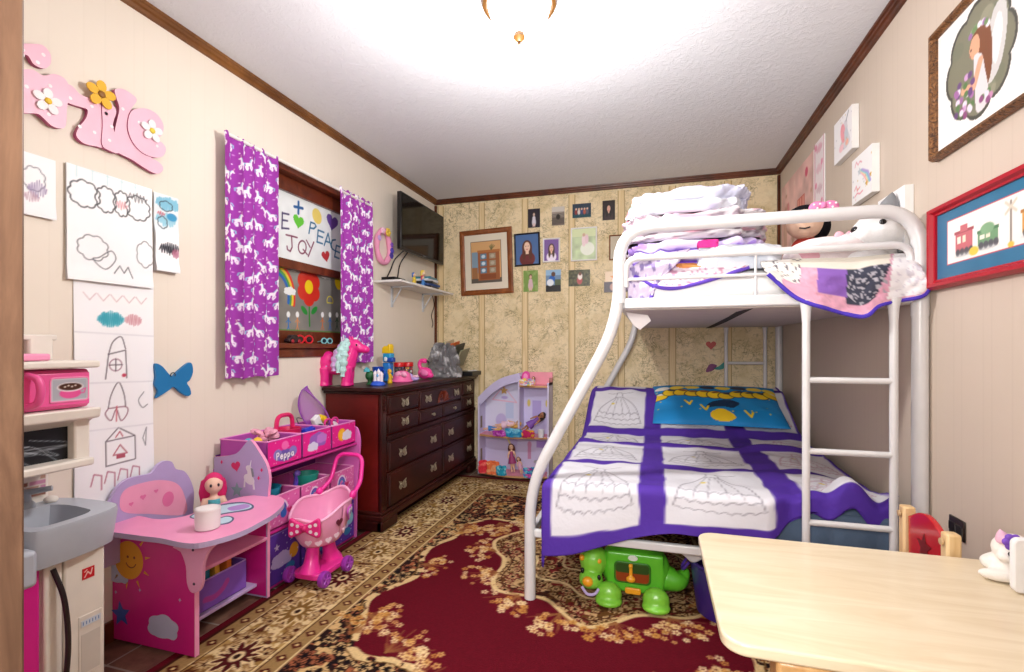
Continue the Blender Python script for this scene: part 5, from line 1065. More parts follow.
for u, yy, la in ((399, 3.10, 'jar of small toys with a red lid, next to the tall blue block toy'), (408, 3.16, 'jar of small toys with a red lid, next to the grey bag')):
    L = onD(u, 371, yy); t = thing('lidded_jar', la, 'jar', L, 'red lidded jars on the dresser'); cv = Cv(2*PI*.034, .10, .004, '4a3a48'); r_ = random.Random(u)
    for k in range(60): cv.ell(r_.uniform(0, .21), r_.uniform(0, .1), r_.uniform(.004, .010), r_.uniform(.004, .010), r_.choice(('c83a44', 'e8e4e0', '2c2430', 'd9a040', '3f6fb0', '6a8a4a', '8a2a3a')))
    a_, z_ = np.meshgrid(np.linspace(0, 2*PI, cv.nx), np.linspace(.002, .098, cv.ny)); b = MB(); b.grid(np.stack([L.x+.034*np.cos(a_), L.y+.034*np.sin(a_), L.z+z_], -1), cv.a); b.lathe([(0, .001), (.034, .001)], L, 1, seg=24); b.build('glass', [MC(.12, .5, coat=.5), M('4a3a48')], t)
    b = MB(); b.lathe([(.035, .098), (.038, .101), (.038, .124), (.034, .130), (0, .131)], L, seg=24); b.build('lid', M('c8141e', .3), t)
L = onD(402, 379, 2.98); t = thing('toy_hat', 'pink toy hat with a bow in the middle of the dresser', 'hat', L); b = MB(); b.lathe([(.072, 0), (.076, .006), (.066, .014), (.060, .040), (.050, .062), (.028, .074), (0, .077)], L, seg=28); b.build('crown', M('ef6aa8', .5), t); b = MB()
for s_ in (-1, 1): b.ell(L+V((.02+s_*.022, -.052, .055)), (.024, .012, .018), rot=(0, s_*.4, 0))
b.ell(L+V((.02, -.06, .055)), (.009, .009, .009)); b.build('bow', M('f4a4c8', .5), t)
L = onD(413, 380, 3.06); t = thing('toy_slipper', 'lilac and white toy slipper in front of the pink hat on the dresser', 'toy', L); b = MB(); b.ell(L+V((0, 0, .018)), (.05, .025, .019)); b.ell(L+V((-.025, 0, .030)), (.026, .024, .026)); b.build('sole', M('b9a2de', .5), t, remesh=.004); b = MB(); b.ell(L+V((.022, -.002, .034)), (.026, .022, .010)); b.build('strap', M('f0c8dc', .5), t)
L = onD(425, 378, 3.28); t = thing('toy_flamingo', 'hot pink toy bird with raised neck beside the grey bag on the dresser', 'toy', L); b = MB(); b.ell(L+V((0, 0, .045)), (.058, .040, .045)); b.tube(bez([L+V((-.02, 0, .06)), L+V((-.045, 0, .10)), L+V((-.035, 0, .135)), L+V((-.008, 0, .14))], 5), .016, seg=8); b.ell(L+V((-.004, 0, .136)), (.024, .020, .020)); b.ell(L+V((.045, -.01, .03)), (.030, .022, .022)); b.build('body', M('ee3f98', .4), t, remesh=.004); b = MB(); b.ell(L+V((.012, -.04, .05)), (.034, .010, .024), rot=(0, .4, 0)); b.build('wing', M('f27ab8', .5), t); b = MB(); b.tube([L+V((.012, 0, .138)), L+V((.032, -.004, .128)), L+V((.036, -.004, .118))], [.009, .007, .001], seg=8); b.build('beak', M('1c1418', .4), t)
# grey bag with magazines standing out of it
L = onD(444, 374, 3.62); 
lump('plastic_bag', L, (.30, .24, .26), solidc('6a696c', ((9, .60, .75, '8a898c'), (14, .72, .8, 'b0afb2')), 21), MC(.28, .5), 'grey plastic bag holding magazines at the far end of the dresser', 'bag', 3, .010, 21, pw=2.3, top=.5, wr=2.2, taper=.5)
for i, (dx, dy, col, tl, zz) in enumerate(((-.05, .035, '5f8a4a', -.16, .245), (-.01, .05, 'c8b89a', .10, .265), (.03, .06, 'd8652a', .20, .25), (.06, .075, '3a3f38', .34, .24), (.09, .085, '8c8a70', .46, .20))):
    b = MB(); b.cbox(L+V((dx+.02, dy+.03, zz-.05)), (.012, .17, .16), rot=(.15, tl, 0)); b.build('magazine', M(col, .5), None, bevel=.002, loc=L+V((dx, dy, zz-.15)), label=('green magazine at the left of the grey bag', 'cream magazine standing tallest in the grey bag', 'orange magazine in the middle of the grey bag', 'dark magazine leaning at the right of the grey bag', 'olive magazine tilted furthest right behind the grey bag')[i], cat='magazine', group='magazines in the grey bag')
L = onD(468, 373, 3.84); t = thing('game_console', 'flat black device with a white cable at the far right end of the dresser', 'console', L); b = MB(); b.cbox(L+V((0, 0, .018)), (.16, .22, .035)); b.build('case', M('111114', .35), t, bevel=.005); b = MB(); b.tube(bez([L+V((.02, -.05, .040)), L+V((.05, -.02, .042)), L+V((.03, .02, .041)), L+V((.06, .05, .041))], 6), .004, seg=6); b.build('cable', M('dcdcdc', .5), t)
# ================================================================ back wall pictures
def wallB(name, px, label, cat, draw, fw=0, fcol=None, d=.008, rot=0, res=.0045, mat_w=0, mat_c='e9e4d8', group=None):
    """photo corners (u0, v0, u1, v1) on the back wall"""
    p0, p1 = at(px[0], px[3], Y=YB-d), at(px[2], px[1], Y=YB-d); pc = at((px[0]+px[2])/2, (px[1]+px[3])/2, Y=YB-d); W_, H_ = p1.x-p0.x, abs(at(pc.x*0+(px[0]+px[2])/2, px[1], Y=YB-d).z-at((px[0]+px[2])/2, px[3], Y=YB-d).z)
    cx, cz = (p0.x+p1.x)/2, pc.z; o = thing(name, label, cat, (cx, YB-.001, cz-H_/2), group); Rr = Matrix.Rotation(rot, 3, 'Y'); ux, uz = Rr@V((1, 0, 0)), Rr@V((0, 0, 1)); C0 = V((cx, YB-d, cz))
    iw, ih = W_-2*fw, H_-2*fw; cv = Cv(iw, ih, res, mat_c); draw(cv, mat_w)
    b = MB(); panel(b, cv, C0-ux*iw/2-uz*ih/2, ux, uz, (0, d-.001, 0)); b.build('picture', [MC(.35, .4), M('cfc8bc')], o, smooth=False)
    if fw:
        b = MB(); prof = [(0, d-.001), (0, -.006), (fw*.3, -.012), (fw*.7, -.010), (fw, -.003), (fw, .002)]; ring = []
        for sx, sz in ((-1, -1), (1, -1), (1, 1), (-1, 1)): ring += [C0+ux*sx*(W_/2-q[0])+uz*sz*(H_/2-q[0])+V((0, q[1], 0)) for q in prof]
        n = len(prof); b.add(ring, [(i*n+k, i*n+k+1, ((i+1) % 4)*n+k+1, ((i+1) % 4)*n+k) for i in range(4) for k in range(n-1)]); b.build('picture_frame', fcol, o, smooth=False)
    return o
def portrait(bg, hair, skin, top, bg2=None, full=False):
    def f(c, mw):
        W_, H_ = c.W, c.H; c.rect(mw, mw, W_-mw, H_-mw, bg); x = W_/2
        if bg2:
            r = random.Random(int(W_*1e4)); [c.ell(r.uniform(mw, W_-mw), r.uniform(mw, H_-mw), .10*W_, .07*H_, bg2, al=.45) for _ in range(12)]
        if full:
            c.ell(x, H_*.28, W_*.17, H_*.22, top); c.ell(x, H_*.48, W_*.13, H_*.14, top); c.ell(x, H_*.72, W_*.12, H_*.11, hair); c.ell(x, H_*.69, W_*.085, H_*.08, skin)
            for s_ in (-1, 1): c.line([(x+s_*W_*.06, H_*.2), (x+s_*W_*.07, H_*.06)], W_*.07, skin)
        else:
            c.ell(x, H_*.18, W_*.34, H_*.25, top); c.ell(x, H_*.55, W_*.22, H_*.26, hair); c.ell(x-W_*.14, H_*.36, W_*.08, H_*.2, hair); c.ell(x+W_*.14, H_*.36, W_*.08, H_*.2, hair); c.rect(x-W_*.06, H_*.34, x+W_*.06, H_*.5, skin); c.ell(x, H_*.58, W_*.135, H_*.17, skin)
            for s_ in (-1, 1): c.ell(x+s_*W_*.055, H_*.61, W_*.018, H_*.012, '3a2a2a')
            c.line([(x-W_*.04, H_*.51), (x, H_*.495), (x+W_*.04, H_*.51)], .005, 'b0555a')
    return f
def hutch(c, mw):
    W_, H_ = c.W, c.H; c.rect(.0, 0, W_, H_, 'ddd3c0'); c.rect(.055, .06, W_-.055, H_-.06, '4a3a30'); c.rect(.06, .065, W_-.06, H_-.065, 'd2a470'); c.rect(.06, .065, W_-.06, .10, '5c564e'); c.rect(.065, .15, .125, .34, '7f96a8'); c.rect(.065, .10, .12, .20, '9a6a44')
    c.rect(.125, .085, W_-.075, .345, '9a5c36'); c.rect(.12, .33, W_-.07, .35, 'b0703f')
    for i in range(3):
        for j in range(2):
            x, y = .145+j*.085, .145+i*.062; c.rect(x, y, x+.06, y+.052, '5b7f98' if j == 0 else '9c8f78'); c.ell(x+.03, y+.026, .018, .016, 'c9d8e2' if j == 0 else 'b8ad98')
    c.rect(.14, .09, .29, .135, '84492a'); [c.line([(.25, .35), (.235+.012*k, .40-.008*abs(k-2))], .006, '6a6a44') for k in range(5)]
m_wf = wood('6a3818', '96562a', (4, 4, 4), .35, .3, 'picture_wood')
def q4(x0, y0, x1, y1): return (440+x0/4.8, 180+y0/4.8, 440+x1/4.8, 180+y1/4.8)
wallB('framed_picture', (460.5, 229, 512.5, 294.5), 'large tilted wooden framed picture of a china cabinet on the back wall', 'picture', hutch, .045, m_wf, .012, math.radians(-1.8))
wallB('framed_photo', q4(357, 254, 480, 412), 'black framed portrait of a long haired person in dark red on the back wall', 'photo', portrait('4a6a9c', '5a3020', 'e8c4ac', '6a2a2a'), .014, M('15131a', .3), .012, math.radians(-1.5))
wallB('photo_print', q4(422, 138, 480, 228), 'dark photo of a standing person in white, top left of the photo group', 'photo', portrait('2a2430', '3a2a28', 'd8b8a8', 'cfcad4', None, True), group='unframed photos on the back wall')
def beach(c, m_): c.rect(0, 0, c.W, c.H, '9a8f86'); c.rect(0, 0, c.W, c.H*.4, '6a6058'); c.rect(0, c.H*.72, c.W, c.H, 'c9c2ba'); [c.line([(0, c.H*(.1+.08*k)), (c.W, c.H*(.16+.08*k))], .006, '4a423c', .7) for k in range(7)]; c.ell(c.W*.5, c.H*.45, .018, .022, '2a2420')
wallB('photo_print', q4(537, 128, 597, 217), 'grey sepia photo of a figure on rocks, second in the top row of photos', 'photo', beach, group='unframed photos on the back wall')
def group_(c, m_):
    c.rect(0, 0, c.W, c.H, '2a3a4c'); c.rect(0, 0, c.W, c.H*.2, '1a4a54')
    for k, col in enumerate(('8a3a3a', 'd8d0c8', '3a4a7a', 'b05a4a', '5a5a6a')): x = c.W*(.2+.15*k); c.ell(x, c.H*.4, .012, .022, col); c.ell(x, c.H*.62, .008, .009, 'e0b8a0')
wallB('photo_print', q4(636, 113, 725, 180), 'wide dark photo of a row of people, third in the top row of photos', 'photo', group_, group='unframed photos on the back wall')
wallB('photo_print', q4(780, 98, 840, 192), 'dark photo with one pale face, rightmost of the top row beside the bunk bed', 'photo', portrait('2a2224', '1a1416', 'e0b09a', '3a2a2c'), group='unframed photos on the back wall')
wallB('framed_photo', q4(494, 279, 576, 394), 'white framed small portrait on a purple ground on the back wall', 'photo', portrait('7a5a9c', '4a342c', 'e6bca4', 'eadff0'), .012, M('f1eff0', .4), .012)
def field(c, m_): c.rect(0, 0, c.W, c.H, 'b8c8a0'); c.noise(8, .3); c.rect(0, c.H*.75, c.W, c.H, 'd2dcae'); c.ell(c.W*.65, c.H*.35, c.W*.3, c.H*.22, 'f2f3ea', al=.8); c.ell(c.W*.5, c.H*.62, .018, .05, 'e9d0d4'); c.ell(c.W*.62, c.H*.66, .016, .04, 'e4c4cc'); c.ell(c.W*.5, c.H*.8, .012, .014, 'c9a48c')
wallB('framed_photo', q4(628, 227, 754, 388), 'white framed bright photo of two figures in a sunny field on the back wall', 'photo', field, .012, M('f3f2f2', .4), .012)
wallB('framed_photo', (609.2, 234.6, 632, 259.6), 'brown framed photo half hidden by the upper bunk post', 'photo', portrait('b8ac96', '5a4030', 'd8b49c', '8a6a58'), .010, m_wf, .012)
wallB('photo_print', q4(400, 434, 470, 536), 'photo of a pale pink figure among green leaves, bottom row of photos', 'photo', portrait('7a9a4c', '6a5038', 'd8b49c', 'd0b0b8', 'a8b878', True), group='unframed photos on the back wall')
wallB('photo_print', q4(508, 431, 580, 536), 'photo of a figure in bright blue above a dark strip, bottom row of photos', 'photo', lambda c, m_: (c.rect(0, 0, c.W, c.H, '6a88a8'), c.rect(0, 0, c.W, c.H*.3, '17181a'), c.rect(0, c.H*.75, c.W, c.H, '8fb4d4'), c.ell(c.W*.42, c.H*.58, c.W*.2, c.H*.16, '1f5fb8'), c.ell(c.W*.5, c.H*.8, .018, .02, '5a3a2a'), c.ell(c.W*.3, c.H*.42, .03, .03, 'dfe6ec'), c.rect(c.W*.6, c.H*.3, c.W, c.H*.55, '4a5a3c')), group='unframed photos on the back wall')
wallB('photo_print', q4(617, 431, 720, 509), 'wide photo of a seated figure in red and white under dark trees, bottom row', 'photo', lambda c, m_: (c.rect(0, 0, c.W, c.H, '4a4a30'), c.noise(3, .9), c.ell(c.W*.52, c.H*.35, c.W*.13, c.H*.24, 'b04a4c'), c.ell(c.W*.54, c.H*.6, .02, .03, 'e9dcd4'), c.ell(c.W*.54, c.H*.75, .012, .014, '6a3a28')), group='unframed photos on the back wall')
wallB('photo_print', (605, 271, 634, 281.5), 'small orange card above a dark photo beside the bunk post', 'photo', lambda c, m_: (c.rect(0, 0, c.W, c.H, 'e8cdae'), c.poly(star(c.W*.3, c.H*.45, .03), 'e08a3c')), group='unframed photos on the back wall')
wallB('photo_print', (604, 281.5, 634, 292), 'small dark photo under an orange card beside the bunk post', 'photo', lambda c, m_: (c.rect(0, 0, c.W, c.H, '3a2a3c'), c.ell(c.W*.3, c.H*.5, .025, .03, 'b88a80'), c.ell(c.W*.6, c.H*.4, .03, .03, 'e0d0d0'), c.ell(c.W*.8, c.H*.5, .02, .03, '5a3a6a')), group='unframed photos on the back wall')
# small wall sticker of a bird seen under the bunk
t = thing('wall_sticker', 'small red and green bird sticker on the back wall under the bunk', 'sticker', (at(715, 365, Y=YB).x, YB-.001, .9))
for (u, v), col, pts in (((711, 345), 'c0504a', heart(0, 0, .04)), ((710, 368), '7a2f6a', bez2([(-.03, -.03), (.0, .03), (.05, .02), (.02, -.02)])), ((719, 366), '2a8a84', bez2([(-.04, -.02), (.0, .0), (.05, .04), (.045, -.01), (.0, -.03)]))):
    p = at(u, v, Y=YB-.003); b = MB(); b.prism(pts, p, (1, 0, 0), (0, 0, 1), (0, .002, 0)); b.build('shape', M(col, .5), t)
# ================================================================ toy organizer with fabric bins
OX0, OX1, OY0, OY1 = -1.915, -1.645, 1.735, 2.405
og = thing('toy_organizer', 'pink and purple childrens toy organizer rack along the left wall', 'toy organizer', (-1.78, 2.07, .001))
m_mag = M('c02a86', .4, coat=.2); m_pnk = M('ea5cae', .4, coat=.2)
side = [(OX0, .001), (OX1+.01, .001), (OX1+.015, .30), (OX1+.035, .50), (OX1+.03, .60), (OX1-.02, .645), (OX0+.03, .66), (OX0, .64)]
b = MB(); b.prism(side[:3]+bez2(side[2:7], 5, False)[1:]+side[7:], (0, OY1, 0), (1, 0, 0), (0, 0, 1), (0, .014, 0)); b.build('side_panel', M('dc6cc0', .4), og, bevel=.003)
b = MB(); b.prism([(OX0, .001), (OX1+.01, .001), (OX1+.012, .50), (OX1-.03, .53), (OX0, .54)], (0, OY0-.014, 0), (1, 0, 0), (0, 0, 1), (0, .014, 0)); b.build('side_panel', M('c95ab8', .4), og, bevel=.003)
MB().box((OX0, OY0, .02), (OX0+.006, OY1, .60)).build('back_panel', M('7a2a8c', .5), og)
for z, xf in ((.545, OX1+.004), (.262, OX1+.002), (.012, OX1)):
    MB().box((OX0+.006, OY0, z-.006), (xf, OY1, z+.004)).build('shelf_panel', m_mag, og, bevel=.002)
for z, x in ((.540, OX1+.012), (.259, OX1+.004)): b = MB(); b.tube([(x, OY0, z), (x, OY1, z)], .0075, seg=8); b.build('rail', m_mag, og)
def bin_(y0, y1, x0, x1, z0, z1, outer, inner, draw, label, name='fabric_bin', group='fabric bins in the pink toy organizer', tilt=0.):
    o = thing(name, label, 'bin', ((x0+x1)/2, (y0+y1)/2, z0), group); t_ = .006; zr = z1+tilt
    b = MB()
    b.box((x0, y0, z0), (x1, y1, z0+t_))
    for a_, c_ in (((x0, y0), (x0+t_, y1)), ((x0, y0), (x1, y0+t_)), ((x0, y1-t_), (x1, y1)), ((x1-t_, y0), (x1, y1))): b.box((a_[0], a_[1], z0), (c_[0], c_[1], z1))
    b.build('bin_body', M(outer, .7), o, bevel=.002)
    b = MB(); b.tube(fillet([(x0, y0, z1), (x1, y0, z1), (x1, y1, z1), (x0, y1, z1), (x0, y0, z1)], .01, 3), .0035, seg=6); b.build('bin_trim', M(inner, .7), o)
    cv = Cv(y1-y0-.006, z1-z0-.008, .003, outer); draw(cv); b = MB(); panel(b, cv, (x1+.0015, y0+.003, z0+.004), (0, 1, 0), (0, 0, 1), (-.0012, 0, 0)); b.build('front_print', [MC(.6, .25), M(outer, .7)], o, smooth=False); return o
w3 = (OY1-OY0)/3; ys = [OY0+.006+k*w3 for k in range(3)]; r_ = random.Random(4)
def base_pink(c, col='e5258f'):
    c.rect(0, 0, c.W, c.H, col); [c.ell(r_.uniform(0, c.W), r_.uniform(0, c.H), .0025, .0025, 'f9b8dc') for _ in range(14)]
def pr1(c):
    base_pink(c); c.ell(c.W*.5, c.H*.34, .062, .026, '6a58b0'); c.ell(c.W*.28, c.H*.42, .026, .024, '8a7ac8'); c.ell(c.W*.74, c.H*.42, .026, .024, '8a7ac8'); c.ell(c.W*.5, c.H*.74, .022, .020, 'f06ab4')
    x0, y0, w_ = c.W*.5-.052, c.H*.22, .0065                      # the word  Peppa
    for k, gl in enumerate('Peppa'):
        x = x0+k*.023; L = lambda p: (c.line([(x+a, y0+d) for a, d in p], w_+.004, '3a2a6a'), c.line([(x+a, y0+d) for a, d in p], w_, 'f6eef8'))
        if gl == 'P': L([(0, 0), (0, .030), (.010, .030), (.014, .022), (.009, .015), (0, .015)])
        if gl == 'p': L([(0, -.012), (0, .017), (.008, .018), (.013, .010), (.008, .001), (0, .002)])
        if gl == 'e': L([(0, .010), (.013, .010), (.009, .019), (.002, .016), (0, .006), (.006, -.001), (.013, .003)])
        if gl == 'a': L([(.013, .017), (.004, .018), (0, .008), (.005, 0), (.012, .006), (.013, .017), (.013, 0)])
def pr2(c): base_pink(c); c.poly(cloud(c.W*.52, c.H*.56, .12, .075), '9a62c0'); c.poly(cloud(c.W*.66, c.H*.62, .07, .05), 'c07ad0'); c.poly(cloud(c.W*.34, c.H*.32, .07, .045), 'd8d4ee')
def pr3(c): base_pink(c); c.ell(c.W*.40, c.H*.52, .034, .034, 'f0a028'); c.ell(c.W*.40, c.H*.52, .026, .026, 'f4b83a'); c.poly(cloud(c.W*.62, c.H*.42, .075, .055), 'e2d9ee')
TOPZ0, TOPZ1 = .553, .672; xa, xb = OX0+.02, OX1+.012
bin_(ys[0], ys[0]+w3-.008, xa, xb, TOPZ0, TOPZ1, 'b84cae', 'e88ccc', pr1, 'hot pink top bin with white lettering on the toy organizer, nearest of the top row')
bin_(ys[1], ys[1]+w3-.008, xa, xb, TOPZ0, TOPZ1, 'b84cae', 'e88ccc', pr2, 'hot pink top bin with purple cloud print, middle of the top row on the organizer')
bin_(ys[2], ys[2]+w3-.014, xa, xb, TOPZ0, TOPZ1, 'b84cae', 'e88ccc', pr3, 'hot pink top bin with orange sun print, farthest of the top row on the organizer')
def pm(k):
    def f(c):
        c.rect(0, 0, c.W, c.H, 'e06ab0'); [c.ell(r_.uniform(0, c.W), r_.uniform(0, c.H), .004, .003, r_.choice(('f2a8d2', 'c94a9a', 'f6c6e2'))) for _ in range(60)]
        for q in range(3): c.line([(c.W*.5+(.020+.008*q)*math.cos(a)-.01, c.H*.45+(.030+.010*q)*math.sin(a)) for a in np.linspace(.3, 3.4, 12)], .008, ('2f7fc0', '5a4ac0', 'e9e0f2')[q])
        c.ell(c.W*.5, c.H*.38, .020, .022, ('3a6ac0', '4a8ac8', '7a5ac0')[k]); c.poly(heart(c.W*.68, c.H*.40, .018), 'c8286a')
    return f
for k, la in enumerate(('glitter pink bin in the middle row of the organizer, nearest the desk', 'glitter pink bin in the middle of the middle row, behind the doll cart handle', 'glitter pink bin in the middle row of the organizer, farthest, beside the dresser')):
    bin_(ys[k], ys[k]+w3-.008-(.006 if k == 2 else 0), xa, OX1+.003, .272, .415, 'd25aa8', 'efa0d0', pm(k), la)
def pl(k):
    def f(c):
        c.rect(0, 0, c.W, c.H, '5a36a0'); c.poly(cloud(c.W*.45, c.H*.42, .12, .07), 'b9aee0'); c.poly(star(c.W*.3, c.H*.72, .018), 'cfc4ee'); c.poly(star(c.W*.75, c.H*.8, .014), 'cfc4ee'); c.ell(c.W*.82, c.H*.5, .03, .035, ('e0a030', '3aa0b8', '8ac0d8')[k]); c.ell(c.W*.7, c.H*.2, .03, .02, '3a7ab0')
        [c.ell(r_.uniform(0, c.W), r_.uniform(0, c.H), .003, .003, 'd8ccf2') for _ in range(16)]
    return f
for k, la in enumerate(('large purple cloud print bin in the bottom row beside the desk', 'large purple cloud print bin in the bottom row right behind the doll cart', 'large purple cloud print bin in the bottom row next to the dresser')):
    bin_(ys[k], ys[k]+w3-.008-(.006 if k == 2 else 0), xa, OX1+.003, .018, .245, '4e2e92', '8a6ac8', pl(k), la)
# toys lying in the bins
def inbin(k, dx, dy, z): return V((-1.79+dx, ys[k]+w3/2+dy, z))
L = inbin(0, .03, .02, TOPZ0+.007); t = thing('toy_bouquet', 'pink fabric flower in the nearest top bin of the organizer', 'flower', L); b = MB()
for k in range(14): a = k*2.4; d = .012+.0028*k; b.ell(L+V((d*math.cos(a), d*math.sin(a), .115+.02*math.cos(k))), (.026, .020, .012), rot=(.5*math.cos(a), .6*math.sin(a), a), seg=8)
b.build('petals', M('e7a0b8', .7), t); b = MB(); b.ell(L+V((0, 0, .128)), (.016, .016, .014)); b.tube([L+V((0, 0, .0)), L+V((0, 0, .115))], .012, seg=8); b.build('flower_centre', M('6a1f3c', .6), t)
L = inbin(0, .02, .05, TOPZ0+.007); t = thing('dark_disc', 'dark green round toy plate beside the pink flower in the organizer', 'toy', L); b = MB(); b.lathe([(0, 0), (.050, .002), (.054, .008), (.046, .014), (0, .016)], L+V((0, 0, .075)), ax=(.3, -.1, .7), seg=24); b.build('plate', M('2a2c22', .5), t); b = MB(); b.tube([L, L+V((0, 0, .08))], .02, seg=8); b.build('stem', M('3a3c32', .5), t)
for dx, dy, col, la in ((.02, -.075, '45a8c8', 'small blue ball in the nearest top bin of the organizer'), (.04, -.045, 'f0c23a', 'small yellow ball next to the pink flower in the organizer')):
    L = inbin(0, dx, dy, TOPZ0+.007); b = MB(); b.ell(L+V((0, 0, .095)), .022); b.tube([L, L+V((0, 0, .085))], [.02, .014], seg=8); b.build('ball', M(col, .4), None, loc=tuple(L), label=la, cat='ball')
L = inbin(1, .0, -.03, TOPZ0+.007); t = thing('toy_basket', 'hot pink toy basket with a raised handle in the middle top bin', 'toy basket', L); b = MB(); b.lathe([(.05, 0), (.062, .09), (.066, .12), (.060, .12), (.045, .01), (0, .008)], L, seg=20); b.build('basket_body', M('d8205c', .35), t); b = MB(); b.tube(fillet([L+V((-.02, -.058, .115)), L+V((-.02, -.05, .185)), L+V((-.02, .05, .185)), L+V((-.02, .058, .115))], .035), .011, seg=8); b.build('handle', M('e0246a', .35), t)
L = inbin(1, .03, .045, TOPZ0+.007); t = thing('blue_toy_tray', 'blue plastic toy tray tipped in the middle top bin', 'toy', L); b = MB(); b.cbox(L+V((0, 0, .085)), (.11, .07, .02), rot=(.15, -.25, 0)); b.cbox(L+V((0, 0, .095)), (.09, .06, .02), rot=(.15, -.25, 0)); b.build('tray', M('2438c0', .4), t, bevel=.005); b = MB(); b.cbox(L+V((0, 0, .035)), (.05, .05, .07)); b.build('box', M('4a3ac0', .5), t, bevel=.005)
L = inbin(2, -.02, -.04, TOPZ0+.007); t = thing('butterfly_net', 'sheer purple toy net with a wire rim standing in the far top bin', 'toy net', L); m_net = NT('purple_net'); m_net.col('9a3aae'); m_net.set(Roughness=.7, Alpha=.62); mn = m_net.m
u, v = np.meshgrid(np.linspace(0, 1, 16), np.linspace(0, 1, 14)); hw = .075*np.sin(np.pi*np.clip(v*.80+.18, 0, 1))**.8; dd_ = (u-.5)*2*hw+.055-.10*v; Pn = np.stack([L.x+.80*dd_+.0*v, L.y-.01+.45*dd_+.03*np.sin(u*PI), L.z+.07+.225*v+.02*np.sin(u*PI)], -1)
b = MB(); b.grid(Pn); b.build('net', mn, t); b = MB(); b.tube([V(p) for p in Pn[:, 0]]+[V(p) for p in Pn[-1]]+[V(p) for p in Pn[::-1, -1]], .0035, seg=6); b.tube([V(Pn[0, 8]), L+V((0, .06, .0))], .004, seg=6); b.build('rim', M('8a3aa8', .5), t)
b = MB(); b.tube(bez([V(Pn[4, 0]), L+V((-.055, -.06, .14)), L+V((-.02, -.04, .05)), L+V((0, -.03, .0))], 6), .0025, seg=6); b.build('wire', M('4a4a50', .4), t)
L = inbin(2, .02, -.055, TOPZ0+.007); t = thing('toy_gun', 'white and yellow toy water blaster in the far top bin', 'toy', L); b = MB(); b.cbox(L+V((0, 0, .115)), (.03, .05, .085), rot=(.5, 0, 0)); b.cbox(L+V((0, .045, .095)), (.03, .12, .025), rot=(-.25, 0, 0)); b.cbox(L+V((0, .0, .045)), (.028, .03, .09)); b.build('blaster_body', M('e9e9ec', .4), t, bevel=.006); b = MB(); b.tube([L+V((.004, .015, .145)), L+V((.006, .075, .120))], [.018, .022], seg=10); b.build('tank', M('f0cc28', .4), t)
L = inbin(2, .055, .03, TOPZ0+.007); t = thing('play_glasses', 'hot pink toy ring glasses on top of the far top bin', 'toy', L); b = MB()
for k in (0, 1): b.tube([L+V((.004, -.045+k*.06+.027*math.cos(a), .112+.021*math.sin(a))) for a in np.linspace(0, 2*PI, 17)[:-1]], .0065, closed=True, seg=6)
b.tube([L+V((.004, -.018, .112)), L+V((.004, -.012, .115))], .006, seg=6); b.tube([L+V((.004, -.045, .09)), L+V((.0, -.03, .0))], .008, seg=6); b.build('rings', M('e0388c', .4), t)
L = inbin(2, .045, .045, TOPZ0+.007); b = MB(); b.ell(L+V((0, 0, .085)), (.03, .034, .028)); b.tube([L, L+V((0, 0, .07))], .02, seg=8); b.build('toy_ball', M('d8c8d2', .6), None, loc=tuple(L), label='pale pink ball under the ring glasses in the far top bin', cat='ball')
for k, col, la, y in ((0, '1f8aa8', 'teal toy dish in the nearest middle bin of the organizer', -.02), (1, '2a9a8a', 'green toy bowl in the middle bin behind the doll cart handle', .02)):
    L = V((-1.72, ys[k]+w3/2+y, .279)); b = MB(); b.lathe([(.03, 0), (.035, .09), (.056, .135), (.062, .165), (.056, .165), (.03, .11), (0, .10)], L, seg=22); b.build('toy_bowl', M(col, .4), None, loc=tuple(L), label=la, cat='toy bowl')
L = V((-1.74, ys[1]+.08, .279)); t = thing('toy_rod', 'long violet toy rod lying across the middle bins', 'toy', L); b = MB(); b.tube([L+V((0, -.03, 0)), L+V((.01, .0, .17))], .012, seg=8); b.build('rod', M('6a4ac8', .4), t); b = MB(); b.ell(L+V((.01, 0, .175)), .016); b.build('tip', M('8a6ad8', .4), t)
# ================================================================ chair desk
dk = thing('chair_desk', 'pink and lavender childrens chair desk with a wide curved top near the play kitchen', 'desk', (-1.7, 1.5, .001))
m_dm, m_dp, m_dl = M('d81e8c', .4, coat=.2), M('f29ac4', .4, coat=.2), M('b9a6d6', .45, coat=.1)
b = MB(); YF = 1.305; b.box((-1.925, YF, .0125), (-1.533, YF+.014, .425), 0); b.box((-1.533, YF-.001, .0125), (-1.529, YF+.015, .425), 1)
def dec(pts, m_, h=.0008): b.prism(pts, (0, YF-.0002, 0), (1, 0, 0), (0, 0, 1), (0, -h, 0), m_)
fx = lambda u, v: (at(u, v, Y=YF).x, at(u, v, Y=YF).z)
c0 = fx(127, 584); c0 = fx(129, 560); dec(cloud(c0[0]-.055, c0[1]-.06, .10, .07), 4)
for k in range(10): a = k*2*PI/10+.2; dec([(c0[0]+.082*math.cos(a)-.005*math.sin(a), c0[1]+.082*math.sin(a)+.005*math.cos(a)), (c0[0]+.108*math.cos(a), c0[1]+.108*math.sin(a)), (c0[0]+.082*math.cos(a)+.005*math.sin(a), c0[1]+.082*math.sin(a)-.005*math.cos(a))], 2)
dec(circ(c0[0], c0[1], .070), 2, .0012); [dec(circ(c0[0]+s_*.016+.012, c0[1]+.012, .005, n=10), 5, .0016) for s_ in (-1, 1)]; dec([(c0[0]+.012+.028*math.cos(a), c0[1]+.028*math.sin(a)) for a in np.linspace(PI+.4, 2*PI-.4, 9)]+[(c0[0]+.012+.024*math.cos(a), c0[1]+.024*math.sin(a)) for a in np.linspace(2*PI-.4, PI+.4, 9)], 5, .0016)
c1 = fx(121, 614); dec(star(c1[0], c1[1], .048, a0=PI/2+.15), 3); c1 = fx(163, 628); dec(cloud(c1[0], c1[1], .13, .085), 4)
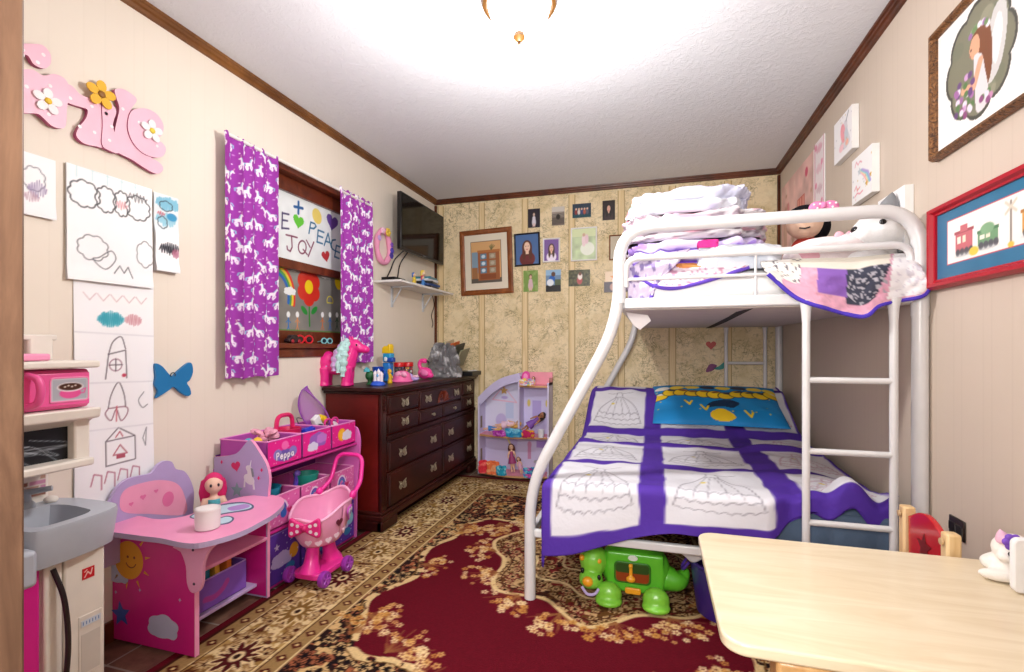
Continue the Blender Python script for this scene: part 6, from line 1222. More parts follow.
for u, v in ((116, 592), (110, 640), (180, 600), (140, 590), (118, 645)): p_ = fx(u, v); dec(star(p_[0], p_[1], .007, 4, .35), 4)
b.build('front_panel', [m_dm, m_dp, M('e8a428', .5), M('3a5cb8', .5), M('c3c8e6', .5), M('7a3a1a', .5)], dk, smooth=False)
b = MB(); YK = 1.70; ol = [(-1.885, .0125), (-1.594, .0125), (-1.592, .44)]+[(at(u, v, Y=YK).x, at(u, v, Y=YK).z) for u, v in ((268, 492), (269, 478), (266, 464), (259, 452), (253, 443), (249, 440), (245, 444), (237, 453), (227, 456))]+[(-1.885, .60)]
b.prism(ol[:3]+bez2(ol[3:12], 4, False)+ol[12:], (0, YK, 0), (1, 0, 0), (0, 0, 1), (0, .015, 0), 0, 1)
_o2 = [.0008]
def dec2(pts, m_): _o2[0] += .00025; b.prism(pts, (0, YK-.0002, 0), (1, 0, 0), (0, 0, 1), (0, -_o2[0], 0), m_)
gx = lambda u, v: (at(u, v, Y=YK).x, at(u, v, Y=YK).z)
b.box((-1.885, YK-.0008, .02), (-1.6, YK-.0002, .36), 3)
dec2(heart(*gx(236, 466), .026, rot=.25), 2); dec2(star(*gx(237, 490), .034), 4); q = gx(250, 478)
for pts in (circ(q[0]-.004, q[1]-.006, .030, .020, rot=-.5), circ(q[0]-.004, q[1]+.040, .018, .013, rot=-.6), [(q[0]-.012, q[1]), (q[0]+.012, q[1]+.006), (q[0]+.006, q[1]+.040), (q[0]-.012, q[1]+.044)], [(q[0]-.03, q[1]-.01), (q[0]-.024, q[1]-.006), (q[0]-.026, q[1]-.042), (q[0]-.033, q[1]-.042)], [(q[0]+.014, q[1]-.014), (q[0]+.022, q[1]-.010), (q[0]+.026, q[1]-.048), (q[0]+.019, q[1]-.048)], [(q[0]-.002, q[1]+.050), (q[0]+.004, q[1]+.052), (q[0]+.008, q[1]+.078)]): dec2(pts, 5)
dec2([(q[0]+.006, q[1]+.046), (q[0]+.016, q[1]+.040), (q[0]+.024, q[1]+.008), (q[0]+.014, q[1]+.006)], 6)
for u, v in ((222, 462), (262, 470), (259, 478), (243, 498)): dec2(star(*gx(u, v), .008, 4, .4), 2)
b.build('backrest', [m_dl, m_dp, M('d6246a', .5), m_dm, M('8aa6b0', .5), M('e4e2ea', .5), M('8a8a98', .5)], dk, smooth=False)
MB().box((-1.885, YF+.014, .262), (-1.59, YK, .276)).build('seat', m_dp, dk, bevel=.003)
MB().box((-1.885, YF+.014, .055), (-1.648, YK, .068)).build('lower_shelf', M('cdb2e2', .5), dk, bevel=.002)
MB().box((-1.905, YF+.014, .05), (-1.893, YK, .27)).build('rear_panel', m_dm, dk)
zt_ = .449; od = [at(u, v, Z=zt_) for u, v in ((160, 538), (185, 543), (205, 542), (240, 532), (262, 521), (275, 513), (284, 503), (281, 497), (265, 494.5), (240, 497), (222, 503), (205, 509), (185, 516), (165, 519))]; od = [(p.x, p.y) for p in od]+[(-1.80, 1.36), (-1.895, 1.36), (-1.895, 1.235), (-1.70, 1.225)]
b = MB(); b.prism(bez2(od, 4), (0, 0, zt_-.018), (1, 0, 0), (0, 1, 0), (0, 0, .018), 0, 1)
def dt(pts, m_, h=.0008): b.prism([(at(u, v, Z=zt_).x, at(u, v, Z=zt_).y) for u, v in pts], (0, 0, zt_-.0002), (1, 0, 0), (0, 1, 0), (0, 0, h), m_)
dt(bez2([(190, 516), (215, 506), (240, 502), (253, 505), (250, 510), (225, 514), (200, 519)]), 3); dt(bez2([(192, 516), (216, 507), (240, 503.5), (251, 505.5), (248, 509), (225, 513), (201, 518)]), 2, .0012); dt(bez2([(228, 508), (244, 504.5), (250, 506), (246, 508.5), (232, 511)]), 4, .0016); dt(bez2([(214, 521), (226, 516), (234, 518), (230, 523), (218, 525)]), 3); dt(bez2([(215, 521), (226, 517), (232, 518.5), (229, 522), (219, 524)]), 2, .0012)
b.build('desktop', [m_dp, M('b8a6cc', .5), M('bfdce8', .5), M('4a5a7a', .5), M('b088cc', .5)], dk, smooth=False)
b = MB(); pts = [(at(u, v, Y=1.292).x, at(u, v, Y=1.292).z) for u, v in ((174, 546), (214, 543), (208, 552), (203, 566), (202, 584), (198, 592), (191, 592), (187, 582), (186, 566), (181, 552))]; zc = zt_-.0185; b.prism(bez2([(x, min(z, zc)) for x, z in pts], 3), (0, 1.304, 0), (1, 0, 0), (0, 0, 1), (0, -.014, 0)); o = b.build('bracket', M('efa6d0', .4), dk, bevel=.002)
for u, v in ((194, 584), (193, 550)): p = at(u, v, Y=1.289); b = MB(); b.lathe([(.005, 0), (.004, .002), (0, .003)], p, ax=(0, -1, 0), seg=10); b.build('screw', M('4a3a50', .4), o)
b = MB(); XP = -1.885; hp_ = [(at(u, v, X=XP).y, at(u, v, X=XP).z) for u, v in ((112, 498), (118, 487), (128, 479), (140, 476), (152, 473), (158, 465), (165, 461), (172, 462), (176, 469), (184, 471), (190, 479), (194, 492), (193, 510))]; b.prism([(1.235, .30), (1.235, .48)]+bez2(hp_, 3, False)+[(hp_[-1][0], .30)], (XP, 0, 0), (0, 1, 0), (0, 0, 1), (-.014, 0, 0), 0, 1)
sm_ = [(at(u, v, X=XP+.001).y, at(u, v, X=XP+.001).z) for u, v in ((120, 500), (126, 489), (142, 483), (160, 480), (176, 483), (184, 494), (185, 514), (150, 514), (124, 512))]; b.prism(bez2(sm_, 4), (XP-.0002, 0, 0), (0, 1, 0), (0, 0, 1), (.001, 0, 0), 2); p = at(168, 499, X=XP); b.prism(circ(p.y, p.z, .024, .030), (XP, 0, 0), (0, 1, 0), (0, 0, 1), (.0015, 0, 0), 3)
for u, v, s_ in ((143, 497, .012), (156, 491, .009), (131, 504, .009)): p = at(u, v, X=XP); b.prism(heart(p.y, p.z, s_), (XP, 0, 0), (0, 1, 0), (0, 0, 1), (.0015, 0, 0), 3)
b.build('back_panel', [m_dl, M('cdbce6', .5), M('f3a6c6', .5), M('ea78ac', .5)], dk, smooth=False)
bin_(1.375, 1.66, -1.87, -1.665, .0695, .188, '7a4fb8', 'b48ad8', lambda c: (c.rect(0, 0, c.W, c.H, '8a5cc6'), c.line(bez2([(c.W*.30, c.H*.36), (c.W*.45, c.H*.30), (c.W*.58, c.H*.42), (c.W*.66, c.H*.62)], 6, False), .022, 'b84aa8')), 'lavender fabric bin with a magenta handle under the desk seat', group=None)
for i, (y, h, col, tl, la) in enumerate(((1.42, .165, '1f7a5c', .15, 'green book standing in the bin under the desk'), (1.48, .172, '2a8ab0', -.1, 'blue book standing in the bin under the desk'), (1.53, .168, 'e0a83a', .2, 'yellow book standing in the bin under the desk'), (1.585, .172, 'd8752a', .1, 'orange book standing in the bin under the desk'))):
    b = MB(); b.cbox((-1.75, y, .079+h/2), (.15, .022, h), rot=(tl*.35, 0, 0)); b.build('picture_book', M(col, .5), None, bevel=.003, loc=(-1.775, y, .08), label=la, cat='book', group='books in the bin under the desk')
p = at(200, 531, Z=zt_+.002); t = thing('cup', 'white ceramic cup standing on the pink desktop', 'cup', (p.x, p.y+.03, zt_+.001)); b = MB(); b.lathe([(0, .001), (.036, .001), (.039, .004), (.040, .070), (.039, .074), (.036, .074), (.035, .010), (0, .008)], (p.x, p.y+.03, zt_+.001), seg=32); b.build('cup_body', M('e9e2e2', .4), t); b = MB(); b.lathe([(.0405, .066), (.0415, .070), (.040, .0735), (.038, .074)], (p.x, p.y+.03, zt_+.001), seg=32); b.build('cup_rim', M('f0eaea', .3), t)
# ---------------------------------------------------------------- dolls
def doll(L, h, up, fwd, hair, dress, skin, label, group=None, dress2=None, sit=False, hl=1.0, cat='doll', nm='doll'):
    """doll of height h: up = body axis, fwd = facing"""
    L = V(L); up = V(up).normalized(); r = V(fwd).cross(up).normalized(); f = up.cross(r).normalized()
    t = thing(nm, label, cat, L, group); T = lambda x, y, z: L+r*(x*h)+f*(y*h)+up*(z*h); vx = max(.0025, h*.016)
    dz = -.36 if sit else 0
    b = MB(); E = lambda c_, q: b.ell(T(*c_), tuple(h*x for x in q))
    E((0, .01, .87+dz), (.085, .088, .098)); b.tube([T(0, 0, .80+dz), T(0, 0, .70+dz)], [.032*h, .04*h], seg=8); b.tube([T(0, 0, .73+dz), T(0, 0, .62+dz), T(0, 0, .52+dz), T(0, 0, .44+dz)], [.060*h, .068*h, .058*h, .075*h], seg=10)
    for s_ in (-1, 1):
        b.tube([T(s_*.07, 0, .73+dz), T(s_*.125, .02, .60+dz), T(s_*.13, .07, .48+dz)], [.034*h, .028*h, .024*h], seg=8)
        if sit: b.tube([T(s_*.045, 0, .44+dz), T(s_*.07, .20, .43+dz), T(s_*.075, .38, .40+dz)], [.052*h, .042*h, .032*h], seg=8)
        else: b.tube([T(s_*.042, 0, .46), T(s_*.045, .01, .24), T(s_*.045, 0, .03), T(s_*.045, .04, .015)], [.050*h, .036*h, .026*h, .022*h], seg=8)
    b.build('body', M(skin, .5), t, remesh=vx, smod=2)
    b = MB(); E2 = lambda c_, q: b.ell(T(*c_), tuple(h*x for x in q)); E2((0, -.018, .895+dz), (.098, .092, .095))
    for s_ in (-1, 0, 1): b.tube([T(s_*.06, -.05, .90+dz), T(s_*.085, -.075, .78+dz), T(s_*.075, -.07, .88-.30*hl+dz)], [.055*h, .050*h, .022*h], seg=8)
    b.build('hair', M(hair, .6), t, remesh=vx, smod=2)
    b = MB(); z1 = .72+dz; b.lathe([(.062*h, 0), (.066*h, -.05*h), (.060*h, -.16*h), (.10*h, -.22*h), (.15*h, (-.30 if sit else -.42)*h), (.148*h, (-.30 if sit else -.42)*h+.001)], T(0, .005, z1), ax=up, seg=16); b.build('dress', M(dress, .6), t)
    b = MB()
    for s_ in (-1, 1): b.ell(T(s_*.034, .088, .875+dz), tuple(h*x for x in (.014, .010, .018)), seg=8)
    b.build('eyes', M('2a2030', .3), t)
    if dress2:
        b = MB(); [b.ell(T(.09*math.cos(k*PI/4), .02+.09*math.sin(k*PI/4), (.50 if sit else .48)+dz), tuple(h*x for x in (.05, .05, .03)), seg=8) for k in range(8)]; b.build('ruffle', M(dress2, .6), t)
    return t
doll((-1.775, 1.60, .312), .40, (0, 0, 1), (.80, -.6, 0), 'd8206c', '57b4c4', 'edc2ac', 'pink haired doll in a teal dress sitting at the desk before the lavender backrest', None, '8ad0dc', True)
# ================================================================ doll cart
CA = V((-1.505, 1.93, .013)); ct = thing('doll_cart', 'pink toy shopping cart with a spotted bow beside the toy organizer', 'toy cart', CA); m_ck, m_cp, m_cw = M('ee2f9c', .35, coat=.3), M('f6a3cd', .35, coat=.3), M('9a36ac', .35, coat=.2)
b = MB(); b.prism(rrect(-.075, -.105, .075, .105, .035), CA+V((0, 0, .030)), (1, 0, 0), (0, 1, 0), (0, 0, .030)); b.build('base', m_ck, ct, bevel=.008, bseg=3)
for y, tp in ((-.065, .03), (.075, -.01)):
    b = MB(); b.tube([CA+V((0, y*1.1, .05)), CA+V((0, y*.95, .09)), CA+V((0, y*.78, .15)), CA+V((0, y*.7, .20))], [.052, .034, .028, .034], seg=12); b.build('column', m_ck, ct)
for x, y in ((-.098, -.085), (.088, -.085), (-.098, .085), (.088, .085)):
    b = MB(); b.lathe([(0, -.012), (.022, -.013), (.034, -.012), (.036, -.006), (.036, .006), (.034, .012), (.022, .013), (.018, .008), (0, .008)], CA+V((x, y, .0365)), ax=(1, 0, 0), seg=22); w_ = b.build('wheel', m_cw, ct); b = MB()
    for k in range(5): a = k*2*PI/5; b.tube([CA+V((x+.012, y, .0365)), CA+V((x+.012, y+.024*math.cos(a), .0365+.024*math.sin(a)))], .0035, seg=6)
    b.build('spokes', M('b04ac0', .4), w_)
nu, nv = 56, 16; a, v = np.meshgrid(np.linspace(0, 2*PI, nu+1), np.linspace(0, 1, nv)); sc_ = .62+.38*np.sin(v*PI/2)**.8
zz = .172+.165*v+v*v*(.030*np.sin(a)+.012*np.cos(4*a)); bx = CA.x+.118*np.cos(a)*sc_; by = CA.y+.01+(.160*np.sin(a))*sc_
b = MB(); b.grid(np.stack([bx, by, CA.z+zz], -1)); n0 = len(b.v); b.v += [(CA.x+.07*math.cos(q), CA.y+.01+.09*math.sin(q), CA.z+.172) for q in np.linspace(0, 2*PI, nu+1)[:-1]]; b.f.append(tuple(range(n0, n0+nu))); b.m.append(0)
o = b.build('basket', m_cp, ct, solid=.005)
b = MB(); b.tube([V((bx[-1, k], by[-1, k], CA.z+zz[-1, k])) for k in range(nu)], .007, closed=True, seg=8); b.build('basket_rim', M('f8b4d6', .4), o)
def onb(a_, v_): s_ = .62+.38*math.sin(v_*PI/2)**.8; n = V((math.cos(a_)/.118, math.sin(a_)/.160, -.9)).normalized(); return CA+V((.118*math.cos(a_)*s_, .01+.160*math.sin(a_)*s_, .172+.165*v_+v_*v_*.03*math.sin(a_))), n
def stick(pts, a_, v_, mt, nm, par, d=.004, off=.003):
    p, n = onb(a_, v_); u_ = V((-math.sin(a_), math.cos(a_), 0)).normalized(); w_ = n.cross(u_); w_ = w_ if w_.z > 0 else -w_; b = MB(); b.prism(pts, p+n*off, u_, w_, n*d); return b.build(nm, mt, par, bevel=.001)
for k, (a_, v_) in enumerate(((-.15, .22), (-.9, .15), (-.5, .18), (-1.3, .2), (.3, .25))): stick(heart(0, 0, .017), a_, v_, M('f6d6e8', .4), 'heart', o)
stick(heart(0, 0, .022), -.15, .62, M('6a2438', .5), 'heart_cutout', o, .001, .004)
em = stick(heart(0, 0, .040), .35, .72, M('c050b8', .4), 'emblem', ct, .007); stick(heart(0, 0, .029), .35, .72, M('e6d2ea', .4), 'emblem_inset', em, .009); stick(circ(0, 0, .010), .35, .72, M('8a7ab0', .4), 'emblem_dot', em, .011)
p, n = onb(-1.25, .80); u_ = V((1, .25, 0)).normalized(); n = V((.25, -1, 0)).normalized(); bw = MB()
for s_ in (-1, 1): bw.prism(bez2([(0, -.012), (s_*.03, -.030), (s_*.066, -.040), (s_*.072, 0), (s_*.064, .044), (s_*.028, .026), (0, .012)], 4), p+n*.006, u_, (0, 0, 1), n*.018)
bo = bw.build('bow', M('e62c86', .4), ct, bevel=.006); b = MB(); b.ell(p+n*.022, (.014, .014, .016)); b.build('bow_knot', M('d0206e', .4), bo)
b = MB()
for x, z in ((-.052, .018), (-.030, -.012), (-.055, -.020), (-.028, .012), (.052, .018), (.030, -.012), (.055, -.020), (.028, .012)): b.prism(circ(x, z, .008, n=12), p+n*.0242, u_, (0, 0, 1), n*.0006)
b.build('bow_dots', M('f8e8f0', .5), bo, smooth=False)
hy = CA.y+.135; b = MB(); b.tube(fillet([(CA.x-.095, hy-.02, CA.z+.355), (CA.x-.085, hy+.06, CA.z+.40), (CA.x-.075, hy+.10, CA.z+.525), (CA.x+.075, hy+.10, CA.z+.525), (CA.x+.088, hy+.06, CA.z+.40), (CA.x+.098, hy-.02, CA.z+.355)], [.03, .05, .05, .03]), .0105, seg=10); b.build('handle', m_ck, ct)
for s_ in (-1, 1): b = MB(); b.ell((CA.x+s_*.096, hy-.015, CA.z+.358), (.016, .022, .022)); b.build('handle_joint', m_ck, ct)
# ================================================================ play kitchen
KX0, KX1, KY0, KY1 = -1.915, -1.625, .46, 1.08
kt = thing('play_kitchen', 'cream and pink toy kitchen with grey sink at the left beside the door frame', 'toy kitchen', (-1.77, .77, .001))
m_cr, m_kg, m_km, m_kp = M('ece4da', .4, coat=.15), M('b2b8c4', .4, coat=.15), M('d8188c', .35, coat=.2), M('f05ca0', .35, coat=.2)
b = MB(); b.box((KX0, .915, .001), (KX1, KY1, .50)); b.build('fridge_body', m_cr, kt, bevel=.012, bseg=3); b = MB(); b.box((KX0, KY0, .001), (KX1+.012, .910, .50)); b.build('cupboard_body', m_km, kt, bevel=.008)
b = MB(); b.box((KX1-.002, .918, .03), (KX1+.012, .962, .485)); b.build('fridge_door', m_cr, kt, bevel=.006); b = MB(); b.box((KX1-.002, .966, .03), (KX1+.012, 1.072, .485)); fd = b.build('fridge_door', m_cr, kt, bevel=.006)
b = MB(); b.box((KX0, .913, .001), (KX1+.016, KY1+.004, .035)); b.build('plinth', m_km, kt, bevel=.004)
b = MB(); b.tube(bez([(KX1+.012, .938, .47), (KX1+.034, .952, .38), (KX1+.040, .958, .25), (KX1+.030, .952, .12), (KX1+.012, .938, .06)], 8), [.007]*33, seg=8); b.build('fridge_handle', M('241d20', .3), kt)
b = MB(); b.box((KX1+.011, 1.000, .12), (KX1+.0145, 1.062, .30)); dp_ = b.build('dispenser', M('e2d9cf', .5), fd, bevel=.003); b = MB(); b.box((KX1+.0142, 1.006, .13), (KX1+.0152, 1.056, .245)); b.build('dispenser_recess', M('cfc6bd', .5), dp_)
cv = Cv(.052, .018, .0016, 'cfd6e2'); [cv.rect(.004+k*.008, .004, .008+k*.008, .014, '6a88b8') for k in range(6)]; b = MB(); panel(b, cv, (KX1+.0165, 1.005, .268), (0, 1, 0), (0, 0, 1), (-.001, 0, 0)); b.build('button_strip', [MC(.4), M('cfd6e2')], fd, smooth=False)
cv = Cv(.032, .032, .0014, 'c8202a'); cv.line([(.006, .006), (.014, .020), (.022, .010), (.026, .026)], .003, 'f2d8d0'); cv.line([(.006, .022), (.012, .026)], .003, 'f2d8d0'); b = MB(); panel(b, cv, (KX1+.0135, 1.010, .405), (0, 1, 0), (0, 0, 1), (-.001, 0, 0)); b.build('red_logo', [MC(.4), M('c8202a')], fd, smooth=False)
# counter with bowed sink
ZS = .60; ro = [(KX0, KY1+.005), (KX0, .868), (-1.60, .868), (-1.572, .874), (-1.565, .90), (-1.563, .97), (-1.575, 1.05), (-1.60, 1.10), (-1.66, 1.118), (-1.80, 1.118)]
cx, cy = -1.69, .955; H_ = bez2(ro[2:], 4, False); full = [ro[0], ro[1]]+H_
ri = [(-1.80, 1.045), (-1.80, .90), (-1.66, .895), (-1.615, .90), (-1.60, .92), (-1.60, .98), (-1.615, 1.03), (-1.66, 1.05)]
bot = [(cx+(x-cx)*.80, cy+(y-cy)*.80) for x, y in ri]
b = MB(); ob = [(KX0 if x < KX0+.01 else (x-.022 if x > -1.64 else x), y) for x, y in full]; n = len(full)
b.add([(x, y, ZS-.11) for x, y in ob]+[(x, y, ZS-.012) for x, y in full]+[(cx+(x-cx)*.985, cy+(y-cy)*.985, ZS) for x, y in full], [(i, (i+1) % n, n+(i+1) % n, n+i) for i in range(n)]+[(n+i, n+(i+1) % n, 2*n+(i+1) % n, 2*n+i) for i in range(n)]+[tuple(range(n-1, -1, -1))])
# top face with basin: bridge outer loop to inner loop by angle-matched resampling
def rsmp(pts, k=48):
    o_ = []
    for q in range(k):
        a_ = 2*PI*q/k; dx, dy = math.cos(a_), math.sin(a_); bt = 0
        for (x1, y1), (x2, y2) in zip(pts, pts[1:]+pts[:1]):
            ex, ey = x2-x1, y2-y1; dn = dx*ey-dy*ex
            if abs(dn) < 1e-9: continue
            tt = ((x1-cx)*ey-(y1-cy)*ex)/dn; ss = ((x1-cx)*dy-(y1-cy)*dx)/dn
            if tt > 0 and -1e-6 <= ss <= 1+1e-6: bt = max(bt, tt)
        o_.append((cx+dx*bt, cy+dy*bt))
    return o_
A_, B_, C_ = rsmp([(cx+(x-cx)*.985, cy+(y-cy)*.985) for x, y in full]), rsmp(bez2(ri, 3)), rsmp(bez2(bot, 3)); k = 48
b.add([(x, y, ZS) for x, y in A_]+[(x, y, ZS) for x, y in B_]+[(x, y, ZS-.075) for x, y in C_], [(i, (i+1) % k, k+(i+1) % k, k+i) for i in range(k)]+[(k+i, k+(i+1) % k, 2*k+(i+1) % k, 2*k+i) for i in range(k)]+[tuple(2*k+i for i in range(k))])
sk = b.build('sink', m_kg, kt); b = MB(); b.lathe([(.020, 0), (.018, .003), (0, .002)], (cx+.01, cy, ZS-.0745), seg=18); b.build('drain', M('868c98', .4), sk)
b = MB(); b.box((KX0, KY0, .47), (-1.535, .862, .565)); b.build('counter', m_kg, kt, bevel=.012, bseg=3)
for y, la in ((.90, 'tap'), (1.0, 'tap')):
    b = MB(); b.lathe([(.026, 0), (.024, .012), (.016, .020), (.014, .045), (.016, .052), (0, .056)], (-1.845, y, ZS), seg=18)
    if y > .95: b.tube([(-1.845, y, ZS+.045), (-1.80, y+.045, ZS+.052)], [.010, .008], seg=8)
    b.build('tap', M('9ba1ac', .3), kt)
b = MB(); b.tube(bez([(-1.86, .955, ZS), (-1.86, .955, ZS+.05), (-1.83, .955, ZS+.075), (-1.79, .955, ZS+.06)], 6), .010, seg=10); b.build('faucet', M('9ba1ac', .3), kt); b = MB(); b.ell((-1.835, 1.062, ZS+.008), (.02, .018, .012)); b.build('soap_dish', m_cr, kt)
# back, tiled splash, board, shelves, microwave
MB().box((KX0, KY0, ZS-.05), (KX0+.045, 1.078, 1.13)).build('rear_wall', m_cr, kt, bevel=.008)
cv = Cv(.50, .10, .004, 'd9cfc4'); 
for j in range(6):
    for i in range(8): cv.rect(.003+i*.065+(j % 2)*.03, .003+j*.017, .062+i*.065+(j % 2)*.03, .015+j*.017, r_.choice(('8a5a4a', 'c98aa8', 'd8d0c8', '6a4438', 'e0b8cc', 'b08a78')))
b = MB(); panel(b, cv, (-1.865, .565, .62), (0, 1, 0), (0, 0, 1), (-.004, 0, 0)); b.build('tiled_splash', [MC(.35, .4), M('d9cfc4')], kt, smooth=False)
for y0, y1 in ((1.035, 1.078), (KY0, KY0+.04)): MB().box((KX0+.045, y0, .745), (-1.685, y1, .875)).build('upright', m_cr, kt, bevel=.006)
MB().box((KX0+.03, KY0, .728), (-1.66, 1.075, .752)).build('ledge', m_cr, kt, bevel=.006)
cv = Cv(.56, .098, .003, '15161a')
for k in range(9): cv.line(bez2([(r_.uniform(.2, .56), r_.uniform(0, .098)) for _ in range(4)], 6, False), .0025, 'b9c0c8', .75)
b = MB(); panel(b, cv, (-1.715, KY0+.035, .752), (0, 1, 0), (0, 0, 1), (-.02, 0, 0)); b.build('black_board', [MC(.3, .4), M('15161a')], kt, smooth=False)
b = MB(); b.prism([(KX0+.03, .85), (-1.715, .85), (-1.685, .868), (-1.655, .874), (-1.650, .905), (KX0+.03, .905)], (0, KY0, 0), (1, 0, 0), (0, 0, 1), (0, KY1+.008-KY0, 0)); b.build('shelf', m_cr, kt, bevel=.005)
b = MB(); b.box((KX0+.045, .72, .907), (-1.685, KY1-.004, 1.025)); mw = b.build('microwave', m_kp, kt, bevel=.010, bseg=3)
b = MB(); b.box((-1.69, .86, .915), (-1.676, KY1-.008, 1.017)); md = b.build('microwave_door', m_kp, mw, bevel=.006)
cv = Cv(.094, .066, .0022, 'c9c3cc'); cv.rect(.004, .004, .090, .062, 'aeb0ba'); cv.ell(.048, .022, .028, .016, 'e8589c'); cv.ell(.048, .040, .034, .014, 'f2e8ea'); cv.ell(.048, .041, .030, .011, '4a2a20'); [cv.ell(.034+.009*q, .041+.003*(q % 2), .003, .002, 'e9d8c8') for q in range(4)]; cv.line([(.078, .030), (.088, .034), (.084, .020), (.074, .020)], .003, 'e8589c')
b = MB(); panel(b, cv, (-1.6745, .970, .932), (0, 1, 0), (0, 0, 1), (-.001, 0, 0)); b.build('window', [MC(.25, .5), M('c9c3cc')], md, smooth=False); b = MB(); b.tube(fillet([(-1.676, .968, .930), (-1.676, 1.066, .930), (-1.676, 1.066, 1.0), (-1.676, .968, 1.0), (-1.676, .968, .930)], .01, 3), .003, seg=6); b.build('window_frame', M('f58cbc', .4), md)
b = MB(); b.tube(bez([(-1.676, .915, .922), (-1.652, .925, .935), (-1.645, .928, .967), (-1.652, .925, 1.0), (-1.676, .915, 1.012)], 6), .010, seg=10); b.build('door_handle', m_kp, md)
b = MB(); b.box((KX0+.03, KY0, 1.028), (-1.655, KY1+.008, 1.050)); b.build('shelf', m_cr, kt, bevel=.006)
b = MB(); b.box((KX0+.04, .985, 1.05), (-1.80, 1.05, 1.125)); b.build('upright', m_cr, kt, bevel=.008); b = MB(); b.box((KX0+.03, .5, 1.112), (-1.80, 1.06, 1.13)); b.build('shelf', m_cr, kt, bevel=.005)
b = MB(); b.box((-1.80, .70, 1.051), (-1.70, .985, 1.072)); b.build('toy_tray', M('f39ac0', .4), None, bevel=.006, loc=(-1.75, .85, 1.051), label='pink flat toy tray on top of the play kitchen shelf', cat='toy tray')
# ================================================================ dollhouse by the back wall
HX0, HX1, HY0, HY1 = -1.440, -.822, 3.86, 4.045
dh = thing('dollhouse', 'open lavender dollhouse with arched top and pink floors at the back wall', 'dollhouse', (-1.13, 3.95, .013))
m_dw, m_df, m_de = M('d3cbea', .5), M('ee9aac', .5), M('c99566', .5); z0 = .013
def bl(pts, y0, y1, mt, nm, bev=.002): b = MB(); b.prism(pts, (0, y0, 0), (1, 0, 0), (0, 0, 1), (0, y1-y0, 0)); return b.build(nm, mt, dh, bevel=bev)
XD = -1.082
arch = bez2([(HX0, .665), (HX0+.10, .760), (HX0+.21, .832), (XD+.005, .878)], 6, False)
cv = Cv(HX1-HX0, .86, .006, 'cdc4e6'); cv.rect(0, .36, .36, .86, 'dad8f0'); cv.rect(.36, .36, .62, .74, 'cfc8ec'); cv.ell(.16, .44, .05, .06, 'c2b6e2'); cv.rect(.20, .46, .27, .60, 'c3cdec'); cv.line([(.08, .62), (.30, .60)], .008, 'e6a8c0'); cv.line([(.08, .62), (.18, .74), (.30, .60)], .006, 'e6a8c0'); cv.poly(star(.185, .70, .04), 'd0a860'); cv.ell(.19, .64, .03, .014, 'b7a6dc')
cv.rect(.44, .46, .52, .62, 'b3a4dc'); [cv.ell(x, .60, .014, .03, 'd8c46a') for x in (.41, .57)]; cv.rect(.48, .22, .60, .28, 'a888d0'); cv.ell(.26, .26, .05, .05, 'c0b2de'); cv.rect(.40, .12, .43, .24, 'c48ab0'); cv.ell(.415, .24, .018, .03, 'c48ab0'); cv.line([(.20, .33), (.24, .24), (.27, .20)], .016, 'd8cc8a')
b = MB(); pn_ = [(HX0+.012, z0), (HX1-.008, z0), (HX1-.008, .80), (XD, .80)]+arch[::-1][1:-1]+[(HX0+.012, .665)]
b.prism(pn_, (0, HY1-.006, 0), (1, 0, 0), (0, 0, 1), (0, .006, 0)); b.build('back_board', m_dw, dh)
b = MB(); gx_, gz_ = np.meshgrid(cv.x, cv.y); ok = gz_ <= np.where(gx_+HX0 < XD, np.interp(gx_+HX0, [q[0] for q in arch], [q[1] for q in arch])-.006, .79)-z0; Pm = np.stack([gx_+HX0, np.full_like(gx_, HY1-.0065), gz_+z0], -1); nb = MB(); nb.grid(Pm, cv.a); kk = ok[:-1, :-1] & ok[1:, 1:] & ok[1:, :-1] & ok[:-1, 1:]; nb.f = [f for f, q in zip(nb.f, kk.ravel()) if q]; nb.m = [0]*len(nb.f); nb.build('printed_wall', MC(.6, .2), dh, smooth=False)
b = MB(); b.box((HX0, HY0+.02, z0), (HX0+.014, HY1, .668)); b.build('side_wall', m_dw, dh, bevel=.002)
b = MB(); b.box((HX1-.014, HY0+.02, z0), (HX1, HY1, .80)); b.build('side_wall', m_dw, dh, bevel=.002)
inn_ = [(x+.03*0+.012, z-.028) for x, z in arch]; b = MB(); b.prism(arch+inn_[::-1], (0, HY0+.03, 0), (1, 0, 0), (0, 0, 1), (0, HY1-HY0-.03, 0)); b.build('arched_roof', m_dw, dh)
b = MB(); rim_ = [(x+.022, z-.066) for x, z in arch]; b.prism(arch+rim_[::-1], (0, HY0+.022, 0), (1, 0, 0), (0, 0, 1), (0, .008, 0)); b.build('roof_fascia', M('c3bbe0', .5), dh)
MB().box((XD-.006, HY0+.03, .36), (XD+.008, HY1-.006, .875)).build('divider', m_dw, dh, bevel=.002)
def floor_(x0, x1, z, bow, nm, both=True):
    f_ = [(x0, HY1-.007), (x0, HY0+.03)]+[(x0+(x1-x0)*k/14, HY0+.03-bow*math.sin(PI*k/14)) for k in range(1, 14)]+[(x1, HY0+.03), (x1, HY1-.007)]
    b = MB(); b.prism(f_, (0, 0, z-.016), (1, 0, 0), (0, 1, 0), (0, 0, .016), 0, 1); return b.build(nm, [m_df, m_de], dh, smooth=False)
floor_(HX0+.014, HX1-.014, z0+.018, .065, 'floor_board'); floor_(HX0+.014, HX1-.014, .352, .055, 'floor_board'); floor_(XD+.008, HX1-.002, .775, .02, 'floor_board')
MB().box((XD+.008, HY1-.012, .775), (HX1, HY1-.004, .88)).build('balcony_back', m_df, dh, bevel=.002)
MB().box((HX1-.012, HY0+.03, .775), (HX1, HY1, .835)).build('balcony_side', m_df, dh, bevel=.002)
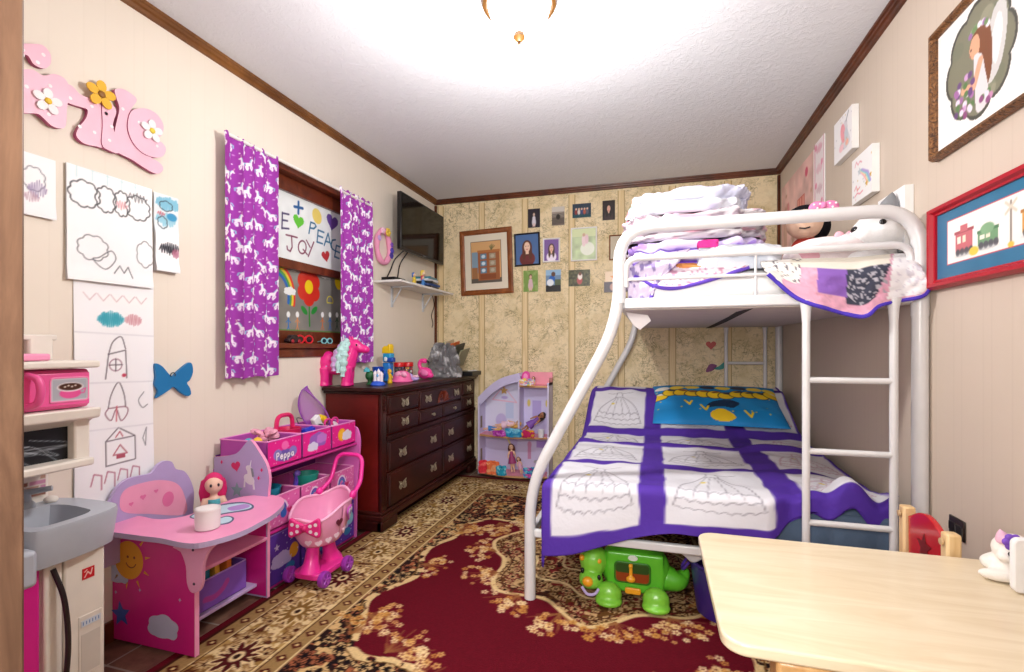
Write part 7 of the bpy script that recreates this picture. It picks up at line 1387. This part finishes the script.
for z, zz in ((.40, .50), (.12, .22)):
    b = MB(); b.box((HX0+.0142, HY0+.05, z), (HX0+.016, HY0+.09, zz)); b.build('window_slot', M('8a7a60', .6), dh)
SK = 'e8b898'; ZU, ZM_, ZL = .776, .353, z0+.019
doll((-.955, 3.90, ZU), .12, (0, 0, 1), (.2, -1, 0), '5a2c20', 'e0408c', SK, 'small doll in pink with brown hair standing on the top balcony of the dollhouse', 'dolls in the dollhouse', None, True, .6)
L = V((-1.035, 3.945, ZU)); t = thing('toy_wing', 'hot pink butterfly wing toy standing at the left of the dollhouse balcony', 'toy', L); b = MB(); b.prism(bez2([(-.03, 0), (.02, 0), (.035, .04), (.03, .10), (.0, .115), (-.028, .09), (-.035, .04)], 4), L, (1, .2, 0), (0, 0, 1), (-.002, .008, 0)); b.build('wing', M('e0309c', .5), t, bevel=.002); b = MB(); b.prism(circ(0, .07, .018, .026), L+V((0, -.001, 0)), (1, .2, 0), (0, 0, 1), (.0004, -.002, 0)); b.build('wing_pattern', M('f48ac8', .5), t)
lump('doll_clothes', (-1.0, 3.855, ZU-.001), (.12, .05, .05), solidc('7fa4c8', ((40, .5, .55, 'f0d25a'), (46, .55, .6, 'e48aa8'), (52, .6, .65, 'e8e4ee')), 31), m_cl, 'heap of blue, yellow and pink doll clothes spilling from the dollhouse balcony', 'doll clothes', 1, .004, 31, res=.005, pw=2.2, top=.3, wr=1.6)
doll((-1.40, 3.90, ZM_+.04), .17, (.9, .10, .10), (0, -.4, 1), 'e0b860', '3f7fc8', SK, 'blonde doll in blue lying at the left end of the middle dollhouse floor', 'dolls in the dollhouse')
doll((-1.30, 3.915, ZM_+.07), .24, (.9, .02, .12), (0, -.6, 1), 'd8a850', 'e9c3d8', SK, 'blonde doll in a pale pink skirt lying in the middle of the dollhouse', 'dolls in the dollhouse', 'f0d8e6')
doll((-1.042, 3.850, ZM_+.045), .25, (.75, .10, .62), (-.3, -1, .3), '2c1c18', '7c4aa8', 'a8704c', 'dark haired doll in purple leaning at the right of the middle dollhouse floor', 'dolls in the dollhouse')
lump('doll_clothes', (-1.11, 3.84, ZM_-.001), (.13, .06, .055), solidc('2f88b8', ((30, .6, .66, '7ac0d8'),), 33), m_cl, 'bright blue doll dress heap on the middle dollhouse floor', 'doll clothes', 1, .004, 33, res=.005, pw=2.2, top=.3, wr=1.6)
lump('doll_clothes', (-1.235, 3.845, ZM_-.001), (.11, .06, .035), solidc('a838a0', ((30, .6, .66, 'd07ac8'),), 34), m_cl, 'magenta doll dress heap at the front of the middle dollhouse floor', 'doll clothes', 1, .004, 34, res=.005, pw=2.2, top=.3, wr=1.6)
lump('doll_clothes', (-.985, 3.835, ZM_-.001), (.10, .04, .05), solidc('b8285c', ((30, .6, .66, 'e0b030'),), 35), m_cl, 'crimson and yellow doll cloth heap below the dark haired doll', 'doll clothes', 1, .004, 35, res=.005, pw=2.2, top=.3, wr=1.6)
L = V((-.885, 3.87, ZM_)); t = thing('toy_cup', 'small white toy cup at the right of the middle dollhouse floor', 'toy cup', L); b = MB(); b.lathe([(.022, 0), (.028, .06), (.029, .064), (.026, .064), (.02, .006), (0, .005)], L, seg=18); b.build('cup_body', M('e6e2ea', .5), t)
lump('toy_pouch', (-1.385, 3.86, ZL-.001), (.07, .06, .10), solidc('e23a48', ((20, .6, .66, 'f0706a'),), 36), m_cl, 'red toy pouch at the lower left corner of the dollhouse', 'toy pouch', 1, .004, 36, res=.005, pw=2.4, top=.4, wr=1.2)
lump('toy_pouch', (-1.295, 3.85, ZL-.001), (.10, .07, .10), solidc('ee7a4a', ((20, .6, .66, 'f4a878'),), 37), m_cl, 'orange toy pouch beside the red pouch on the dollhouse ground floor', 'toy pouch', 1, .004, 37, res=.005, pw=2.4, top=.4, wr=1.2)
lump('doll_clothes', (-1.215, 3.83, ZL-.001), (.08, .05, .07), solidc('2f9ab8', ((30, .6, .66, '8ad0dc'),), 38), m_cl, 'teal doll dress heap on the dollhouse ground floor', 'doll clothes', 1, .004, 38, res=.005, pw=2.2, top=.3, wr=1.6)
doll((-1.13, 3.895, ZL+.012), .24, (-.12, .12, 1), (.2, -1, .1), '5a2a20', 'a03a70', SK, 'brown haired doll in maroon leaning against the dollhouse ground floor wall', 'dolls in the dollhouse', None, False, .7)
doll((-1.045, 3.87, ZL+.005), .15, (-.3, .12, 1), (.2, -1, .1), '5a3024', 'd8a0b8', SK, 'small brown haired doll in pale pink beside the maroon doll', 'dolls in the dollhouse', None, False, .7)
lump('doll_clothes', (-.96, 3.825, ZL-.001), (.12, .06, .07), solidc('3f6fb8', ((30, .52, .58, 'c84a98'), (38, .62, .68, '6ac0d0')), 39), m_cl, 'blue and magenta doll clothes heap at the right of the dollhouse ground floor', 'doll clothes', 1, .004, 39, res=.005, pw=2.2, top=.3, wr=1.6)
L = V((-.905, 3.93, ZL)); t = thing('toy_table', 'grey oval toy table on the dollhouse ground floor', 'toy table', L); b = MB(); b.lathe([(0, .10), (.055, .10), (.057, .106), (.055, .112), (0, .113)], L, seg=24, sy=.7); b.build('tabletop', M('b9bcc4', .4), t); b = MB(); b.lathe([(.03, 0), (.028, .006), (.008, .02), (.008, .10)], L, seg=14); b.build('leg', M('a9acb6', .4), t)
# ================================================================ under the bed
DL = V((-.105, 2.10, .0165)); di = thing('toy_dinosaur', 'lime green plastic toy dinosaur with yellow nose under the bunk bed', 'toy', DL); m_g, m_gl, m_y = M('58b428', .4, coat=.25), M('7cc63a', .4, coat=.25), M('e8a020', .4, coat=.2)
T = lambda x, y, z: DL+V((x, y, z)); b = MB(); b.cbox(T(.03, .05, .125), (.23, .12, .165)); b.ell(T(-.065, .05, .13), (.05, .066, .09)); b.ell(T(.13, .05, .12), (.045, .060, .085)); b.ell(T(.03, .05, .20), (.10, .05, .022)); b.build('body', m_g, di, remesh=.006, smod=6)
b = MB(); b.ell(T(-.145, .02, .150), (.062, .062, .066)); b.ell(T(-.152, -.02, .085), (.052, .050, .040)); b.build('head', m_gl, di, remesh=.005)
for x, z in ((-.185, .125), (-.115, .105)): b = MB(); b.ell(T(x, -.040 if x < -.15 else -.045, z), (.008, .008, .012), rot=(0, 0, 0)); b.build('eye', M('101418', .2), di)
b = MB(); b.ell(T(-.160, -.060, .090), (.024, .018, .021)); b.build('nose_horn', m_y, di)
for x, z in ((-.190, .172), (-.118, .165)): b = MB(); b.ell(T(x, -.022, z), (.012, .012, .013)); b.build('brow_horn', m_y, di)
b = MB(); b.tube(bez([T(-.185, -.055, .062), T(-.160, -.075, .045), T(-.13, -.072, .048), T(-.115, -.055, .062)], 5), .006, seg=8); b.build('mouth', M('b9a8d8', .4), di)
for x in (-.075, .115): b = MB(); b.ell(T(x, -.035, .04), (.055, .042, .05)); b.ell(T(x, -.05, .018), (.058, .05, .019)); b.build('foot', m_gl, di, remesh=.005)
for x in (-.06, .11): b = MB(); b.ell(T(x, .11, .035), (.045, .036, .05)); b.ell(T(x, .11, .018), (.048, .04, .018)); b.build('foot', m_g, di, remesh=.006)
b = MB(); b.tube(bez([T(.15, .05, .10), T(.20, .045, .095), T(.225, .06, .11), T(.245, .065, .14)], 5), [.055, .053, .050, .048, .046, .044, .042, .038, .036, .034, .03, .026, .022, .018, .010, .004], seg=12); b.build('tail', m_g, di, sub=1)
b = MB(); b.prism(rrect(-.055, .085, .095, .175, .02), T(0, -.014, 0), (1, 0, 0), (0, 0, 1), (0, -.006, 0)); w_ = b.build('window_frame', M('2c6a18', .4), di, bevel=.003); b = MB(); b.prism(rrect(-.047, .093, .087, .167, .015), T(0, -.0195, 0), (1, 0, 0), (0, 0, 1), (0, -.0015, 0)); b.build('window', M('8a3a14', .3), w_); b = MB(); b.prism(rrect(-.047, .130, .087, .167, .010), T(0, -.0205, 0), (1, 0, 0), (0, 0, 1), (0, -.001, 0)); b.build('window_top', M('2a4a1c', .3), w_)
b = MB(); b.cbox(T(.014, -.026, .135), (.014, .010, .06)); b.ell(T(.014, -.028, .108), (.020, .012, .014)); b.ell(T(.014, -.028, .163), (.010, .009, .010)); b.build('slider', m_y, di, remesh=.003); b = MB(); b.prism(rrect(-.01, .045, .055, .070, .008), T(0, -.016, 0), (1, 0, 0), (0, 0, 1), (0, -.012, 0)); b.build('button', m_y, di, bevel=.003)
b = MB(); b.prism(circ(.022, .190, .020, .012), T(0, -.010, 0), (1, 0, 0), (0, 0, 1), (0, -.006, 0)); b.build('badge', M('d4dcd0', .4), di, bevel=.002)
PL = V((.285, 2.13, .013)); t = thing('storage_tub', 'dark purple plastic tub under the bunk bed beside the table', 'tub', PL); b = MB(); b.lathe([(.105, 0), (.115, .006), (.140, .20), (.147, .206), (.147, .216), (.136, .216), (.110, .012), (0, .010)], PL, seg=36); b.build('tub_body', M('3a1f7c', .4, coat=.2), t); b = MB(); b.tube(bez([PL+V((-.146, -.03, .20)), PL+V((-.168, -.02, .165)), PL+V((-.168, .02, .165)), PL+V((-.146, .03, .20))], 5), .006, seg=6); b.build('handle', M('4a2c90', .4), t)
lump('toy_frog', (.285, 2.13, .027), (.17, .17, .195), solidc('2f7a24', ((20, .6, .66, '4a9a30'),), 41), m_cl, 'green soft toy lying in the dark purple tub', 'toy', 1, .004, 41)
b = MB(); u, v = np.meshgrid(np.linspace(0, 1, 8), np.linspace(0, 1, 8)); b.grid(np.stack([.10+.10*u, 2.052+.012*np.sin(u*5)+.01*v, .276-.055*v*(1-np.abs(u-.5)*1.6)], -1)); b.build('cloth_tag', M('c9c8cc', .7), None, solid=.003, loc=(.15, 2.05, .26), label='small white cloth corner hanging below the bed rail beside the green dinosaur', cat='cloth')
